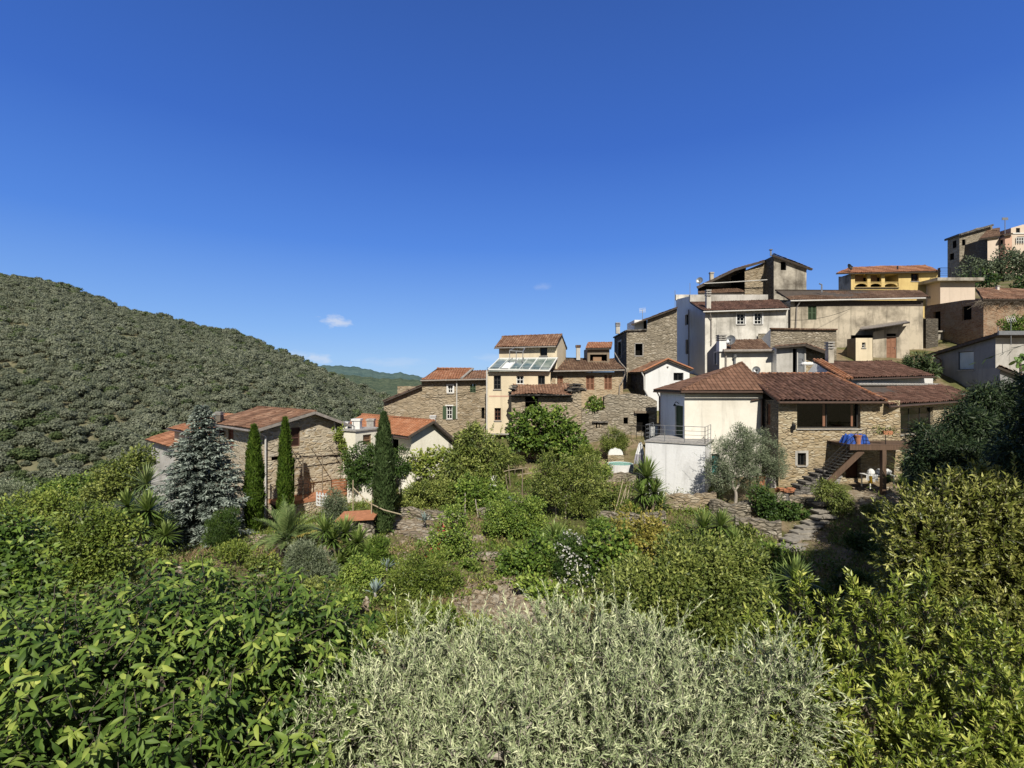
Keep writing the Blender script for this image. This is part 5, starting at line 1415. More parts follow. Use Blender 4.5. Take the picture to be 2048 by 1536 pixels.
l_h = House('patched_stone_house', 'dark weathered house with open loggia and long sloping roof at the village top', 'house', 1489.6, 56, 0, Ll=5, ur=1531, zb=5)
l_h.face('R', 4, tops(l_h.R, [(1531, 524), (1489.6, 541)]), 'stone_brown'); l_h.face('L', 4, l_h.zc(541), 'dark'); l_h.far_sides(4, l_h.zc(545), 'stone_shaded')
vp2 = VP(plan(1396, 59.5), plan(1492, 59.5)); l_h.face(vp2, 4, tops(vp2, [(1492, 535), (1470, 541), (1396, 574)]), 'oldgrey'); 
l_h.face(VP(plan(1396, 56.3), plan(1490, 56.3)), 6, 10.1, 'offwhite')
l_h.done()
mb = MB()
for i in range(6): mb.beam(P(1402+i*16, 586.5, 55.4), P(1402+i*16, 586.5, 56.3), .12, .12)
l_h.part('rafters', mb, 'soffit')
roof_mesh([P(1393, 574, 62), P(1394, 574, 55.6), P(1470, 537.5, 55.6), P(1469, 537.5, 62)], 't_old', l_h.root, .03, .22, .36, thick=.22)
roof_mesh([P(1469.5, 537.3, 62), P(1470, 537.8, 55.6), P(1529, 521, 55.6), P(1529, 521, 62)], 't_old', l_h.root, .03, .22, .36, thick=.22)
roof_mesh([P(1396, 585.5, 55.1), P(1489, 585.5, 55.1), P(1480, 574.5, 58), P(1396, 573, 58)], 't_old', l_h.root, .04, .22, .36, sag=.08)
chimney(l_h.root, 1421, 1427.5, 544, 560, 57, 'oldgrey', 'plain')
mb = MB(); mb.tube([P(1408, 567, 55.5), P(1450, 565, 55.4), P(1536, 559.5, 55.2)], .05, 6); l_h.part('pole', mb, 'gutter_w')

# --- long beige house
j_ = House('long_beige_house', 'long beige rendered house with one green shutter below a white gutter', 'house', 1581, 49, 0, Ll=5, ur=1846, zb=2)
zt = j_.zc(601)
j_.face('R', 1, zt, 'beige', [(1616, 608.5, 1633, 639.5, 'shut', {'mat': 'shut_green'})]); j_.face('L', 1, zt, 'beige'); j_.far_sides(1, zt, 'beige'); j_.done()
e0, e1, r1, r0 = P(1582, 600.5, 48.6), P(1862, 595, 48.6), P(1838, 580.5, 53), P(1550, 579, 53)
jr = roof_mesh([e0, e1, r1, r0], 't_old', j_.root, .05, .23, .36, sag=.06)
gutter(j_.root, e0+Vector((-.1, -.07, -.08)), e1+Vector((-.6, -.07, -.08)), 'gutter_w', .08)
mb = MB(); a0 = j_.R.p(0, zt-.42, .003); pbox(mb, j_.R, .4, zt-.55, j_.Lr, zt-.02, .003, .02); j_.part('painted_eaves_shadow', mb, 'soffit')  # dark strip on the wall stands in for the shadow of the eaves
downpipe(j_.root, [e0+Vector((.9, 0, -.1)), j_.q(.55, -.12, j_.zc(615)), j_.q(.45, -.12, j_.zc(655))], 'gutter', .06)
mb = MB(); p = P(1643.5, 585, 51); mb.tube([p, p+Vector((0, 0, .8)), p+Vector((-.25, 0, .9))], .07, 8); j_.part('flue', mb, 'metal')
k2 = House('lean_to_shed', 'lean-to under a sagging metal sheet with a pink wooden door and cream outhouse', 'shed', 1746, 46, 0, Ll=3, ur=1819, zb=1)
zt = k2.zc(662)
k2.face('R', 1, tops(k2.R, [(1819, 650), (1746, 664)]), 'beige', [(1773, 674, 1793, 719, 'door', {'mat': 'shut_pink', 'leaves': 2}), (1773, 667, 1793, 672.5, 'hole', {'depth': .1})]); k2.far_sides(1, k2.zc(664), 'beige'); k2.done()
roof_mesh([P(1718, 660, 45), P(1820, 645.5, 44.8), P(1812, 641, 49), P(1724, 655.5, 49)], 'gutter', k2.root, .03, .16, 3, thick=.05, sag=.06)
oh_ = House('cream_outhouse', 'tiny cream outhouse with a palm-sized window beside the pink wooden door', 'outhouse', 1711.5, 45, 0, ul=1694, ur=1745, zb=1)
zt = oh_.zc(676); oh_.face('R', 1, zt, 'cream', [(1724, 685, 1731, 695.5, 'win', {'div': (1, 2), 'fw': .04})]); oh_.face('L', 1, zt, 'oldwood'); oh_.far_sides(1, zt, 'cream'); oh_.top(zt+.001); oh_.done()

# --- yellow house
i_ = House('yellow_house', 'bright yellow house with arched loggia parapet and orange roof', 'house', 1702, 60, 0, ul=1677, ur=1880, zb=6)
zt = i_.zc(545)
i_.face('R', 6, tops(i_.R, [(1880, 542), (1800, 544), (1702, 547)]), 'yellow', [(1822, 546.5, 1837.5, 562.5, 'win', {'div': (2, 1), 'frame': 'woodbrown'}), (1709, 548, 1797, 574, 'hole', {'depth': 2.2, 'side': False})], )
i_.face('L', 6, i_.zc(547), 'oldgrey'); i_.far_sides(6, zt, 'yellow'); i_.done()
mb = MB()
for ua, ub in ((1734.5, 1741), (1762.5, 1769.5), (1707.5, 1709.5)):
    a, z0_ = i_.R.sz(ua, 574.5); b2, z1_ = i_.R.sz(ub, 547.5); pbox(mb, i_.R, a, z0_, b2, z1_, -.25, .02)
i_.part('column', mb, 'yellow')
mb = MB()
for ua, ub in ((1709, 1738), (1738, 1766), (1766, 1797)):
    a, z0_ = i_.R.sz(ua, 574.5); b2, z1_ = i_.R.sz(ub, 565); m_ = (a+b2)/2; R_ = (b2-a)/2-.06
    for k in range(10):
        t0, t1 = math.pi*k/10, math.pi*(k+1)/10; hh = z1_-z0_-.08
        mb.tube([i_.R.p(m_-R_*math.cos(t0), z0_+hh*math.sin(t0), -.05), i_.R.p(m_-R_*math.cos(t1), z0_+hh*math.sin(t1), -.05)], .05, 5)
        xa, xb = m_-R_*math.cos(t0), m_-R_*math.cos(t1); mb.poly([i_.R.p(xa, z0_+hh*math.sin(t0), -.06), i_.R.p(xb, z0_+hh*math.sin(t1), -.06), i_.R.p(xb, z1_+.05, -.06), i_.R.p(xa, z1_+.05, -.06)])
    pbox(mb, i_.R, a, z1_+.0, b2, z1_+.07, -.2, .03)
i_.part('arched_parapet', mb, 'yellow')
mb = MB(); a, z_ = i_.R.sz(1709, 575); b2, _ = i_.R.sz(1797, 575); pbox(mb, i_.R, a, z_-.12, b2, z_, .004, .12); i_.part('ledge', mb, 'soffit')
mb = MB()
for ua, ub in ((1711, 1733), (1742, 1761)):
    a, z0_ = i_.R.sz(ua, 562); b2, z1_ = i_.R.sz(ub, 549); 
    for k in range(7): pbox(mb, i_.R, a, z0_+k*.12, b2, z0_+k*.12+.1, -.6, -.55)
i_.part('shutter', mb, 'shut_tan')
ir = roof_mesh([P(1672, 546.5, 59.4), P(1881.5, 542, 59.4), P(1850, 530.5, 64.5), P(1700, 538, 64.5)], 't_orange', i_.root, .05, .24, .36, sag=.04)
mb = MB(); p = P(1795, 541, 61); mb.tube([p, p+Vector((0, 0, .55))], .08, 8); i_.part('flue', mb, 'black')
e_ = House('pale_roof_terrace_house', 'pale pink house with a railed roof terrace beside the yellow house', 'house', 1880.5, 58, 0, Ll=5, ur=1950, zb=6)
zt = e_.zc(561); e_.face('R', 6, zt, 'palepink'); e_.face(VP(e_.C+e_.l*5, e_.C), 6, zt, 'palepink'); e_.far_sides(6, zt, 'palepink'); e_.done()
mb = MB(); a = P(1875, 561, 57.3); mb.box(a, (P(1969, 561, 57.3)-a), (0, 5.5, 0), (0, 0, .35)); e_.part('terrace_slab', mb, 'oldgrey')
railing(e_.root, [P(1876, 555, 60), P(1880, 555, 57.5), P(1962, 555, 57.5)], 1.1, 'black', 5, .025, .035)

# --- brick ruin on the right
br = House('ochre_brick_ruin', 'roofless ochre brick house with empty doorway and dead creeper along its top', 'ruin', 1967, 47, 0, ul=1851, ur=2090, zb=1)
br.face('L', 0, tops(br.Lf, [(1967, 598), (1930, 600), (1890, 606), (1851, 612)]), 'brickruin', [(1867, 623, 1881, 665, 'hole', {'depth': .6}), (1924, 612, 1943, 640, 'hole', {'depth': .25})])
br.face('R', 0, br.zc(598), 'brickruin'); br.far_sides(0, br.zc(604), 'brickruin'); br.done()
roof_mesh([P(1966, 598, 46.6), P(2090, 598, 46.6), P(2075, 577, 52), P(1952, 579, 52)], 't_rust', br.root, .05, .24, .36, sag=.06)
mb = MB(); a, z_ = br.Lf.sz(1867, 664); b2, _ = br.Lf.sz(1890, 664); pbox(mb, br.Lf, a-1.2, z_-.15, b2, z_, .0, .9); pbox(mb, br.Lf, a-.3, z_-1.6, b2-.2, z_-.15, .002, .7); br.part('balcony', mb, 'oldgrey')
chimney(br.root, 1995, 1999, 571, 582, 51, 'offwhite', 'plain')
ba = House('shaded_annex', 'dark shaded stone annex below the ochre brick ruin', 'house', 1852, 49.5, 0, ul=1817, Lr=1.2, zb=1)
ba.face('L', 0, ba.zc(637), 'stone_shaded'); ba.face('R', 0, ba.zc(637), 'stone_shaded'); ba.far_sides(0, ba.zc(637), 'stone_shaded'); ba.top(ba.zc(637)); ba.done()

# --- grey house at the right edge
gh = House('grey_rendered_house', 'grey rendered house with one pale reflecting window and a roof aerial', 'house', 1991, 38, 0, ul=1866, ur=2100, zb=-3)
gh.face('L', -5, tops(gh.Lf, [(1991, 669), (1866, 709)]), 'grey', [(1916.5, 703, 1947.5, 739.5, 'win', {'div': (1, 1), 'frame': 'frame_dark', 'pane': 'paleglass', 'depth': .06, 'fw': .05})])
gh.face('R', -5, gh.zc(668), 'lightgrey'); gh.far_sides(-5, gh.zc(700), 'grey', gh.zc(669)); gh.done()  # lit front paler, shaded side darker grey: light put into the colours
c0, c1 = gh.q(-.4, -.6, gh.zc(667)), gh.q(6, -.6, gh.zc(667)); k0, k1 = gh.q(6, gh.Ll+.4, gh.z(709, 0, gh.Ll)), gh.q(-.4, gh.Ll+.4, gh.z(710, 0, gh.Ll))
roof_mesh([k0, k1, c0, c1], 't_old', gh.root, .03, .24, .36, thick=.2)
mb = MB(); mb.beam(c0+Vector((0, -.02, -.02)), c1+Vector((0, -.02, -.02)), .12, .3); gh.part('fascia', mb, 'metal')
mb = MB(); mb.beam(gh.Lf.p(0, -1.9, .03), gh.Lf.p(gh.Ll, -2.05, .03), .05, .06); gh.part('string_course', mb, 'grey')
downpipe(gh.root, [gh.Lf.p(.5, gh.z(712, 0, gh.Ll), .5), gh.Lf.p(.9, gh.z(720, 0, gh.Ll), .12), gh.Lf.p(.95, -2.5, .1)], 'gutter_b', .06)
ga = House('low_grey_annex', 'low grey annex with a sloping tile edge against the grey rendered house', 'house', 2000, 36.2, 0, Ll=1.7, ur=2100, zb=-3)
ga.face('R', -5, tops(ga.R, [(2100, 775), (2000, 736)]), 'grey'); ga.face('L', -5, ga.zc(736), 'grey'); ga.far_sides(-5, ga.zc(775), 'grey'); ga.done()
roof_mesh([P(2102, 774, 35.9), P(2098, 774, 38.0), P(1996, 732, 38.0), P(1997, 733, 35.9)], 't_old', ga.root, .04, .22, .36)

# --- hilltop houses
h1 = House('ruined_hilltop_house', 'ruined grey stone house with sky showing through one window on the hilltop', 'ruin', 1919, 105, 0, ul=1895, ur=1985, zb=20)
h1.face('R', 19, tops(h1.R, [(1985, 451), (1953, 456), (1919, 471)]), 'stone_grey', [(1924, 479, 1931, 491, 'hole', {'depth': .6})])
h1.face('L', 19, h1.zc(471), 'stone_grey', [(1905.5, 481.5, 1913, 496, 'hole', {'depth': .02}), (1899, 507, 1908, 520, 'hole', {'depth': .4})])
h1.far_sides(19, h1.zc(471), 'stone_shaded'); h1.done()
mb = MB(); mb.beam(P(1890, 480, 108.5), P(1920, 469, 104.5), .3, .4); mb.beam(P(1920, 469, 104.5), P(1986, 450, 104.5), .3, .4); h1.part('coping', mb, 'slate')
h2 = House('dark_terrace_house', 'dark stone house with small windows stepping below the hilltop ruin', 'house', 1972, 101, 0, ul=1920, Lr=2, zb=18)
h2.face('L', 17, tops(h2.Lf, [(1972, 478), (1920, 495)]), 'stone_grey', [(1958, 488, 1964, 498, 'hole', {'depth': .3}), (1924, 501, 1930, 514, 'hole', {'depth': .3}), (1933, 497, 1938, 507, 'hole', {'depth': .3}), (1958, 512, 1965, 524, 'hole', {'depth': .3})])
h2.face('R', 17, h2.zc(478), 'palepink'); h2.far_sides(17, h2.zc(480), 'stone_shaded'); h2.done()
h3 = House('pale_hilltop_house', 'narrow pale house with dark slate roof edge among the hilltop houses', 'house', 1975, 100, 0, Ll=5, ur=1997, zb=18)
h3.face('R', 17, h3.zc(476), 'palepink'); h3.face('L', 17, h3.zc(476), 'stone_shaded'); h3.far_sides(17, h3.zc(476), 'palepink'); h3.done()
roof_mesh([P(1958, 477.5, 99.5), P(2000, 471.5, 99.5), P(2000, 455, 106), P(1975, 462, 106)], 't_old', h3.root, .05, .3, .5, thick=.3)
h4 = House('pink_hilltop_house', 'salmon pink house with a small dark window on the hilltop', 'house', 2010, 99, 0, ul=1987, ur=2024, zb=18)
h4.face('R', 17, h4.zc(471), 'pink'); h4.face('L', 17, h4.zc(474), 'pink', [(2000, 480, 2006, 491, 'win', {'div': (1, 2), 'frame': 'frame_dark'})]); h4.far_sides(17, h4.zc(474), 'pink'); h4.done()
roof_mesh([P(1984, 474, 105), P(2008, 470, 98.4), P(2026, 466, 98.4), P(2010, 466, 105)], 't_old', h4.root, .05, .3, .5, thick=.25)
h5 = House('big_pink_house', 'largest pink hilltop house with white balustrade and several windows', 'house', 2022, 103, 0, Ll=6, ur=2090, zb=18)
h5.face('R', 17, tops(h5.R, [(2090, 448), (2046, 449), (2022, 456)]), 'palepink', [(2032, 456, 2040, 465, 'win', {'div': (2, 1), 'frame': 'frame_dark'}), (2034, 473, 2060, 487, 'hole', {'depth': .8})]); h5.face('L', 17, h5.zc(456), 'pink'); h5.far_sides(17, h5.zc(456), 'palepink'); h5.done()
railing(h5.root, [P(2033, 487, 102.8), P(2060, 487, 102.8)], 1.2, 'whitepaint', 2, .06, .08, 'balustrade', .5)
mb = MB(); pbox(mb, h5.R, .1, h5.zc(468), 6, h5.zc(466), .004, .15); h5.part('string_course', mb, 'whitepaint')
mb = MB(); mb.tube([P(2010, 470, 102), P(2010, 440, 102)], .07, 6); mb.cbox(P(2010, 440, 102), 1.2, .1, .5); tag(mb.build('aerial_mast', M['metal'], origin=P(2010, 470, 102)), 'thin aerial mast on the hilltop roofs', 'aerial')
# small farm hut on the far hill
hx = House('hillside_hut', 'tiny terracotta hut alone among the olive trees on the far hillside', 'hut', 228, 335, 0, Ll=3.5, ur=241, zb=20)
zg = 335*(768-739)/F
hx.face('R', zg-3, zg+4, 'terracotta'); hx.face(VP(hx.C+hx.l*3.5, hx.C), zg-3, zg+4, 'terracotta'); hx.far_sides(zg-3, zg+4, 'terracotta'); hx.done()
roof_mesh([hx.q(-.6, -.6, zg+4), hx.q(5, -.6, zg+4), hx.q(5, 4, zg+5), hx.q(-.6, 4, zg+5)], 't_orange', hx.root, .05, .4, .6)
# ------------------------------------------------------------------ special plants
def cypress(u, vt, Y, hw, mat, label, vb=None):
    rng = np.random.default_rng(int(u)); b = gp(u, Y); H = (768-vt)*Y/F - b.z; r = hw*Y/F
    root = empty('cypress_tree', b, label, 'cypress', None)
    n = int(15000*(H*r)/(6*.5)); t = rng.random(n)**.9*.985 + .005
    prof = np.interp(t, [0, .04, .12, .35, .6, .8, .93, 1], [.45, .75, .92, 1.0, .86, .60, .30, .05])
    a = rng.random(n)*6.283
    lump = 1 + .13*np.sin(a*3+t*22) + .10*np.sin(a*5-t*41) + .06*rng.normal(size=n)
    rr = r*prof*lump*(.62+.38*rng.random(n)**.5)
    pos = np.stack([b.x + rr*np.cos(a) + .03*H*np.sin(t*3)*.1, b.y + rr*np.sin(a), b.z + t*H], 1)
    out = np.stack([np.cos(a), np.sin(a), np.zeros(n)], 1)
    axis = out*.35 + np.array([0, 0, 1.0]) + rng.normal(size=(n, 3))*.3
    nrm = out + rng.normal(size=(n, 3))*.4
    var = np.clip(.45 + .16*rng.normal(size=n) + .2*np.sin(a*4+t*30)*.5, .02, .98)
    bag = Bag(); bag.add(pos, axis, nrm, .17*(.6+.8*rng.random(n)), .055, var); bag.build('crown', mat, root)
    mb = MB(); mb.tube([b-Vector((0, 0, .2)), b+Vector((0, 0, H*.5))], [r*.22, r*.08], 8); mb.build('trunk', M['bark'], root, True)
    return root
cypress(508, 851, 26, 16.5, 'l_cypress', 'first bright green cypress, the stouter one close to the blue spruce')
cypress(570, 836, 27.5, 13.5, 'l_cypress', 'slim bright green cypress standing in front of the farmhouse balcony')
cypress(767.5, 826, 24, 19.5, 'l_cypress_dull', 'dull dark cypress standing alone in front of the flat-roofed annex')

def spruce(u, vt, Y, hw):
    rng = np.random.default_rng(3); b = gp(u, Y); H = (768-vt)*Y/F - b.z; R = hw*Y/F
    root = empty('blue_spruce', b, 'blue-grey spruce with drooping tiers beside the stone farmhouse', 'spruce tree')
    bag = Bag(); tw = MB()
    tw.tube([b-Vector((0, 0, .2)), b+Vector((0, 0, H*.55)), b+Vector((.05, 0, H*.99))], [.17, .1, .015], 8)
    z = .05*H; tier = 0
    while z < H*.97:
        f_ = 1 - z/H
        rad_ = R*(f_**.72)*(1.0 if z > .1*H else .92)*(.88+.24*rng.random())
        if f_ < .25: rad_ *= .8
        k = max(5, int(7 + 11*f_))
        for j in range(k):
            if rng.random() < .06: continue
            a = 6.283*(j+rng.random()*.6)/k + tier*1.1
            L = rad_*(.72+.42*rng.random()); d = np.array([math.cos(a), math.sin(a), 0])
            up0 = .35*(1-f_) - .05
            m_ = max(7, int(L/.085)); t = np.linspace(.12, 1, m_)
            base = np.array([b.x, b.y, b.z+z])
            pts = base + d*(t*L)[:, None] + np.array([0, 0, 1])*(L*(up0*t - .30*t**2 + .13*t**4))[:, None]
            # flat fan of side sprays
            side = np.array([-d[1], d[0], 0])
            for sgn in (-1, 1, 0):
                wid = L*.36*(1-t*.72)*(.7+.6*rng.random(m_)) if sgn else np.full(m_, .20)
                ax = (d*.75 + sgn*side*.8) + np.array([0, 0, -.22])
                for q in range(3 if sgn else 1):
                    p = pts + (unit(ax[None])*(wid*q/3)[:, None])
                    n_ = len(p)
                    axn = np.tile(ax, (n_, 1)) + rng.normal(size=(n_, 3))*.28
                    nr = np.tile(np.array([0, 0, 1.]), (n_, 1)) + rng.normal(size=(n_, 3))*.45 - d*.2
                    var = np.clip(.30 + .36*t + .14*rng.normal(size=n_), .02, .98)
                    bag.add(p+rng.normal(size=(n_, 3))*.025, axn, nr, .21*(.7+.6*rng.random(n_)), .075, var)
            if j % 2 == 0: tw.tube([base, pts[m_//2], pts[-1]], [.03, .02, .006], 4)
        z += H*.020*(1.1+.8*f_)*(.8+.4*rng.random()); tier += 1
    bag.build('crown', 'l_spruce', root); tw.build('trunk', M['bark'], root)
spruce(404, 804, 25, 104)

def rosette(bag, c, up, n, L, W, rng, droop=.45, lo=-.5, hi=1.0, T=None, var0=.5):
    """stiff sword leaves from one point"""
    a = rng.random(n)*6.283; e = lo + (hi-lo)*rng.random(n)**.8
    e = np.sin(e*1.45)
    d = np.stack([np.cos(a)*np.sqrt(1-np.clip(e, -1, 1)**2), np.sin(a)*np.sqrt(1-np.clip(e, -1, 1)**2), e], 1)
    d = d + np.array(up)*.15
    d = unit(d)
    ln = L*(.75+.4*rng.random(n))
    segs = 4
    side = unit(np.cross(d, np.array([0, 0, 1.])+rng.normal(size=(n, 3))*.01))
    p = np.tile(np.array(c), (n, 1)) + d*.04
    t_ = d.copy()
    wprof = [.55, 1., .85, .55, .03]
    var = np.clip(var0 + .16*rng.normal(size=n) + .22*e, .02, .98)
    rows = []
    for s_ in range(segs+1):
        nrm = np.cross(side, t_)
        rows.append((p - side*(W*wprof[s_]*.5), p + side*(W*wprof[s_]*.5)))
        p = p + t_*(ln/segs)[:, None]; t_ = unit(t_ + np.array([0, 0, -droop*.25*(1)])*(1-np.abs(t_[:, 2:3])*.5))
    V = np.stack([x for r in rows for x in r], 1)
    k = 2*(segs+1); base = bag.n + np.arange(n)*k
    for s_ in range(segs):
        q = np.array([2*s_, 2*s_+1, 2*s_+3, 2*s_+2]); bag.Fc.append((base[:, None]+q[None]).reshape(-1)); bag.Fn.append(np.full(n, 4))
    bag.V.append(V.reshape(-1, 3)); bag.A.append(np.repeat(var, k)); bag.n += n*k

def yucca(Y, heads, label, L=.62, W=.07, n=150, mat='l_yucca', name='yucca', base=None, droop=.42, cat='yucca'):
    rng = np.random.default_rng(int(heads[0][0]*3+heads[0][1])); b = gp(base if base else np.mean([h[0] for h in heads]), Y)
    root = empty(name, b, label, cat)
    bag = Bag(); mb = MB()
    for h in heads:
        sc = h[2] if len(h) > 2 else 1
        c = P(h[0], h[1], Y + (rng.random()-.5)*.7)
        rosette(bag, c, (0, 0, 1), int(n*sc**.5), L*sc, W*sc**.5, rng, droop)
        g_ = np.array([c.x*.6+b.x*.4, c.y*.6+b.y*.4, 0]); g_[2] = g1(g_[0], g_[1])-.1
        if g_[2] > c.z-.05: g_[2] = c.z-.3
        sb_ = MB(); limb(sb_, g_, c, .075, .055, rng, .05, 5, 7); sb_.build('stem', M['oldwood'], root, True)
        # dry skirt under the head
        m_ = int(n*.25); d = rand_dirs(m_, rng); d[:, 2] = -np.abs(d[:, 2])-.5
        bag.add(np.tile(np.array(c), (m_, 1))+rng.normal(size=(m_, 3))*.03, d, rand_dirs(m_, rng), L*sc*.6, W*.8, np.full(m_, .12), T_BLADE)
    bag.build('leaves', mat, root)
    return root
yucca(21.5, [(296, 1022, 1.1), (270, 1040), (318, 1052, .9), (283, 1062), (330, 1072, .8), (255, 1012, .9)], 'tall many-headed yucca left of the blue spruce', .8, .085)
yucca(24, [(292, 968, 1.25)], 'pale fan-like palm head above the yucca beside the spruce', .85, .05, 120, 'l_palm', 'fan_palm', cat='palm')
yucca(20.5, [(690, 1066), (716, 1086), (664, 1080), (700, 1112, .9), (736, 1104, .8), (678, 1128, .8), (650, 1062, .9)], 'spreading yucca clump between the date palm and the lone cypress', .72, .08)
yucca(21, [(1112, 1080, 1.15), (1088, 1102), (1132, 1098, .8), (1094, 1140, .8)], 'yucca clump with dry tan skirts in the middle of the garden', .7, .08)
yucca(26.5, [(1293, 955, 1.25), (1308, 985), (1284, 990), (1318, 1012), (1300, 1030, .9)], 'tall yucca against the pale concrete terrace block', .9, .085)
yucca(22.3, [(1408, 1056, 1.1), (1442, 1052), (1432, 1080), (1468, 1084, .9), (1416, 1092, .9)], 'yucca clump on the slope below the small olive tree', .75, .08)
yucca(15.5, [(1560, 1172, .9), (1590, 1160, 1.0), (1548, 1190, .7)], 'low yucca clump at the edge of the dark shaded garden', .75, .06)
yucca(26, [(1822, 948, 1.3), (1810, 975, .9)], 'spiky yucca by the balcony post in front of the dark conifers', .85, .07)
def agave(u, v, Y, s_, label):
    rng = np.random.default_rng(int(u)); b = P(u, v, Y); root = empty('agave', b, label, 'agave')
    bag = Bag(); rosette(bag, b, (0, 0, 1), 26, s_, s_*.19, rng, .25, .05, .95)
    bag.build('leaves', 'l_agave', root)
    mb = MB(); mb.lathe(Vector(b)-Vector((0, 0, .12)), [(s_*.10, 0), (s_*.14, .1), (s_*.06, .2)], 8); mb.build('stem', M['cap'], root)
agave(751, 1186, 16.8, .42, 'largest blue-grey agave on the rock at the garden path')
agave(773, 1136, 19, .36, 'blue-grey agave at the foot of the dark rosemary bush')
agave(849, 1042, 24.5, .42, 'small grey agave beside the stone path near the lone cypress')
agave(1020, 1006, 27, .4, 'pale agave among grasses beside the garden trellis')

def date_palm(u, v, Y, label):
    rng = np.random.default_rng(9); c = P(u, v, Y); b = gp(u-12, Y); root = empty('date_palm', b, label, 'palm')
    bag = Bag(); mb = MB(); mb.tube([b-Vector((0, 0, .2)), Vector((b.x, b.y, (b.z+c.z)/2)), c], [.28, .25, .2], 10); mb.build('trunk', M['bark'], root)
    st = MB()
    for i in range(44):
        a = rng.random()*6.283; e = .15 + 1.25*(i/44)**1.0
        L = 1.75*(.85+.3*rng.random()); d = np.array([math.cos(a)*math.cos(e), math.sin(a)*math.cos(e), math.sin(e)])
        yl = i < 3
        m_ = 34; p = np.array(c); t_ = d.copy(); pts = [p]; tn = [t_]
        for k in range(m_):
            p = p + t_*(L/m_); t_ = unit((t_ + np.array([0, 0, -.030*(1.2-.5*e)]))[None])[0]; pts.append(p); tn.append(t_)
        pts, tn = np.array(pts), np.array(tn); st.tube([pts[0], pts[10], pts[20], pts[-1]], [.022, .016, .011, .004], 4)
        tt = np.linspace(0, 1, m_+1); side = unit(np.cross(tn, np.array([0, 0, 1.]))); upv = np.cross(side, tn)
        sel = tt > .12
        for sg in (-1, 1):
            ax = tn*.75 + side*sg*.8 + upv*.35 + rng.normal(size=tn.shape)*.07
            ll = .38*np.sin(np.clip(tt*1.05+.12, 0, 1)*math.pi)**.6+.03
            va = np.clip(.5+.12*rng.normal(size=m_+1)+.1*(i/44), .02, .98)
            if yl: va = np.full(m_+1, .99)
            bag.add(pts[sel], ax[sel], (upv*.8+side*sg*-.5)[sel], ll[sel], .026, va[sel], T_BLADE)
    bag.build('fronds', 'l_palm', root); st.build('frond_stems', M['l_palm'], root)
    yb = Bag()
    for (du, dv) in ((-46, 42), (72, -22)):
        e_ = P(u+du, v+dv, Y-.4); d = unit(np.array([e_-c]))[0]; m_ = 26; tt = np.linspace(.15, 1, m_); L = (e_-c).length
        pts = np.array(c)+d[None]*(tt*L)[:, None]; sd_ = unit(np.cross(d, [0, 0, 1.])[None])[0]
        for sg in (-1, 1): yb.add(pts, np.tile(d*.7+sd_*sg*.7+np.array([0, 0, -.3]), (m_, 1))+rng.normal(size=(m_, 3))*.1, rand_dirs(m_, rng), .26, .03, np.full(m_, .8), T_BLADE)
    tag(yb.build('dead_frond', 'l_amber', root), 'yellowed dead fronds')
date_palm(572, 1078, 22, 'feathery green date palm with two yellowed fronds below the slim cypress')

# ------------------------------------------------------------------ foreground trees (leafy shoots)
def shoot_tree(kind, label, cat, Y, blobs, mat, S, length, nl, L, W, base, seed, up=.7, outw=.6, rnd=.45, r=.14, fill=.35, extra=5, bark='bark', rlo=.55, rhi=1.05, back=.5, wob=.2, lean=None, tw=.004, spikes=(), group=None, wsplit=None, **kw):
    rng = np.random.default_rng(seed); B = blobs3(Y, blobs); b = Vector(base); root = empty(kind, b, label, cat, group)
    bag, twg = Bag(), Bag()
    p, d = on_blobs(B, S, rng, rlo, rhi, back, wob)
    dirs = d*outw + np.array([0, 0, up]) + rng.normal(size=(len(p), 3))*rnd
    shoots(bag, twg, p, dirs, length, nl, L, W, rng, lean=lean, tw=tw, **kw)
    if fill:
        p2, d2 = on_blobs(B, int(S*fill), rng, .2, .7, back, wob)
        kk = dict(kw); kk['var0'] = kw.get('var0', .45)-.12  # inner shoots coloured darker, painting shade into the depth of the crown
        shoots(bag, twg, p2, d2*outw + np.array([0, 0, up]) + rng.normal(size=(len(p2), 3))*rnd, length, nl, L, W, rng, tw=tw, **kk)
    for (u, v, y, h, k) in spikes:                 # upright leaders that break the outline
        c = np.array(P(u, v, y)); t = rng.random(k)
        w_ = .24*h*(1-t)**.8
        pp = c + np.stack([rng.normal(size=k)*w_*.5, rng.normal(size=k)*w_*.5, -h*(1-t)], 1)
        dd = np.stack([rng.normal(size=k)*.38, rng.normal(size=k)*.38, np.ones(k)], 1) + np.concatenate([(pp-c)[:, :2]/h*1.2, np.zeros((k, 1))], 1)
        shoots(bag, twg, pp, dd, length*.8, nl, L, W, rng, tw=tw, **kw)
        twg.prisms(c[None]-np.array([[0, 0, h]]), c[None], tw*2, tw)
    mb = skeleton(b, B, rng, r, .55, extra=extra, cc=p[:400])
    mb.build('trunk', M[bark], root, True)
    tw_o = twg.build('twigs', 'l_olive' if False else mat, root); tw_o.data.materials.clear(); tw_o.data.materials.append(M[bark])
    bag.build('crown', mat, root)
    return root

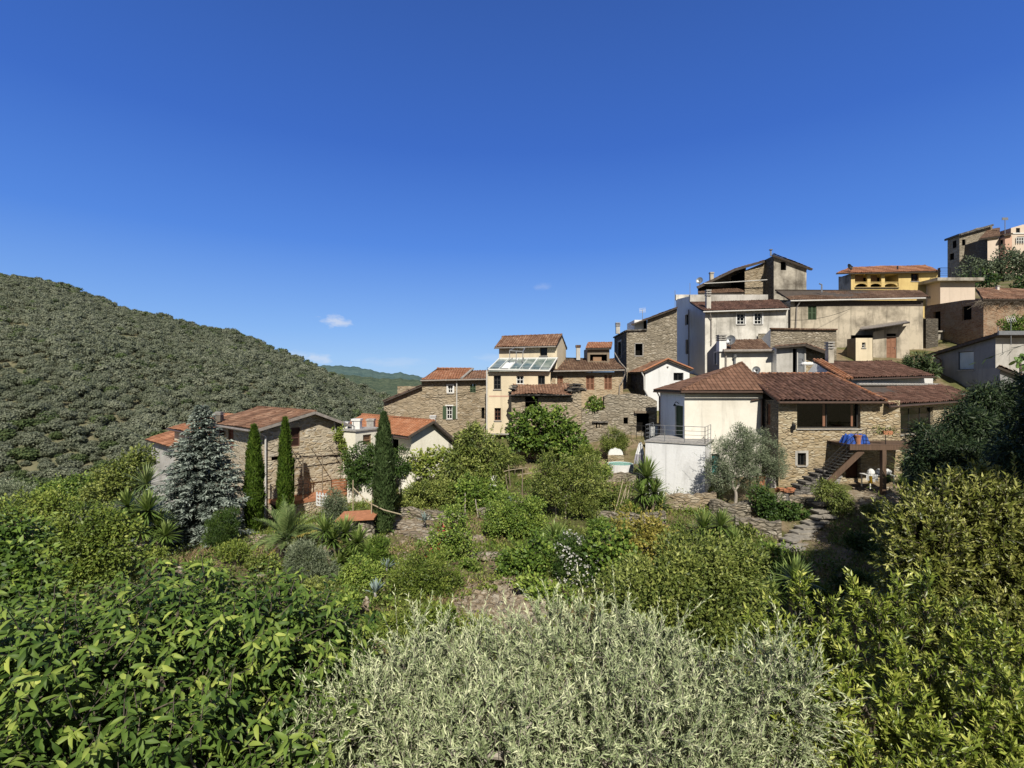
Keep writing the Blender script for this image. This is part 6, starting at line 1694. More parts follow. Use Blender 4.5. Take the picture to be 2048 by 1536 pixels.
shoot_tree('broad_leaved_tree', 'large glossy broad-leaved tree filling the lower corner below the spruce', 'tree', 4.2,
    [(40, 1470, 190, 190, -.5), (250, 1430, 200, 180, 0), (440, 1360, 170, 150, .5), (600, 1390, 120, 150, .7), (360, 1265, 130, 90, 1.0), (530, 1265, 110, 80, 1.2), (170, 1310, 130, 80, .9), (40, 1320, 90, 80, .8), (420, 1560, 240, 140, -.3), (150, 1600, 260, 120, -.9), (660, 1330, 60, 90, 1.0)],
    'l_avocado', 2300, .26, 10, .118, .035, (-2.6, 4.6, -8.8), 21, up=.55, outw=.75, rnd=.5, fill=.25, droop=1.0, out=1.15, T=T_DROOP, var0=.31, tipvar=.34, curl=.3, r=.17, tw=.006, rhi=1.1,
    spikes=((340, 1150, 5.2, .45, 9), (420, 1175, 5.3, .35, 7), (570, 1160, 5.6, .4, 7), (500, 1180, 5.4, .3, 6), (205, 1235, 5.0, .3, 6), (655, 1200, 5.6, .4, 6)))
shoot_tree('olive_tree', 'silvery olive tree in the centre foreground', 'olive tree', 4.3,
    [(850, 1440, 120, 105, .3), (980, 1410, 130, 105, .4), (1140, 1375, 130, 115, .5), (1280, 1385, 110, 105, .5), (1380, 1455, 85, 105, .2), (750, 1510, 130, 110, 0), (980, 1540, 200, 120, -.3), (1230, 1540, 210, 120, -.3), (1430, 1550, 110, 110, -.2), (620, 1585, 120, 85, -.2), (1545, 1400, 62, 75, -.1), (1520, 1530, 75, 85, -.2)],
    'l_olive', 4700, .30, 24, .060, .0122, (.3, 4.6, -8.7), 22, up=.62, outw=.6, rnd=.5, fill=.12, out=.7, T=T_LEAF, var0=.45, tipvar=.42, curl=.55, r=.16, rlo=.62, rhi=1.06, tw=.0035, extra=8, bark='palebark',
    spikes=((835, 1255, 4.8, .35, 10), (890, 1262, 4.9, .3, 9), (1105, 1215, 5.0, .35, 12), (1160, 1225, 4.9, .3, 9), (1250, 1235, 5.0, .3, 10), (1280, 1240, 5.0, .3, 8), (1540, 1300, 4.4, .3, 10), (1605, 1330, 4.4, .3, 8), (720, 1370, 4.5, .25, 8)))
LSP = [(1545, 1205, 5.1, .55, 26), (1600, 1172, 5.2, .8, 46), (1656, 1195, 5.2, .45, 18), (1712, 1180, 5.2, .75, 40), (1758, 1200, 5.1, .5, 22), (1795, 1178, 5.1, .75, 38), (1850, 1165, 5.2, .6, 30), (1920, 1215, 5.0, .6, 28), (1508, 1250, 5.1, .4, 16), (1990, 1250, 4.8, .6, 30), (1670, 1270, 4.9, .5, 24), (1630, 1280, 5.0, .5, 24)]
_r = np.random.default_rng(31); _cells = []
for _try in range(900):
    _u = 1570+_r.random()*520; _v = 1270+_r.random()*330
    if (_v-1330)*.45 > _u-1570+30: continue
    if any(((_u-a)/58)**2+((_v-b)/62)**2 < 1 for a, b in _cells): continue
    _cells.append((_u, _v)); LSP.append((_u, _v, 5.0-(_v-1200)/330+.15*_r.normal(), .5+.25*_r.random(), 40))
shoot_tree('laurel_tree', 'bright yellow-green laurel with upright leaders in the lower corner', 'laurel', 4.9,
    [(1610, 1380, 60, 80, .5), (1710, 1400, 80, 90, .4), (1810, 1390, 80, 90, .4), (1910, 1450, 90, 100, .2), (2010, 1500, 90, 100, 0), (1760, 1540, 110, 80, 0), (1900, 1600, 140, 80, -.2), (1740, 1620, 80, 60, -.2), (2070, 1600, 90, 80, -.3)],
    'l_laurel', 200, .20, 13, .080, .025, (2.8, 4.9, -8.6), 23, up=1.05, outw=.55, rnd=.32, fill=.4, out=.85, T=T_LEAF, var0=.36, tipvar=.5, curl=.2, r=.15, rlo=.6, rhi=1.0, back=.4, tw=.004, spikes=LSP)
shoot_tree('evergreen_tree', 'tall dull olive-green evergreen tree at the edge behind the laurel', 'tree', 11.3,
    [(1838, 1110, 52, 86, 0), (1900, 1085, 80, 105, .3), (1985, 1070, 76, 105, .2), (1960, 1190, 110, 95, 0), (1856, 1200, 62, 76, .2), (1990, 1300, 105, 95, -.8), (1900, 1280, 76, 66, -.5), (2070, 1180, 90, 140, -.2), (2060, 1340, 90, 110, -1.0)],
    'l_dull', 2600, .46, 13, .145, .050, (10.2, 11.6, -8.4), 24, up=.75, outw=.6, rnd=.45, fill=.4, out=.95, T=T_LEAF, var0=.40, tipvar=.38, curl=.25, r=.2, rlo=.6, rhi=1.05, back=.5, tw=.009,
    spikes=((1905, 958, 11.5, 1.3, 34), (1968, 952, 11.5, 1.3, 40), (1850, 1010, 11.4, .9, 20), (1812, 1030, 11.3, .8, 16), (1995, 975, 11.6, 1.1, 26), (1940, 1000, 11.2, 1.0, 22), (1880, 1040, 11.1, .9, 20)))

# ------------------------------------------------------------------ garden trees and shrubs
def conifer_mass(Y, blobs, label, base, kind='conifer_tree', mat='l_conifer'):
    return plant(kind, label, 'conifer', Y, blobs, mat, .20, .035, lai=5.5, rc=.42, base=base, r=.16, droop=.45, up=0, var0=.4, flat_=.55, wob=.3, extra=3)
conifer_mass(19, [(1880, 905, 60, 45, -.5), (1960, 880, 65, 60), (1930, 935, 80, 50, -.8), (1848, 880, 25, 20), (1865, 940, 45, 40, -.6), (1920, 850, 35, 30)], 'dark spreading yew-like conifer beside the glazed wing', (1930, 19))
conifer_mass(20, [(1965, 815, 28, 40), (1972, 850, 50, 45), (2010, 800, 28, 40), (2020, 850, 45, 60), (1995, 900, 60, 50), (2050, 900, 55, 80)], 'dark feathery conifer with two pointed tops below the grey house', (2010, 20))
conifer_mass(13.5, [(2095, 890, 80, 125), (2230, 950, 130, 160), (2090, 1010, 66, 90), (2160, 820, 70, 80, .5), (2300, 850, 90, 110, 1), (2230, 588, 100, 90, -4.5), (2285, 585, 125, 110, -3.5), (2255, 700, 130, 110, -2.0), (2185, 770, 110, 110, -.7), (2395, 610, 140, 100, -4.6), (2330, 760, 90, 150, -2.5)], 'tall black-green conifer cut by the frame edge, with unseen boughs added for shade', (2170, 13.5))  # blobs set nearer, out of view, are added to shade the garden
conifer_mass(17.5, [(2010, 980, 70, 60), (1950, 985, 60, 45), (2060, 1000, 60, 70), (1890, 985, 45, 35)], 'low black-green conifer boughs in the shade beneath the taller conifers', (1990, 17.5))

plant('small_olive_tree', 'small grey-green olive tree in front of the stone house with the picture window', 'olive tree', 27, [(1490, 888, 42, 28), (1458, 918, 34, 38), (1518, 908, 42, 34), (1482, 945, 44, 32), (1540, 930, 26, 24), (1478, 858, 12, 12), (1434, 945, 20, 30)], 'l_grey', .12, .026, lai=2.6, rc=.30, base=(1470, 26.5), r=.10, bark='palebark', up=.4, wob=.32)
plant('fig_tree', 'dark green fig tree in front of the ruined barn', 'fig tree', 35, [(1068, 845, 40, 24), (1105, 845, 36, 28), (1050, 868, 30, 26), (1130, 880, 36, 34), (1090, 878, 40, 30), (1145, 905, 22, 22), (1075, 826, 16, 10)], 'l_green', .24, .17, lai=4.2, rc=.42, base=(1108, 35.5), r=.16, bark='palebark', var0=.38)
plant('persimmon_tree', 'dense rounded fruit tree in front of the white gabled house', 'fruit tree', 30, [(960, 890, 40, 34), (925, 925, 40, 34), (985, 925, 32, 34), (955, 945, 50, 30), (900, 945, 24, 24), (935, 875, 16, 12)], 'l_mid', .20, .075, lai=4.6, rc=.36, base=(945, 29.5), r=.13, droop=.4)
plant('citrus_tree', 'deep green bushy tree hiding the porch between two cypresses', 'tree', 30, [(735, 920, 38, 30), (722, 950, 30, 30), (750, 955, 32, 28), (770, 925, 16, 26), (795, 930, 18, 30)], 'l_dark', .15, .06, lai=5, rc=.32, base=(742, 30), r=.11, var0=.55)
plant('climbing_vine', 'yellow-green creeper hanging down the farmhouse gable corner', 'creeper', 31.6, [(678, 868, 8, 16), (688, 890, 8, 18), (696, 912, 9, 18), (702, 935, 9, 16)], 'l_yellow', .11, .08, lai=4.5, rc=.2, base=(704, 31.4), r=.04, parts=('stem', 'foliage'), extra=1)
plant('grape_vine', 'bright yellow-green vine trained along the front of the white gabled house', 'vine', 30.5, [(840, 922, 22, 16), (868, 915, 24, 16), (895, 918, 18, 16), (850, 938, 30, 12)], 'l_yellow', .16, .13, lai=3.8, rc=.28, base=(850, 30.4), r=.04, parts=('stem', 'foliage'), var0=.55)
plant('fruit_bush', 'low pale green bush on the slope below the yellow-green vine', 'bush', 28, [(850, 985, 40, 24), (890, 990, 40, 28), (825, 1000, 24, 18)], 'l_mid', .13, .06, lai=4, rc=.25, r=.05, parts=('stem', 'foliage'))
plant('fruit_bush', 'low green bush propped by stakes in front of the rounded fruit tree', 'bush', 27.5, [(945, 985, 38, 26), (980, 990, 30, 30), (960, 1005, 30, 16)], 'l_green', .15, .08, lai=4, rc=.28, r=.05, parts=('stem', 'foliage'), var0=.55)
plant('slender_tree', 'airy slender tree on two thin pale trunks in mid garden', 'tree', 26, [(1130, 940, 40, 30), (1105, 965, 34, 30), (1160, 960, 40, 34), (1130, 985, 36, 26), (1175, 935, 24, 20), (1095, 930, 22, 22)], 'l_mid', .13, .05, lai=2.6, rc=.30, base=(1132, 26), r=.055, bark='palebark', wob=.35)
mb = MB()
for u0, u1 in ((1112, 1108), (1131, 1134)): limb(mb, gp(u0, 26, -.1), P(u1, 975, 26), .04, .03, RNG, .01, 6, 6)
tag(mb.build('tree_stake', M['palebark'], origin=gp(1120, 26)), 'pair of thin pale stakes under the airy slender tree', 'stake')
plant('round_bush', 'round clipped green bush with a deep shaded foot in mid garden', 'bush', 23.5, [(1035, 1030, 52, 36), (1000, 1050, 28, 30), (1065, 1048, 30, 30)], 'l_green', .10, .05, lai=5, rc=.28, r=.07, parts=('stem', 'foliage'), var0=.6)
plant('rose_bush', 'leggy rose bush with red flowers beside the stone path', 'rose bush', 21, [(905, 1060, 28, 40), (885, 1090, 26, 30), (925, 1090, 22, 30), (912, 1030, 16, 18)], 'l_green', .10, .06, lai=3, rc=.22, r=.04, parts=('stem', 'foliage'), var0=.6, wob=.35)
plant('dense_shrub', 'dark leafy shrub just above the bare rubble slope', 'shrub', 19, [(1045, 1120, 34, 30), (1078, 1110, 34, 36), (1070, 1150, 32, 28), (1020, 1130, 24, 20)], 'l_green', .12, .09, lai=4.6, rc=.24, r=.05, parts=('stem', 'foliage'), var0=.42)
plant('dense_shrub', 'bright fresh green shrub at the lower edge of the rubble slope', 'shrub', 17, [(1085, 1190, 32, 26), (1060, 1175, 22, 20)], 'l_green', .12, .09, lai=4.6, rc=.2, r=.04, parts=('stem', 'foliage'), var0=.72)
plant('oleander', 'oleander covered in white flowers beside the yucca clump', 'oleander', 18, [(1150, 1105, 32, 34), (1175, 1130, 40, 40), (1140, 1140, 24, 26), (1165, 1165, 30, 20)], 'l_dark', .13, .03, lai=4, rc=.24, r=.04, parts=('stem', 'foliage'), var0=.7, up=.5)
plant('young_fig', 'small fig with bare whitish branches beside the white oleander', 'fig tree', 17.5, [(1222, 1090, 32, 30), (1205, 1115, 26, 24), (1245, 1110, 24, 26)], 'l_green', .17, .12, lai=3.2, rc=.24, base=(1225, 17.2), r=.05, bark='palebark', var0=.5)
plant('yellowing_tree', 'tree with yellowing leaves between the oleander and the terrace', 'tree', 20, [(1268, 1060, 38, 34), (1290, 1095, 40, 36), (1250, 1090, 26, 26), (1310, 1060, 22, 22), (1300, 1130, 34, 22)], 'l_amber', .12, .07, lai=3, rc=.26, r=.07, wob=.32)
plant('spreading_tree', 'broad ferny green tree rising behind the silvery olive', 'tree', 12, [(1330, 1150, 75, 45, .3), (1400, 1130, 75, 50, .6), (1460, 1150, 60, 55, .5), (1300, 1190, 70, 45, -.2), (1380, 1200, 80, 55, -.2), (1450, 1220, 60, 60, 0), (1410, 1260, 60, 45, -.3), (1250, 1185, 50, 30, 0)], 'l_mid', .10, .045, lai=4.4, rc=.33, base=(1380, 12.5), r=.14, var0=.44, wob=.28)
plant('mulberry_bush', 'dark rounded bush behind the yucca on the shaded garden edge', 'bush', 19, [(1545, 1120, 36, 26), (1575, 1140, 34, 24), (1525, 1145, 26, 22)], 'l_green', .14, .09, lai=4, rc=.26, r=.05, parts=('stem', 'foliage'), var0=.5)
plant('ivy_bush', 'dark ivy mound spilling over the wall below the terracotta pot', 'ivy', 25.3, [(1525, 1000, 20, 28), (1540, 1020, 24, 24), (1572, 1022, 26, 16), (1600, 1030, 18, 12)], 'l_dark', .11, .09, lai=5, rc=.2, r=.03, parts=('stem', 'foliage'), var0=.6)
plant('weeping_shrub', 'feathery weeping shrub at the top of the stone garden steps', 'shrub', 25.5, [(1665, 985, 26, 22), (1680, 1010, 24, 22), (1645, 975, 16, 12)], 'l_mid', .14, .03, lai=4.2, rc=.24, r=.04, parts=('stem', 'foliage'), droop=.7, var0=.45)
plant('rosemary_bush', 'upright dark rosemary bush above the agave on the path', 'bush', 20, [(757, 1105, 18, 28), (768, 1120, 14, 18)], 'l_green', .12, .025, lai=5, rc=.16, r=.03, parts=('stem', 'foliage'), up=.8, var0=.45)
plant('low_shrub', 'compact bright green shrub between yucca clump and agave rock', 'shrub', 18.3, [(728, 1150, 38, 28), (705, 1165, 26, 20)], 'l_green', .08, .045, lai=5, rc=.2, r=.04, parts=('stem', 'foliage'), var0=.68)
plant('silver_shrub', 'silvery grey shrub below the date palm', 'shrub', 18.5, [(618, 1115, 36, 34), (640, 1135, 28, 26), (598, 1130, 24, 22)], 'l_grey', .10, .02, lai=4, rc=.24, r=.04, parts=('stem', 'foliage'), up=.7)
plant('dark_shrub', 'dark wispy shrub in front of the spruce boughs', 'shrub', 23, [(445, 1058, 26, 28), (430, 1080, 22, 20), (462, 1040, 14, 18)], 'l_dark', .12, .02, lai=4, rc=.24, r=.04, parts=('stem', 'foliage'), up=.8, var0=.6)
plant('small_olive_tree', 'small dark olive shrub beside the white block screen', 'olive tree', 26, [(672, 1005, 20, 22), (665, 1025, 18, 18)], 'l_grey', .11, .025, lai=4, rc=.24, r=.05, up=.5, var0=.3)
plant('feathery_bush', 'feathery yellow-green bush below the red roses', 'bush', 17.6, [(855, 1135, 44, 36), (825, 1160, 40, 30), (885, 1165, 40, 32), (850, 1190, 44, 24)], 'l_yellow', .09, .03, lai=3.6, rc=.24, r=.03, parts=('stem', 'foliage'), up=.5, var0=.3)
plant('maple_tree', 'yellow-green maple-like tree left of the yuccas', 'tree', 15, [(185, 1060, 62, 40), (150, 1100, 60, 40), (225, 1095, 52, 42), (170, 1140, 62, 34), (120, 1075, 34, 26), (240, 1050, 30, 22)], 'l_yellow', .10, .06, lai=4.2, rc=.28, base=(190, 15.5), r=.12, var0=.28)
plant('walnut_tree', 'deep green walnut tree cut by the frame edge beside the maple-like tree', 'tree', 10.5, [(20, 1080, 60, 46, .4), (-20, 1150, 60, 50), (50, 1140, 56, 44), (70, 1190, 54, 40, -.2), (0, 1210, 60, 40, -.3)], 'l_green', .15, .075, lai=4.2, rc=.30, base=(0, 10.5), r=.14, T=T_LEAF, droop=.4, var0=.36)
plant('bright_bush', 'bright lime-green bush behind the maple-like tree', 'bush', 20, [(60, 1015, 46, 24), (110, 1010, 40, 22), (20, 1025, 34, 20)], 'l_yellow', .12, .06, lai=4, rc=.3, r=.05, parts=('stem', 'foliage'), var0=.42)
plant('leafy_tree', 'light green leafy tree behind the pale fan palm', 'tree', 27, [(240, 955, 42, 30), (270, 935, 32, 26), (215, 985, 44, 24), (285, 915, 22, 18)], 'l_mid', .15, .08, lai=4.2, rc=.36, r=.09, var0=.42)
plant('leafy_tree', 'mid green leafy tree at the valley edge by the hill foot', 'tree', 29, [(150, 985, 50, 24), (185, 970, 36, 22), (110, 990, 34, 18)], 'l_green', .15, .08, lai=4.2, rc=.36, r=.09, var0=.45)
plant('grey_olive', 'grey olive tree at the frame edge above the lime-green bush', 'olive tree', 30, [(20, 985, 46, 20), (-20, 1000, 40, 20), (60, 990, 30, 16)], 'l_grey', .13, .04, lai=4, rc=.36, r=.09)
plant('broom_bush', 'broom-like bush overhanging the white pool arch', 'bush', 35, [(1228, 880, 20, 18), (1243, 890, 16, 16), (1215, 893, 14, 12)], 'l_mid', .18, .03, lai=4, rc=.32, r=.04, parts=('stem', 'foliage'), up=.9)
plant('wall_plant', 'leafy plants growing in the gap of the ruined wall', 'plant', 38.3, [(1190, 809, 14, 10), (1178, 814, 10, 8), (1202, 812, 6, 10)], 'l_green', .2, .12, lai=4, rc=.3, r=.03, base=(P(1190, 824, 38.4)[:]), parts=('stem', 'foliage'))
plant('dark_conifer', 'dark conifer drooping over the roof edge below the shaded annex', 'conifer', 42, [(1832, 722, 22, 16), (1850, 738, 20, 16), (1838, 748, 26, 14), (1815, 735, 14, 12)], 'l_conifer', .3, .08, lai=5, rc=.5, r=.12, var0=.7, droop=.4)
plant('roadside_tree', 'dark tree in front of the ochre brick wall', 'tree', 43, [(2035, 645, 22, 14), (2010, 655, 16, 12), (2045, 665, 14, 12)], 'l_green', .2, .09, lai=4, rc=.42, r=.1, var0=.4)
plant('hilltop_tree', 'large grey-green tree below the pink hilltop houses', 'tree', 92, [(2010, 530, 36, 26), (1995, 555, 40, 22), (2040, 545, 26, 36), (1975, 545, 22, 18)], 'l_grey', .42, .26, lai=4, rc=1.2, r=.3, var0=.2)
plant('hilltop_bush', 'pale olive bush below the dark terrace house', 'bush', 95, [(1945, 535, 24, 16), (1930, 545, 18, 12)], 'l_grey', .4, .22, lai=4, rc=1.0, r=.2, var0=.3)
plant('hilltop_bush', 'dark green bush beside the brown roofs under the hilltop', 'bush', 70, [(2035, 572, 20, 10), (1960, 562, 26, 16), (2045, 580, 14, 8)], 'l_dark', .4, .22, lai=4, rc=.9, r=.2, var0=.5)
for (u, v, Y, label) in ((146, 655, 400, 'lone pointed cypress high on the hillside'), (254, 760, 300, 'pointed cypress by the pale pole on the hillside'), (356, 690, 400, 'dark cypress under the hill crest')):
    rng = np.random.default_rng(u); c = P(u, v, Y); bag = Bag(); n = 260; t = rng.random(n); a = rng.random(n)*6.28; rr = 1.4*np.sin(np.clip(t+.12, 0, 1)*math.pi)**.7
    bag.add(np.array(c)+np.stack([rr*np.cos(a), rr*np.sin(a), (t-.5)*11], 1), np.stack([np.cos(a)*.3, np.sin(a)*.3, np.ones(n)], 1), np.stack([np.cos(a), np.sin(a), np.zeros(n)], 1), 1.8, .8, rng.random(n)*.4, T_PATCH)
    tag(bag.build('distant_cypress', 'l_hilldark', None, tuple(c)), label, 'cypress')
# fillers between the named plants
FILL = [
 (340, 1055, 24, 26, 16, 'l_green', .6, 'low bush at the yucca foot by the spruce'), (470, 1100, 21, 34, 18, 'l_yellow', .4, 'lime bush in front of the flat rocks'),
 (520, 1120, 20, 30, 18, 'l_mid', .5, 'dull bush left of the date palm trunk'), (400, 1130, 19, 30, 14, 'l_green', .6, 'green bush along the flat rock'),
 (640, 1170, 16.5, 30, 18, 'l_mid', .6, 'bush under the silvery shrub'), (690, 1200, 15.5, 32, 18, 'l_green', .6, 'green bush left of the agave rock'),
 (790, 1000, 27, 22, 16, 'l_mid', .5, 'bush at the cypress foot by the white wall'), (835, 1100, 21, 16, 10, 'l_dry', .5, 'dry grassy tuft below the lone cypress'),
 (1010, 1000, 27.5, 24, 12, 'l_mid', .5, 'grassy bush behind the round clipped bush'), (1075, 1000, 27, 22, 14, 'l_green', .5, 'green bush beside the pale stakes'),
 (1165, 1010, 25.5, 30, 20, 'l_mid', .45, 'bush behind the pale stakes of the slender tree'), (1205, 985, 27.5, 34, 26, 'l_mid', .4, 'bush between the slender tree and the bamboo canes'),
 (1200, 940, 30, 22, 22, 'l_green', .6, 'green bush left of the turquoise pool'), (1175, 905, 33, 22, 20, 'l_yellow', .3, 'yellow-green bush by the fig and the pool'),
 (1255, 1020, 25.5, 22, 20, 'l_yellow', .3, 'yellowish bush below the bamboo canes'), (1350, 1070, 22.5, 28, 18, 'l_mid', .4, 'bush on the slope under the concrete block'),
 (1200, 1050, 22.5, 26, 20, 'l_green', .4, 'dark bush above the small fig'), (1490, 1060, 23, 22, 14, 'l_mid', .4, 'bush below the small olive trunk'),
 (1230, 1150, 15.5, 34, 24, 'l_mid', .35, 'bush behind the olive crown centre'), (1005, 1170, 18.5, 20, 14, 'l_mid', .4, 'small bush left of the rubble slope'),
 (940, 1130, 19.8, 20, 16, 'l_green', .45, 'bush right of the red roses'), (970, 1180, 17.8, 22, 12, 'l_yellow', .3, 'pale bush on the rubble slope top'),
 (780, 1240, 14.5, 50, 24, 'l_yellow', .45, 'wide lime bush left of the olive crown'), (880, 1230, 14.5, 46, 20, 'l_yellow', .35, 'wide pale bush above the olive crown'),
 (960, 1245, 14, 36, 16, 'l_yellow', .55, 'bright low bush touching the olive crown'), (720, 1270, 12.5, 46, 24, 'l_yellow', .4, 'lime bush beside the broad-leaved tree'),
 (250, 1140, 16.5, 32, 20, 'l_mid', .5, 'bush right of the maple-like tree'), (310, 1105, 19.5, 28, 14, 'l_yellow', .4, 'lime tuft above the broad-leaved tree'),
 (820, 1280, 12.5, 44, 20, 'l_mid', .5, 'dull bush tucked behind the olive crown edge'), (1480, 1105, 20.5, 26, 18, 'l_green', .45, 'green bush right of the slope yucca'),
 (1620, 1180, 16.5, 40, 20, 'l_green', .3, 'dark bush in the tree shadow behind the laurel'), (1700, 1160, 17, 40, 20, 'l_dark', .4, 'bush coloured dark as shade at the steps foot'),  # dark-leaved bushes here put the garden hollow's shade into leaf colour
 (1780, 1100, 19, 36, 26, 'l_dark', .4, 'shaded bush beneath the dull evergreen'), (1720, 1080, 21, 30, 20, 'l_dark', .5, 'shaded bush right of the garden steps'),
 (1750, 1020, 24, 30, 12, 'l_mid', .4, 'low bush along the terrace edge under the balcony'), (90, 1050, 18.5, 26, 18, 'l_mid', .6, 'bush between walnut and maple-like tree'),
 (1000, 905, 34, 20, 16, 'l_green', .55, 'bush under the cream tower house'), (1030, 920, 33, 18, 12, 'l_mid', .4, 'bush beside the low stone wall by the fig')]
for k, (u, v, Y, ru, rv, mat_, v0, lab) in enumerate(FILL):
    rng = np.random.default_rng(k+50)
    bl = [(u, v, ru*.62, rv*.75), (u-ru*.5, v+rv*.3, ru*.5, rv*.6, .2), (u+ru*.5, v+rv*.25, ru*.5, rv*.62, -.2)]
    sh = [(.09, .05), (.12, .035), (.11, .07)][k % 3]
    plant('shrub', lab, 'shrub', Y, bl, mat_, sh[0], sh[1], lai=3.8, rc=max(.12, ru*Y/F*.28), r=.03, parts=('stem', 'foliage'), seed=k+500, var0=v0, up=.3, wob=.33)

# flowers
def flowers(kind, label, cat, Y, blobs, n, mat, L, W, seed, parent_name=None):
    rng = np.random.default_rng(seed); B = blobs3(Y, blobs); p, d = on_blobs(B, n, rng, .95, 1.12, .1); bag = Bag()
    for q in range(4):
        bag.add(p, rand_dirs(len(p), rng)+d*.6, d+rng.normal(size=d.shape)*.5, L, W, np.clip(.5+.2*rng.normal(size=len(p)), 0, 1))
    return bag
for o in list(COL.objects):
    if o.name == 'oleander': flowers('', '', '', 17.9, [(1150, 1105, 32, 34), (1175, 1130, 40, 40), (1140, 1140, 24, 26), (1165, 1165, 30, 20)], 230, 'p_white', .075, .055, 1).build('blossoms', 'p_white', o)
    if o.name == 'rose_bush': flowers('', '', '', 20.9, [(875, 1095, 12, 14), (862, 1112, 10, 10), (888, 1060, 10, 12)], 60, 'p_red', .08, .065, 2).build('blossoms', 'p_red', o)

# ------------------------------------------------------------------ grass and undergrowth (uncountable)
rng = np.random.default_rng(77)
def ground_pts(n, y0, y1, u0=-60, u1=2100):
    Y = (rng.random(n)*(y1**1.6-y0**1.6)+y0**1.6)**(1/1.6); u = rng.uniform(u0, u1, n); X = (u-1024)*Y/F
    return X, Y, gz(X, Y)
bag = Bag(); n = 52000; X, Y, Z = ground_pts(n, 9, 34)
patch = vnoise(X, Y, .55, 2) + .5*vnoise(X, Y, 1.7, 5)
vp_ = 768 - Z/Y*F; up_ = 1024 + X/Y*F
bare = ((((up_-1010)/85)**2 + ((vp_-1225)/55)**2) < 1) | ((np.abs(up_-830) < 60) & (np.abs(vp_-1062) < 26)) | ((up_ > 1440) & (up_ < 1800) & (Y > 24.5)) | ((np.abs(up_-1600) < 60) & (vp_ > 1020) & (vp_ < 1110))
k = (patch > -.25) & ~bare; X, Y, Z, patch = X[k], Y[k], Z[k], patch[k]; m_ = len(X)
pos = np.stack([X, Y, Z], 1); ax = np.stack([rng.normal(size=m_)*.45, rng.normal(size=m_)*.45, np.ones(m_)], 1)
dry = vnoise(X, Y, .8, 9) > .25
for sel, mt, nm, lab in ((~dry, 'l_grass', 'grass', 'green grass and weeds growing over the garden terraces'), (dry, 'l_dry', 'dry_grass', 'dry tan grass on the garden slopes')):
    b_ = Bag(); q = sel; mm = q.sum()
    for rep in range(3):
        b_.add(pos[q]+rng.normal(size=(mm, 3))*np.array([.10, .10, .0]), ax[q]+rng.normal(size=(mm, 3))*.4*np.array([1, 1, 0]), rng.normal(size=(mm, 3))*np.array([1, 1, .2]), .24*(.5+rng.random(mm)), .018+.012*rng.random(mm), np.clip(.45+.2*rng.normal(size=mm), 0, 1), T_BLADE)
    tag(b_.build(nm, mt), lab, 'grass', kind='stuff')
for nm_, mt_, n, thr, sd_, hmax, lf in (('undergrowth', 'l_yellow', 26000, .05, 6, .35, (.10, .06)), ('weeds', 'l_mid', 22000, .12, 12, .75, (.13, .045)), ('ground_ivy', 'l_green', 16000, .22, 19, .5, (.12, .08))):
    b_ = Bag(); X, Y, Z = ground_pts(n, 9, 33)
    patch = vnoise(X, Y, .9, sd_) + .6*vnoise(X, Y, 2.3, sd_+2); vp_ = 768 - Z/Y*F; up_ = 1024 + X/Y*F
    bare = ((((up_-1010)/85)**2 + ((vp_-1225)/48)**2) < 1) | ((np.abs(up_-830) < 45) & (np.abs(vp_-1062) < 22)) | ((up_ > 1440) & (up_ < 1800) & (Y > 24.5)) | ((np.abs(up_-1605) < 55) & (vp_ > 1010) & (vp_ < 1108))
    k = (patch > thr) & ~bare; X, Y, Z, patch = X[k], Y[k], Z[k], patch[k]; m_ = len(X)
    for rep in range(5):
        hh = hmax*np.clip((patch-thr)*1.6+.25, 0, 1)*rng.random(m_)**1.3
        b_.add(np.stack([X, Y, Z+.04+hh], 1)+rng.normal(size=(m_, 3))*np.array([.13, .13, .03]), rand_dirs(m_, rng)+np.array([0, 0, .5]), np.array([.05, -.35, .9])+rng.normal(size=(m_, 3))*.5, lf[0]*(.6+.8*rng.random(m_)), lf[1], np.clip(.40+.3*vnoise(X, Y, 1.3, 3)+.15*rng.normal(size=m_)+.25*(hh/hmax-.4), .02, .98))
    tag(b_.build(nm_, mt_), {'undergrowth': 'yellow-green ground cover between the garden shrubs', 'weeds': 'tall tangled weeds between the garden bushes', 'ground_ivy': 'dark creeping plants on the garden banks'}[nm_], 'ground cover', kind='stuff')
# ------------------------------------------------------------------ rocks, dry stone walls, steps, path
def rock(name, label, c, r, seed, mat='rubble', flat_=.6, yaw=0, cat='rock', parent=None):
    rng = np.random.default_rng(seed); bm = bmesh.new(); bmesh.ops.create_icosphere(bm, subdivisions=4, radius=1)
    pl = unit(rng.normal(size=(9, 3))); pd = .62+.3*rng.random(9)
    for v in bm.verts:
        p = np.array(v.co)
        for a, b in zip(pl, pd):
            k = p @ a
            if k > b: p = p - a*(k-b)*.9
        p = p*(1 + .07*math.sin(p[0]*5+seed)*math.sin(p[1]*6)*math.cos(p[2]*5) + .03*math.sin(p[0]*17)*math.sin(p[2]*23+seed))
        p[2] = round(p[2]*5)/5*.35 + p[2]*.65              # bedding ledges
        x = p*np.array(r); v.co = (x[0]*math.cos(yaw)-x[1]*math.sin(yaw), x[0]*math.sin(yaw)+x[1]*math.cos(yaw), x[2])
    me = bpy.data.meshes.new(name); bm.to_mesh(me); bm.free()
    c = Vector(c); c.z = max(min(c.z, g1(c.x, c.y)+r[2]*.45), g1(c.x, c.y)+r[2]*.15)
    o = link_mesh(name, me, M[mat], None, c)
    return tag(o, label, cat)
rock('rock', 'broad flat pale rock in front of the blue spruce', P(372, 1116, 19.6), (1.05, .7, .32), 4, yaw=.15)
rock('rock', 'flat rock ledge at the foot of the stouter cypress', P(520, 1068, 24), (.95, .6, .22), 9, yaw=-.1)
rock('rock', 'upright pale boulder carrying the largest agave', P(728, 1200, 16.4), (.26, .24, .40), 12)
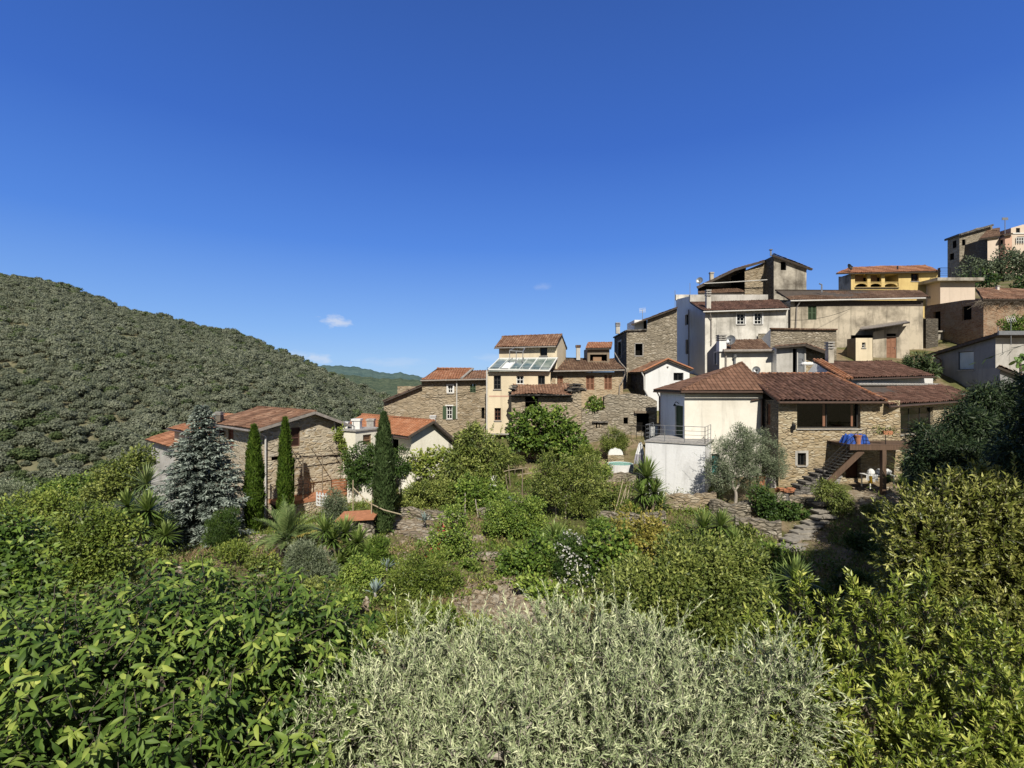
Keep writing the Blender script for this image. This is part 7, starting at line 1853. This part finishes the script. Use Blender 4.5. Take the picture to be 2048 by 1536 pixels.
rock('rock', 'pale boulder half hidden left of the agave boulder', P(684, 1182, 16.6), (.22, .24, .32), 15)
rock('rock', 'small rock below the yellowed palm frond', P(520, 1140, 19.5), (.24, .2, .13), 18)
rock('rock', 'rock outcrop between the walnut and the maple-like tree', P(62, 1075, 17.8), (.45, .4, .34), 21)
rock('rock', 'rough slab beside the path right of the rose bush', P(975, 1100, 21), (.7, .5, .16), 24)
rock('rock', 'rock showing at the path edge under the round clipped bush', P(955, 1060, 23), (.45, .35, .28), 27)

def stone_wall(label, pts, h, th=.4, mat='drystone', seed=1, name='dry_stone_wall', base=.4, flat_top=False):
    """follows the ground between (u, depth) points; ragged top course"""
    rng = np.random.default_rng(seed); mb = MB()
    P2 = [plan(u, Y) for u, Y in pts]; line = []
    for a, b in zip(P2, P2[1:]):
        k = max(2, int((b-a).length/.22)); line += [a.lerp(b, i/k) for i in range(k)]
    line.append(P2[-1]); sdist = 0; prev = None; rows = []
    z0_ = [g1(p.x, p.y) for p in line]
    for i, p in enumerate(line):
        d = (line[min(i+1, len(line)-1)]-line[max(i-1, 0)]).normalized(); n_ = Vector((d.y, -d.x))
        if prev is not None: sdist += (p-prev).length
        prev = p
        top = (max(z0_) if flat_top else z0_[i]) + h*(1 if flat_top else .88+.24*rng.random())
        j = .05*rng.normal()
        rows.append((Vector((p.x+n_.x*(th/2+j), p.y+n_.y*(th/2+j), z0_[i]-base)), Vector((p.x+n_.x*(th/2+j-.04), p.y+n_.y*(th/2+j-.04), top)),
                     Vector((p.x-n_.x*th/2, p.y-n_.y*th/2, top+.02*rng.normal())), Vector((p.x-n_.x*th/2, p.y-n_.y*th/2, z0_[i]-base)), sdist))
    for a, b in zip(rows, rows[1:]):
        for k in range(3):
            ua, ub = a[4], b[4]
            if k == 1: uv = [(ua, 0), (ub, 0), (ub, th), (ua, th)]
            else: uv = [(ua, a[k].z), (ub, b[k].z), (ub, b[k+1].z), (ua, a[k+1].z)]
            mb.poly([a[k], b[k], b[k+1], a[k+1]], 0, uv)
    for r_ in (rows[0][::1], rows[-1]): mb.poly([r_[0], r_[1], r_[2], r_[3]])
    c0 = line[0]
    return tag(mb.build(name, M[mat], None, False, (c0.x, c0.y, z0_[0])), label, 'stone wall')
stone_wall('low dry stone wall under the fig tree with wire posts', [(1032, 36.2), (1075, 35.8), (1125, 35.6)], .8, .4, seed=2)
stone_wall('dry stone retaining wall under the small olive tree by the stone house', [(1420, 26.4), (1470, 25.6), (1525, 25.8), (1565, 26.2)], .75, .5, 'drystone', 3)
stone_wall('rough stone wall at the foot of the concrete terrace block', [(1330, 27.2), (1380, 26.9), (1430, 27.0)], .8, .4, 'stone_brown', 4)
stone_wall('pale stone bank wall left of the curved garden steps', [(1470, 24.2), (1520, 23.9), (1562, 23.6)], .65, .5, 'drystone', 5)
stone_wall('stone edge wall of the paved terrace below the balcony', [(1540, 27.0), (1600, 26.8), (1650, 26.7)], .35, .5, 'drystone', 6)
stone_wall('dark stone wall of the terrace right of the garden steps', [(1690, 25.6), (1760, 25.2), (1850, 25.2)], .6, .5, 'drystone', 7)
stone_wall('tumbled terrace wall beyond the round clipped bush', [(960, 26.2), (1010, 27.6), (1080, 28.2)], .45, .4, 'drystone', 8)
stone_wall('tumbled terrace wall between the yellowing tree and the bamboo canes', [(1195, 25.4), (1260, 24.8), (1330, 25)], .5, .4, 'drystone', 9)
stone_wall('crumbling terrace wall under the fruit bushes', [(800, 26.8), (860, 26.2), (930, 25.6)], .45, .4, 'drystone', 10)
stone_wall('pool terrace wall with stone courses beneath the pool', [(1175, 32.6), (1235, 32.2), (1285, 31.6)], .6, .4, 'stone_grey', 11)
stone_wall('white garden wall behind the lone cypress', [(698, 30.2), (722, 29.8), (745, 29.6)], 1.1, .25, 'white', 12, 'garden_wall')
stone_wall('short white wall half hidden by the yellow-green vine', [(797, 30.2), (830, 30.0)], 1.2, .25, 'white', 13, 'garden_wall')

# stone steps: every step its own slab
st_root = empty('garden_steps', gp(1600, 24), 'curved flight of rough stone garden steps in half shadow', 'steps')
sp = [(1652, 1006, 26.2), (1650, 1020, 25.6), (1645, 1032, 25.0), (1632, 1043, 24.6), (1620, 1052, 24.2), (1610, 1061, 23.8), (1600, 1070, 23.4), (1592, 1080, 23.0), (1586, 1089, 22.6), (1582, 1098, 22.2)]
for i, (u, v, Y) in enumerate(sp):
    c = P(u, v, Y); mb = MB(); rng = np.random.default_rng(i); c.z = max(c.z, g1(c.x, c.y)+.12)
    ya = .15 + .04*i; n_ = 7; prof = []
    for k in range(n_): prof.append((-.65+1.3*k/(n_-1), -.24-.08*math.sin(k*1.1+i)-.05*rng.random()))
    top = [(x, y) for x, y in prof] + [(.62, .34), (-.62, .34)]
    R2 = lambda q, z: Vector((c.x+q[0]*math.cos(ya)-q[1]*math.sin(ya), c.y+q[0]*math.sin(ya)+q[1]*math.cos(ya), c.z+z))
    mb.poly([R2(q, 0) for q in top]); mb.poly([R2(q, -.075) for q in top][::-1])
    for a, b in zip(top, top[1:]+top[:1]): mb.poly([R2(a, -.075), R2(b, -.075), R2(b, 0), R2(a, 0)], 0, [(a[0], 0), (b[0], 0), (b[0], .2), (a[0], .2)])
    low = [(x*.94, y+.13) for x, y in prof] + [(.6, .33), (-.6, .33)]
    for a, b in zip(low, low[1:]+low[:1]): mb.poly([R2(a, -.30), R2(b, -.30), R2(b, -.076), R2(a, -.076)], 1, [(a[0], 0), (b[0], 0), (b[0], .2), (a[0], .2)])
    mb.build('step', [M['stepstone'], M['stone_shaded']], st_root)  # darkened stone on the risers paints in the shade under each tread
hs_ = empty('house_steps', gp(1610, 27.4), 'short run of dark slab steps against the stone house wall', 'steps')
for i in range(6):
    c = P(1588+i*11.5, 976-i*7.6, 28.1); mb = MB(); mb.cbox(c-Vector((0, 0, .12)), .55, .8, .10, .1)
    mb.cbox(c-Vector((0, .02, .9)), .45, .7, .779, .1, 0); mb.build('step', M['slate'], hs_)

# path and paved terrace sheets draped on the ground
def drape(name, pix, mat, dz=.03, step=.3, kind='structure'):
    pts = [G(u, v) if len(q) == 0 else gp(u, q[0]) for u, v, *q in pix]
    xs_ = [p.x for p in pts]; ys_ = [p.y for p in pts]; p2 = [(p.x, p.y) for p in pts]
    def inside(x, y):
        c = False; j = len(p2)-1
        for i in range(len(p2)):
            if (p2[i][1] > y) != (p2[j][1] > y) and x < (p2[j][0]-p2[i][0])*(y-p2[i][1])/(p2[j][1]-p2[i][1])+p2[i][0]: c = not c
            j = i
        return c
    gx_ = np.arange(min(xs_), max(xs_), step); gy_ = np.arange(min(ys_), max(ys_), step)
    mb = MB()
    for x in gx_:
        for y in gy_:
            if inside(x+step/2, y+step/2):
                q = [(x, y), (x+step, y), (x+step, y+step), (x, y+step)]
                mb.poly([Vector((a, b, g1(a, b)+dz)) for a, b in q], 0, q)
    return tag(mb.build(name, M[mat]), kind=kind)
drape('path', [(785, 1045), (830, 1038), (870, 1062), (890, 1085), (850, 1088), (800, 1070)], 'rubble', .05, .25)
drape('pavement', [(1500, 0, 28.2), (1830, 0, 28.6), (1830, 0, 26.2), (1640, 0, 26.6), (1540, 0, 27.2)], 'rubble', .05, .3)
# rubble slope
rng = np.random.default_rng(8); bm = bmesh.new(); B_ = MB()
def chip(mb, c, s, rng):
    ax = unit(rng.normal(size=(1, 3)))[0]; up_ = unit(np.array([[rng.normal()*.35, rng.normal()*.35, 1]]))[0]; x = unit(np.cross(ax, up_)[None])[0]; y = np.cross(up_, x)
    a, b, h_ = s*(.6+.7*rng.random()), s*(.4+.5*rng.random()), s*(.18+.25*rng.random())
    mb.box(Vector(c)-Vector(x)*a/2-Vector(y)*b/2-Vector(up_)*h_*.4, Vector(x)*a, Vector(y)*b, Vector(up_)*h_)
for i in range(1500):
    u, v = 1005+rng.normal()*48, 1222+rng.normal()*32
    if abs(u-1005) > 105 or v > 1275 or v < 1160: continue
    p = G(u, v, 9); chip(B_, p+Vector((0, 0, .01)), .10+.16*rng.random()**2, rng)
for i in range(900):
    k = rng.integers(0, 5); uu_, vv_, su, sv = [(830, 1062, 30, 12), (930, 1085, 26, 14), (790, 1130, 26, 16), (1620, 1075, 40, 16), (560, 1075, 40, 10)][k]
    p = G(uu_+rng.normal()*su, vv_+rng.normal()*sv, 9); chip(B_, p, .08+.16*rng.random()**2, rng)
tag(B_.build('loose_stones', M['rubble']), 'loose angular stones lying on the bare slope and paths', 'stones', kind='stuff')

# ------------------------------------------------------------------ balcony, stair and things on the terrace of the stone house
bY = 27.3
dz_ = P(1715, 889, bY).z
bal = empty('wooden_balcony', P(1750, 985, 28), 'brown timber balcony on a thick post in front of the stone house', 'balcony')
x0_, x1_ = P(1700, 0, bY).x, P(1850, 0, bY).x
mb = MB(); mb.box((x0_, bY, dz_-.05), (x1_-x0_, 0, 0), (0, 29.28-bY, 0), (0, 0, .05)); mb.build('deck', M['beamwood'], bal)
mb = MB(); mb.beam((x0_, bY+.06, dz_-.18), (x1_, bY+.06, dz_-.18), .12, .25); mb.build('front_beam', M['beamwood'], bal)
mb = MB()
for i in range(9): mb.beam((x0_+.2+i*.48, bY+.13, dz_-.13), (x0_+.2+i*.48, 29.27, dz_-.13), .08, .14)
mb.build('joists', M['soffit'], bal)
for u in (1766, 1842):
    mb = MB(); c = gp(u, bY+.1, -.2); mb.beam(c, (c.x, c.y, dz_-.31), .22); mb.build('post', M['beamwood'], bal)
railing(bal, [Vector((x0_+.9, bY+.03, dz_)), Vector((x1_, bY+.03, dz_))], .85, 'black', 4, .012, .02)
stc = empty('wooden_stair', P(1640, 957, 28), 'open timber stair with dark treads climbing to the balcony', 'stair')
sa, sb = P(1637, 955, 27.9), P(1704, 892, 27.9)
for dy, nm in ((0, 'stringer'), (.85, 'stringer')):
    mb = MB(); mb.beam(sa+Vector((.25, -.45+dy, -.2)), sb+Vector((.25, -.45+dy, -.2)), .07, .30); mb.build(nm, M['beamwood'], stc)
for i in range(12):
    c = sa.lerp(sb, (i+.5)/12); mb = MB(); mb.cbox(c+Vector((0, 0, -.02)), .26, .95, .05); mb.build('tread', M['frame_dark'], stc)
mb = MB()
for dy in (-.47,):
    for i in range(7): c = sa.lerp(sb, i/6); mb.tube([c+Vector((0, dy, 0)), c+Vector((0, dy, .85))], .016, 5)
    for h_ in (.3, .58, .86): mb.tube([sa+Vector((0, dy, h_)), sb+Vector((0, dy, h_))], .014, 5)
mb.build('railing', M['black'], stc)

def pot(u, v, Y, r, h_, label, mat='terracotta', plant_mat=None, name='flower_pot'):
    c = P(u, v, Y); root = empty(name, c, label, 'pot'); mb = MB()
    mb.lathe(c, [(r*.68, 0), (r*.82, h_*.45), (r*.95, h_*.86), (r*1.08, h_*.87), (r*1.1, h_), (r*.95, h_), (r*.9, h_*.93)], 16); mb.build('pot', M[mat], root, False)
    if plant_mat:
        rng = np.random.default_rng(int(u)); b = Bag(); n = 160; d = rand_dirs(n, rng); d[:, 2] = np.abs(d[:, 2])
        b.add(np.array(c)+np.array([0, 0, h_*1.1])+d*r*np.array([1.3, 1.3, 1.5])*(rng.random((n, 1))**.5), d+np.array([0, 0, .5]), rng.normal(size=(n, 3))+np.array([0, 0, .7]), .13, .045, rng.random(n)); b.build('foliage', plant_mat, root)
    return root
pot(1521, 974, 27.3, .25, .62, 'big terracotta pot with a small plant beside the leaning board', plant_mat='l_green')
pot(1716, 890, 27.5, .17, .55, 'tall terracotta pot on the balcony in front of the blue tarpaulin')
pot(1845, 866, 29.0, .2, .22, 'terracotta bowl by the glazed wing above the balcony', plant_mat='l_mid')
pot(1668, 966, 28.4, .38, .42, 'wide pale stone urn under the wooden stair', 'cap', None, 'stone_urn')
mb = MB(); mb.cbox(P(1774, 869, 27.4), .5, .2, .2); o = tag(mb.build('planter_box', M['terracotta'], origin=P(1774, 869, 27.4)), 'rectangular terracotta planter on the balcony rail', 'planter')
b = Bag(); n = 220; c = np.array(P(1768, 862, 27.45)); b.add(c+RNG.normal(size=(n, 3))*np.array([.35, .1, .12]), rand_dirs(n)+np.array([0, 0, .8]), rand_dirs(n), .12, .05, RNG.random(n)); b.build('foliage', 'l_mid', o)
mb = MB(); c = P(1543, 976, 27.6); mb.box(c+Vector((-.28, 0, 0)), (.56, .02, 0), (0, .05, 0), (.0, .22, .95)); tag(mb.build('leaning_board', M['lightgrey'], origin=c), 'pale grey board leaning beside the big terracotta pot', 'board')
# blue tarpaulin over something on the balcony
rng = np.random.default_rng(2); bm = bmesh.new(); bmesh.ops.create_grid(bm, x_segments=26, y_segments=16, size=1)
tc0 = P(1710, 889, 27.9)
for v in bm.verts:
    x, y = v.co.x, v.co.y; e_ = max(abs(x), abs(y)); z = .52*(1-max(0, (e_-.68)/.32)**1.4) + .05*math.sin(x*9+y*4)+.04*math.sin(y*13-x*5)
    v.co = (x*.64*(1+.06*math.sin(y*8)), y*.42*(1+.05*math.sin(x*9)), z)
me = bpy.data.meshes.new('tarpaulin'); bm.to_mesh(me); bm.free(); tag(link_mesh('tarpaulin', me, M['blue'], None, tc0), 'crumpled blue tarpaulin heaped over goods on the balcony', 'tarpaulin')
# garden table with cloths beneath the balcony
tb = empty('garden_table', P(1752, 972, 27.8), 'garden table with white cloth and hanging green towel beneath the balcony', 'table'); c = P(1755, 950, 27.9)
mb = MB(); mb.cbox(c, 1.5, .8, .04); mb.build('tabletop', M['whitepaint'], tb)
for sx in (-.65, .65):
    for sy in (-.33, .33): mb = MB(); mb.beam(c+Vector((sx, sy, -.7)), c+Vector((sx, sy, 0)), .05); mb.build('leg', M['whitepaint'], tb)
def cloth_strip(u0, u1, v0, v1, Y, mat, label, name='cloth', cat='cloth', seed=0):
    a, b = P(u0, v0, Y), P(u1, v1, Y); mb = MB(); k = 14
    top = [Vector((a.x+(b.x-a.x)*i/k, a.y+.04*math.sin(i*1.9+seed), a.z)) for i in range(k+1)]; bot = [Vector((a.x+(b.x-a.x)*i/k, a.y+.09*math.sin(i*1.9+seed+.4), b.z+.05*math.sin(i*1.3+seed))) for i in range(k+1)]
    for i in range(k): mb.poly([bot[i], bot[i+1], top[i+1], top[i]])
    return tag(mb.build(name, M[mat], None, True, a), label, cat)
cloth_strip(1733, 1757, 949, 962, 27.45, 'cloth', 'white cloth hanging from the garden table front', 'tablecloth', 'tablecloth')
cloth_strip(1768, 1780, 949, 966, 27.45, 'shut_green', 'pale green towel hung over the garden table edge', 'towel', 'towel', 3)
cloth_strip(1738, 1744, 952, 966, 27.40, 'hose', 'yellow cloth hanging from the garden table', 'towel', 'towel', 5)
rng = np.random.default_rng(6)
for i, lab in enumerate(('white bundle on the garden table beside the post', 'white stack of crockery on the left of the garden table', 'small white bag on the right of the garden table')):
    c = P(1742+i*16, 949, 27.9); mb = MB(); mb.lathe(c, [(.12, 0), (.19, .08), (.17+.03*i, .2), (.09, .3), (.05, .32)], 9); tag(mb.build('bundle', M['cloth'], None, True, c), lab, 'bundle')
mb = MB()
for i in range(34):
    c = P(1552+rng.random()*34, 985-rng.random()*8, 27.3+.5*rng.random()); mb.cbox(c, .3, .16, .05, rng.random()*3)
tag(mb.build('tile_pile', M['terracotta'], origin=P(1565, 980, 27.4)), 'low pile of spare terracotta tiles on the paved terrace', 'tiles')
mb = MB(); c = P(1572, 1003, 26.5); mb.box(c+Vector((-.24, 0, 0)), (.48, 0, 0), (0, .04, 0), (0, .18, .36)); tag(mb.build('slate_sign', M['slate'], origin=c), 'blank grey slate leaning on the terrace edge above the ivy', 'slate')

# ------------------------------------------------------------------ pool corner
pl = empty('garden_pool', P(1238, 945, 32.8), 'small white round pool with turquoise water beside the parasol', 'pool'); c = P(1240, 946, 33)
mb = MB(); zt_ = P(0, 927, 33).z - c.z
mb.lathe(c, [(.85, 0), (.88, zt_), (.80, zt_), (.80, zt_-.1)], 26); mb.build('pool_wall', M['whitepaint'], pl)
mb = MB(); mb.poly([c+Vector((.83*math.cos(a*.2618), .83*math.sin(a*.2618), zt_-.02)) for a in range(24)]); mb.build('water', M['poolwater'], pl)
hb_ = empty('scalloped_fountain', P(1231, 922, 34.2), 'white scalloped fountain back on a stone plinth behind the pool', 'fountain'); vpf = VP(plan(1217, 34.2), plan(1246, 34.2))
mb = MB(); z0_ = P(0, 910, 34.2).z; W_ = vpf.L; prof = [(W_*i/24, z0_ + .12 + .30*abs(math.sin(math.pi*(i/24*1.0)))**.7 + .07*abs(math.sin(3*math.pi*i/24))) for i in range(25)]
fp = [(0, z0_)] + [(W_, z0_)] + prof[::-1]
mb.poly([vpf.p(a, b) for a, b in fp]); mb.poly([vpf.p(a, b, -.18) for a, b in fp][::-1])
for a, b in zip(fp, fp[1:]+fp[:1]): mb.poly([vpf.p(*a), vpf.p(a[0], a[1], -.18), vpf.p(b[0], b[1], -.18), vpf.p(*b)])
mb.build('fountain_back', M['whitepaint'], hb_)
mb = MB(); pbox(mb, vpf, -.05, z0_-.9, W_+.05, z0_-.003, -.3, .08); mb.build('plinth', M['stone_gold'], hb_)
pr = empty('closed_parasol', gp(1279, 31), 'furled grey and white parasol standing by the concrete terrace', 'parasol'); c = P(1279, 932, 31); tp_ = P(1281, 884, 31)
mb = MB(); mb.tube([gp(1279, 31, -.1), tp_], .025, 6); mb.build('pole', M['metal'], pr)
mb = MB(); prev = None; n_ = 18
for zf, rr_ in ((.1, .26), (.25, .27), (.5, .22), (.75, .14), (.92, .09), (1, .02)):
    ring = [c.lerp(tp_, zf)+Vector((rr_*(1+.28*math.sin(a*3))*math.cos(a*2*math.pi/n_), rr_*(1+.28*math.sin(a*3))*math.sin(a*2*math.pi/n_), 0)) for a in range(n_)]
    if prev:
        for k in range(n_): mb.poly([prev[k], prev[(k+1) % n_], ring[(k+1) % n_], ring[k]], 1 if zf > .7 else 0)
    prev = ring
mb.build('canopy', [M['parasol'], M['cloth']], pr)
cloth_strip(1301, 1316, 853, 872, 35.2, 'cloth', 'white shirt drying by the railing of the ruined wall', 'shirt', 'laundry', 2)
mb = MB(); a, b = P(1262, 851, 36.6), P(1318, 853, 35.2); mb.tube([a, b], .02, 5)
for i in range(6): q = a.lerp(b, i/5); mb.tube([q, q+Vector((0, 0, -.95))], .018, 5)
tag(mb.build('iron_railing', M['black'], origin=a), 'thin iron railing in front of the ruined wall doorway', 'railing')

# ------------------------------------------------------------------ garden odds and ends
def stick(name, label, cat, a, b, r=.022, mat='oldwood', group=None, r1=None):
    mb = MB(); limb(mb, a, b, r, r1 or r*.8, RNG, .012, 5, 6); return tag(mb.build(name, M[mat], None, True, a), label, cat, group)
for i in range(7):
    stick('cane', 'pale dry cane leaning in the bundle under the concrete terrace yucca', 'cane', gp(1226+i*5.5, 26.4+.1*(i % 3), -.05), P(1246+i*3.3+(i % 2)*5, 962+(i*7) % 16, 26.9), .028, 'bamboo', 'bundle of leaning canes')
stick('garden_stake', 'tall weathered stake at the left of the garden trellis', 'stake', gp(1019, 29), P(1017, 930, 29), .035)
stick('garden_stake', 'weathered stake at the right of the garden trellis', 'stake', gp(1046, 28.5), P(1045, 938, 28.5), .035)
stick('garden_stake', 'short leaning stake by the white garden chair', 'stake', gp(1018, 28.6), P(1011, 948, 28.8), .03)
stick('trellis_bar', 'upper horizontal bar of the garden trellis', 'pole', P(1008, 943, 29), P(1054, 935, 28.8), .025, 'bamboo')
stick('trellis_bar', 'slanting bar resting on the right trellis stake', 'pole', P(1035, 951, 28.5), P(1083, 941, 28.9), .025, 'bamboo')
stick('garden_stake', 'stake under the low green bush, nearest the fruit tree trunk', 'stake', gp(932, 26.5), P(930, 985, 26.8), .03, 'palebark')
stick('garden_stake', 'stake leaning below the low green bush near the dark hollow', 'stake', gp(956, 26.2), P(951, 998, 26.4), .03, 'palebark')
stick('garden_stake', 'thin stake between the fig and the stone wall', 'stake', gp(870, 27.5), P(870, 962, 27.8), .022)
hr = empty('cane_handrail', gp(742, 24.5), 'cream cane handrail crossing in front of the lone cypress', 'handrail')
mb = MB(); mb.tube([P(706, 975, 24.6), P(735, 1004, 24), P(768, 1020, 23.3), P(803, 1029, 23.3)], .03, 6); mb.build('rail', M['bamboo'], hr)
for u, v, Y in ((706, 960, 24.6), (743, 1004, 23.7)):
    mb = MB(); mb.tube([gp(u, Y, -.1), P(u, v, Y)], .03, 6); mb.build('post', M['bamboo'], hr)
for u in (1027, 1065, 1087):
    stick('wire_post', 'thin grey wire post on the low wall beneath the fig tree', 'post', gp(u, 36.1, .6), P(u, 886, 36.1), .03, 'metal', 'wire posts under the fig tree')
ov = empty('stone_oven', gp(715, 23.5), 'low stone oven mound with a terracotta slab roof and dark mouth', 'oven'); c = P(716, 1052, 23.6)
mb = MB(); n_ = 16; prev = None
for zf, rx in ((-.5, .82), (.12, .76), (.34, .62)):
    ring = [c+Vector((rx*math.cos(k*2*math.pi/n_), rx*.7*math.sin(k*2*math.pi/n_), zf)) for k in range(n_)]
    if prev:
        for k in range(n_): mb.poly([prev[k], prev[(k+1) % n_], ring[(k+1) % n_], ring[k]], 0, [(k*.3, zf), (k*.3+.3, zf), (k*.3+.3, zf+.3), (k*.3, zf+.3)])
    prev = ring
mb.poly(prev); mb.build('oven_body', M['drystone'], ov)
mb = MB(); mb.box(c+Vector((-.85, -.65, .36)), (1.75, .1, .08), (0, 1.2, .12), (0, 0, .07)); mb.build('slab', M['terracotta'], ov)
mb = MB(); mb.poly([c+Vector((.1+.26*math.cos(k*math.pi/8), -.58+.0*k, .02+.3*math.sin(k*math.pi/8))) for k in range(9)]); mb.build('mouth', M['dark'], ov)
bs_ = empty('block_screen', P(643, 1010, 26.5), 'white perforated block screen beside the farmhouse balcony', 'screen'); vps = VP(plan(632, 26.6), plan(656, 26.2))
mb = MB(); z0_, z1_ = P(0, 1013, 26.4).z, P(0, 986, 26.4).z
for j in range(4):
    for i in range(4):
        a, z_ = vps.L*i/4, z0_+(z1_-z0_)*j/4; w_, h_ = vps.L/4, (z1_-z0_)/4
        pbox(mb, vps, a, z_, a+w_*.24, z_+h_, -.08, .0); pbox(mb, vps, a+w_*.24, z_, a+w_-.004, z_+h_*.26, -.08, -.002)
mb.build('blocks', M['whitepaint'], bs_)
ch = empty('garden_chair', P(985, 985, 29), 'white plastic garden chair half hidden beside the trellis', 'chair'); c = P(985, 985, 29)
mb = MB(); mb.cbox(c+Vector((0, 0, .42)), .45, .45, .04); mb.build('seat', M['whitepaint'], ch)
mb = MB(); mb.box(c+Vector((-.22, .2, .46)), (.44, 0, 0), (0, .04, 0), (0, .12, .45)); mb.build('backrest', M['whitepaint'], ch)
for sx in (-.2, .2):
    for sy in (-.2, .2): mb = MB(); mb.beam(c+Vector((sx, sy, -.3)), c+Vector((sx, sy, .42)), .035); mb.build('leg', M['whitepaint'], ch)
mb = MB(); c = P(1091, 982, 27)
for k in range(3): mb.tube([c+Vector((.16*math.cos(a*.4+k)*(1+.1*k), .03*k, .34*math.sin(a*.4+k))) for a in range(17)], .022, 6)
tag(mb.build('hose', M['hose'], None, True, c), 'coiled yellow garden hose hanging in the bushes', 'hose')

# ------------------------------------------------------------------ dishes, aerials, cactus
def dish(u, v, Y, r, label, look=(-.5, -1, .25), mat='metal', foot=None):
    c = P(u, v, Y); root = empty('satellite_dish', c, label, 'satellite dish'); d = Vector(look).normalized()
    x = d.cross(Vector((0, 0, 1))).normalized(); y = x.cross(d); mb = MB(); n_ = 18; prev = None
    for k in range(5):
        rr_ = r*k/4; ring = [c + (x*math.cos(2*math.pi*i/n_)*.92 + y*math.sin(2*math.pi*i/n_))*rr_ + d*(rr_*rr_/r*.35) for i in range(n_)]
        if prev:
            for i in range(n_): mb.poly([prev[i], prev[(i+1) % n_], ring[(i+1) % n_], ring[i]])
        prev = ring
    mb.build('reflector', M[mat], root, True)
    mb = MB(); mb.tube([c-y*r*.95, c+d*r*.9-y*r*.25], .02, 5); mb.cbox(c+d*r*.9-y*r*.25-Vector((0, 0, .06)), .1, .12, .12); mb.build('feed_arm', M['black'], root)
    ft = P(*foot, Y+.1) if foot else c-Vector((0, 0, r*1.8))
    mb = MB(); mb.tube([c-d*.02, c-d*.12-Vector((0, 0, r*.5)), ft], .03, 6); mb.build('bracket', M['metal'], root)
dish(1462, 681, 41.3, .42, 'dark grey satellite dish on the small white house', (-.6, -.8, .3), 'metal', (1460, 697))
dish(1512.5, 741, 33.2, .27, 'grey satellite dish at the ridge of the pyramid roof', (-.4, -.9, .3), 'metal', (1511, 750))
dish(1399.5, 562, 56, .40, 'satellite dish at the roof edge of the patched stone house', (-.5, -.8, .3), 'metal', (1399, 574))
dish(1698, 535, 60, .42, 'satellite dish on the left corner of the yellow house', (.3, -.9, .3), 'black', (1697, 548))
def aerial(u, vt, vb, Y, w_, label, n=6):
    a, b = P(u, vb, Y), P(u, vt, Y); root = empty('tv_aerial', a, label, 'aerial'); mb = MB(); mb.tube([a, b], .025, 5); mb.build('mast', M['metal'], root)
    if n:
        mb = MB(); e0, e1 = b+Vector((-w_/2, 0, -.1)), b+Vector((w_/2, 0, -.05)); mb.tube([e0, e1], .018, 5)
        for i in range(n): q = e0.lerp(e1, i/(n-1)); mb.tube([q+Vector((0, -.1, -.25)), q+Vector((0, .1, .25))], .012, 4)
        mb.build('antenna', M['frame_white'], root)
aerial(1285, 619, 640, 48, .55, 'pale television aerial above the attic of the stone tower house')
aerial(1350, 581, 620, 50, .3, 'thin whip aerial at the left edge of the tall white house', 0)
aerial(1380, 566, 600, 50, .3, 'thin whip aerial beside the parapet of the tall white house', 0)
aerial(2022, 636, 690, 37.4, .6, 'roof aerial on a bent bracket above the grey rendered house', 5)
aerial(1996, 653, 668, 37.6, .3, 'short post at the grey house roof corner', 0)
pc = empty('prickly_pear', P(2040, 745, 36.6), 'prickly pear cactus on the low annex roof at the grey house', 'cactus'); mb = MB(); rng = np.random.default_rng(4)
for i in range(16):
    c = P(2040+rng.normal()*8, 726+rng.normal()*11, 36.6); a = rng.normal()*.7; x = Vector((math.cos(a), rng.normal()*.4, math.sin(a))).normalized(); y = Vector((-math.sin(a), rng.normal()*.4, math.cos(a))).normalized()
    mb.poly([c+x*.15*math.cos(k*.628)+y*.24*math.sin(k*.628) for k in range(10)]); mb.poly([c+Vector((0, .04, 0))+x*.15*math.cos(k*.628)+y*.24*math.sin(k*.628) for k in range(10)][::-1])
mb.build('pads', leafmat('cactus_pad', (.12, .2, .05), (.16, .25, .06), (.3, .35, .1), 0), pc)
mb = MB(); mb.tube([P(2042, 752, 36.6), P(2040, 726, 36.6)], .08, 7); mb.build('stem', M['bark'], pc)
# creeper over the brick ruin
rng = np.random.default_rng(12); mb = MB()
for i in range(70):
    u = 1955+rng.random()*95; v = 597+rng.random()*6; p = P(u, v, 46.75); pts = [p]
    for k in range(4): p = p+Vector((rng.normal()*.35, -.02*rng.random(), -.28*rng.random()-.05+.12*(k == 0))); pts.append(p)
    mb.tube(pts, [.03, .025, .02, .015, .01], 4)
cr = tag(mb.build('dead_creeper', M['bark'], origin=P(2000, 598, 46.7)), 'tangled dead creeper hanging over the ochre brick wall top', 'creeper')

# cables strung between the houses
def cable(label, a, b, sag):
    a, b = Vector(a), Vector(b); mb = MB(); mb.tube([a.lerp(b, i/12)-Vector((0, 0, sag*4*(i/12)*(1-i/12))) for i in range(13)], .018, 4)
    tag(mb.build('overhead_cable', M['black'], None, True, a), label, 'cable')
cable('cable sagging between the tall white house and the long beige house', P(1577, 640, 46.8), P(1700, 618, 48.8), .35)
cable('cable sagging from the stone tower house down to the red shuttered house', P(1253, 700, 45.8), P(1180, 745, 42.3), .3)
cable('cable running along the front of the long stone house', P(850, 790, 41.8), P(972, 776, 41.8), .2)
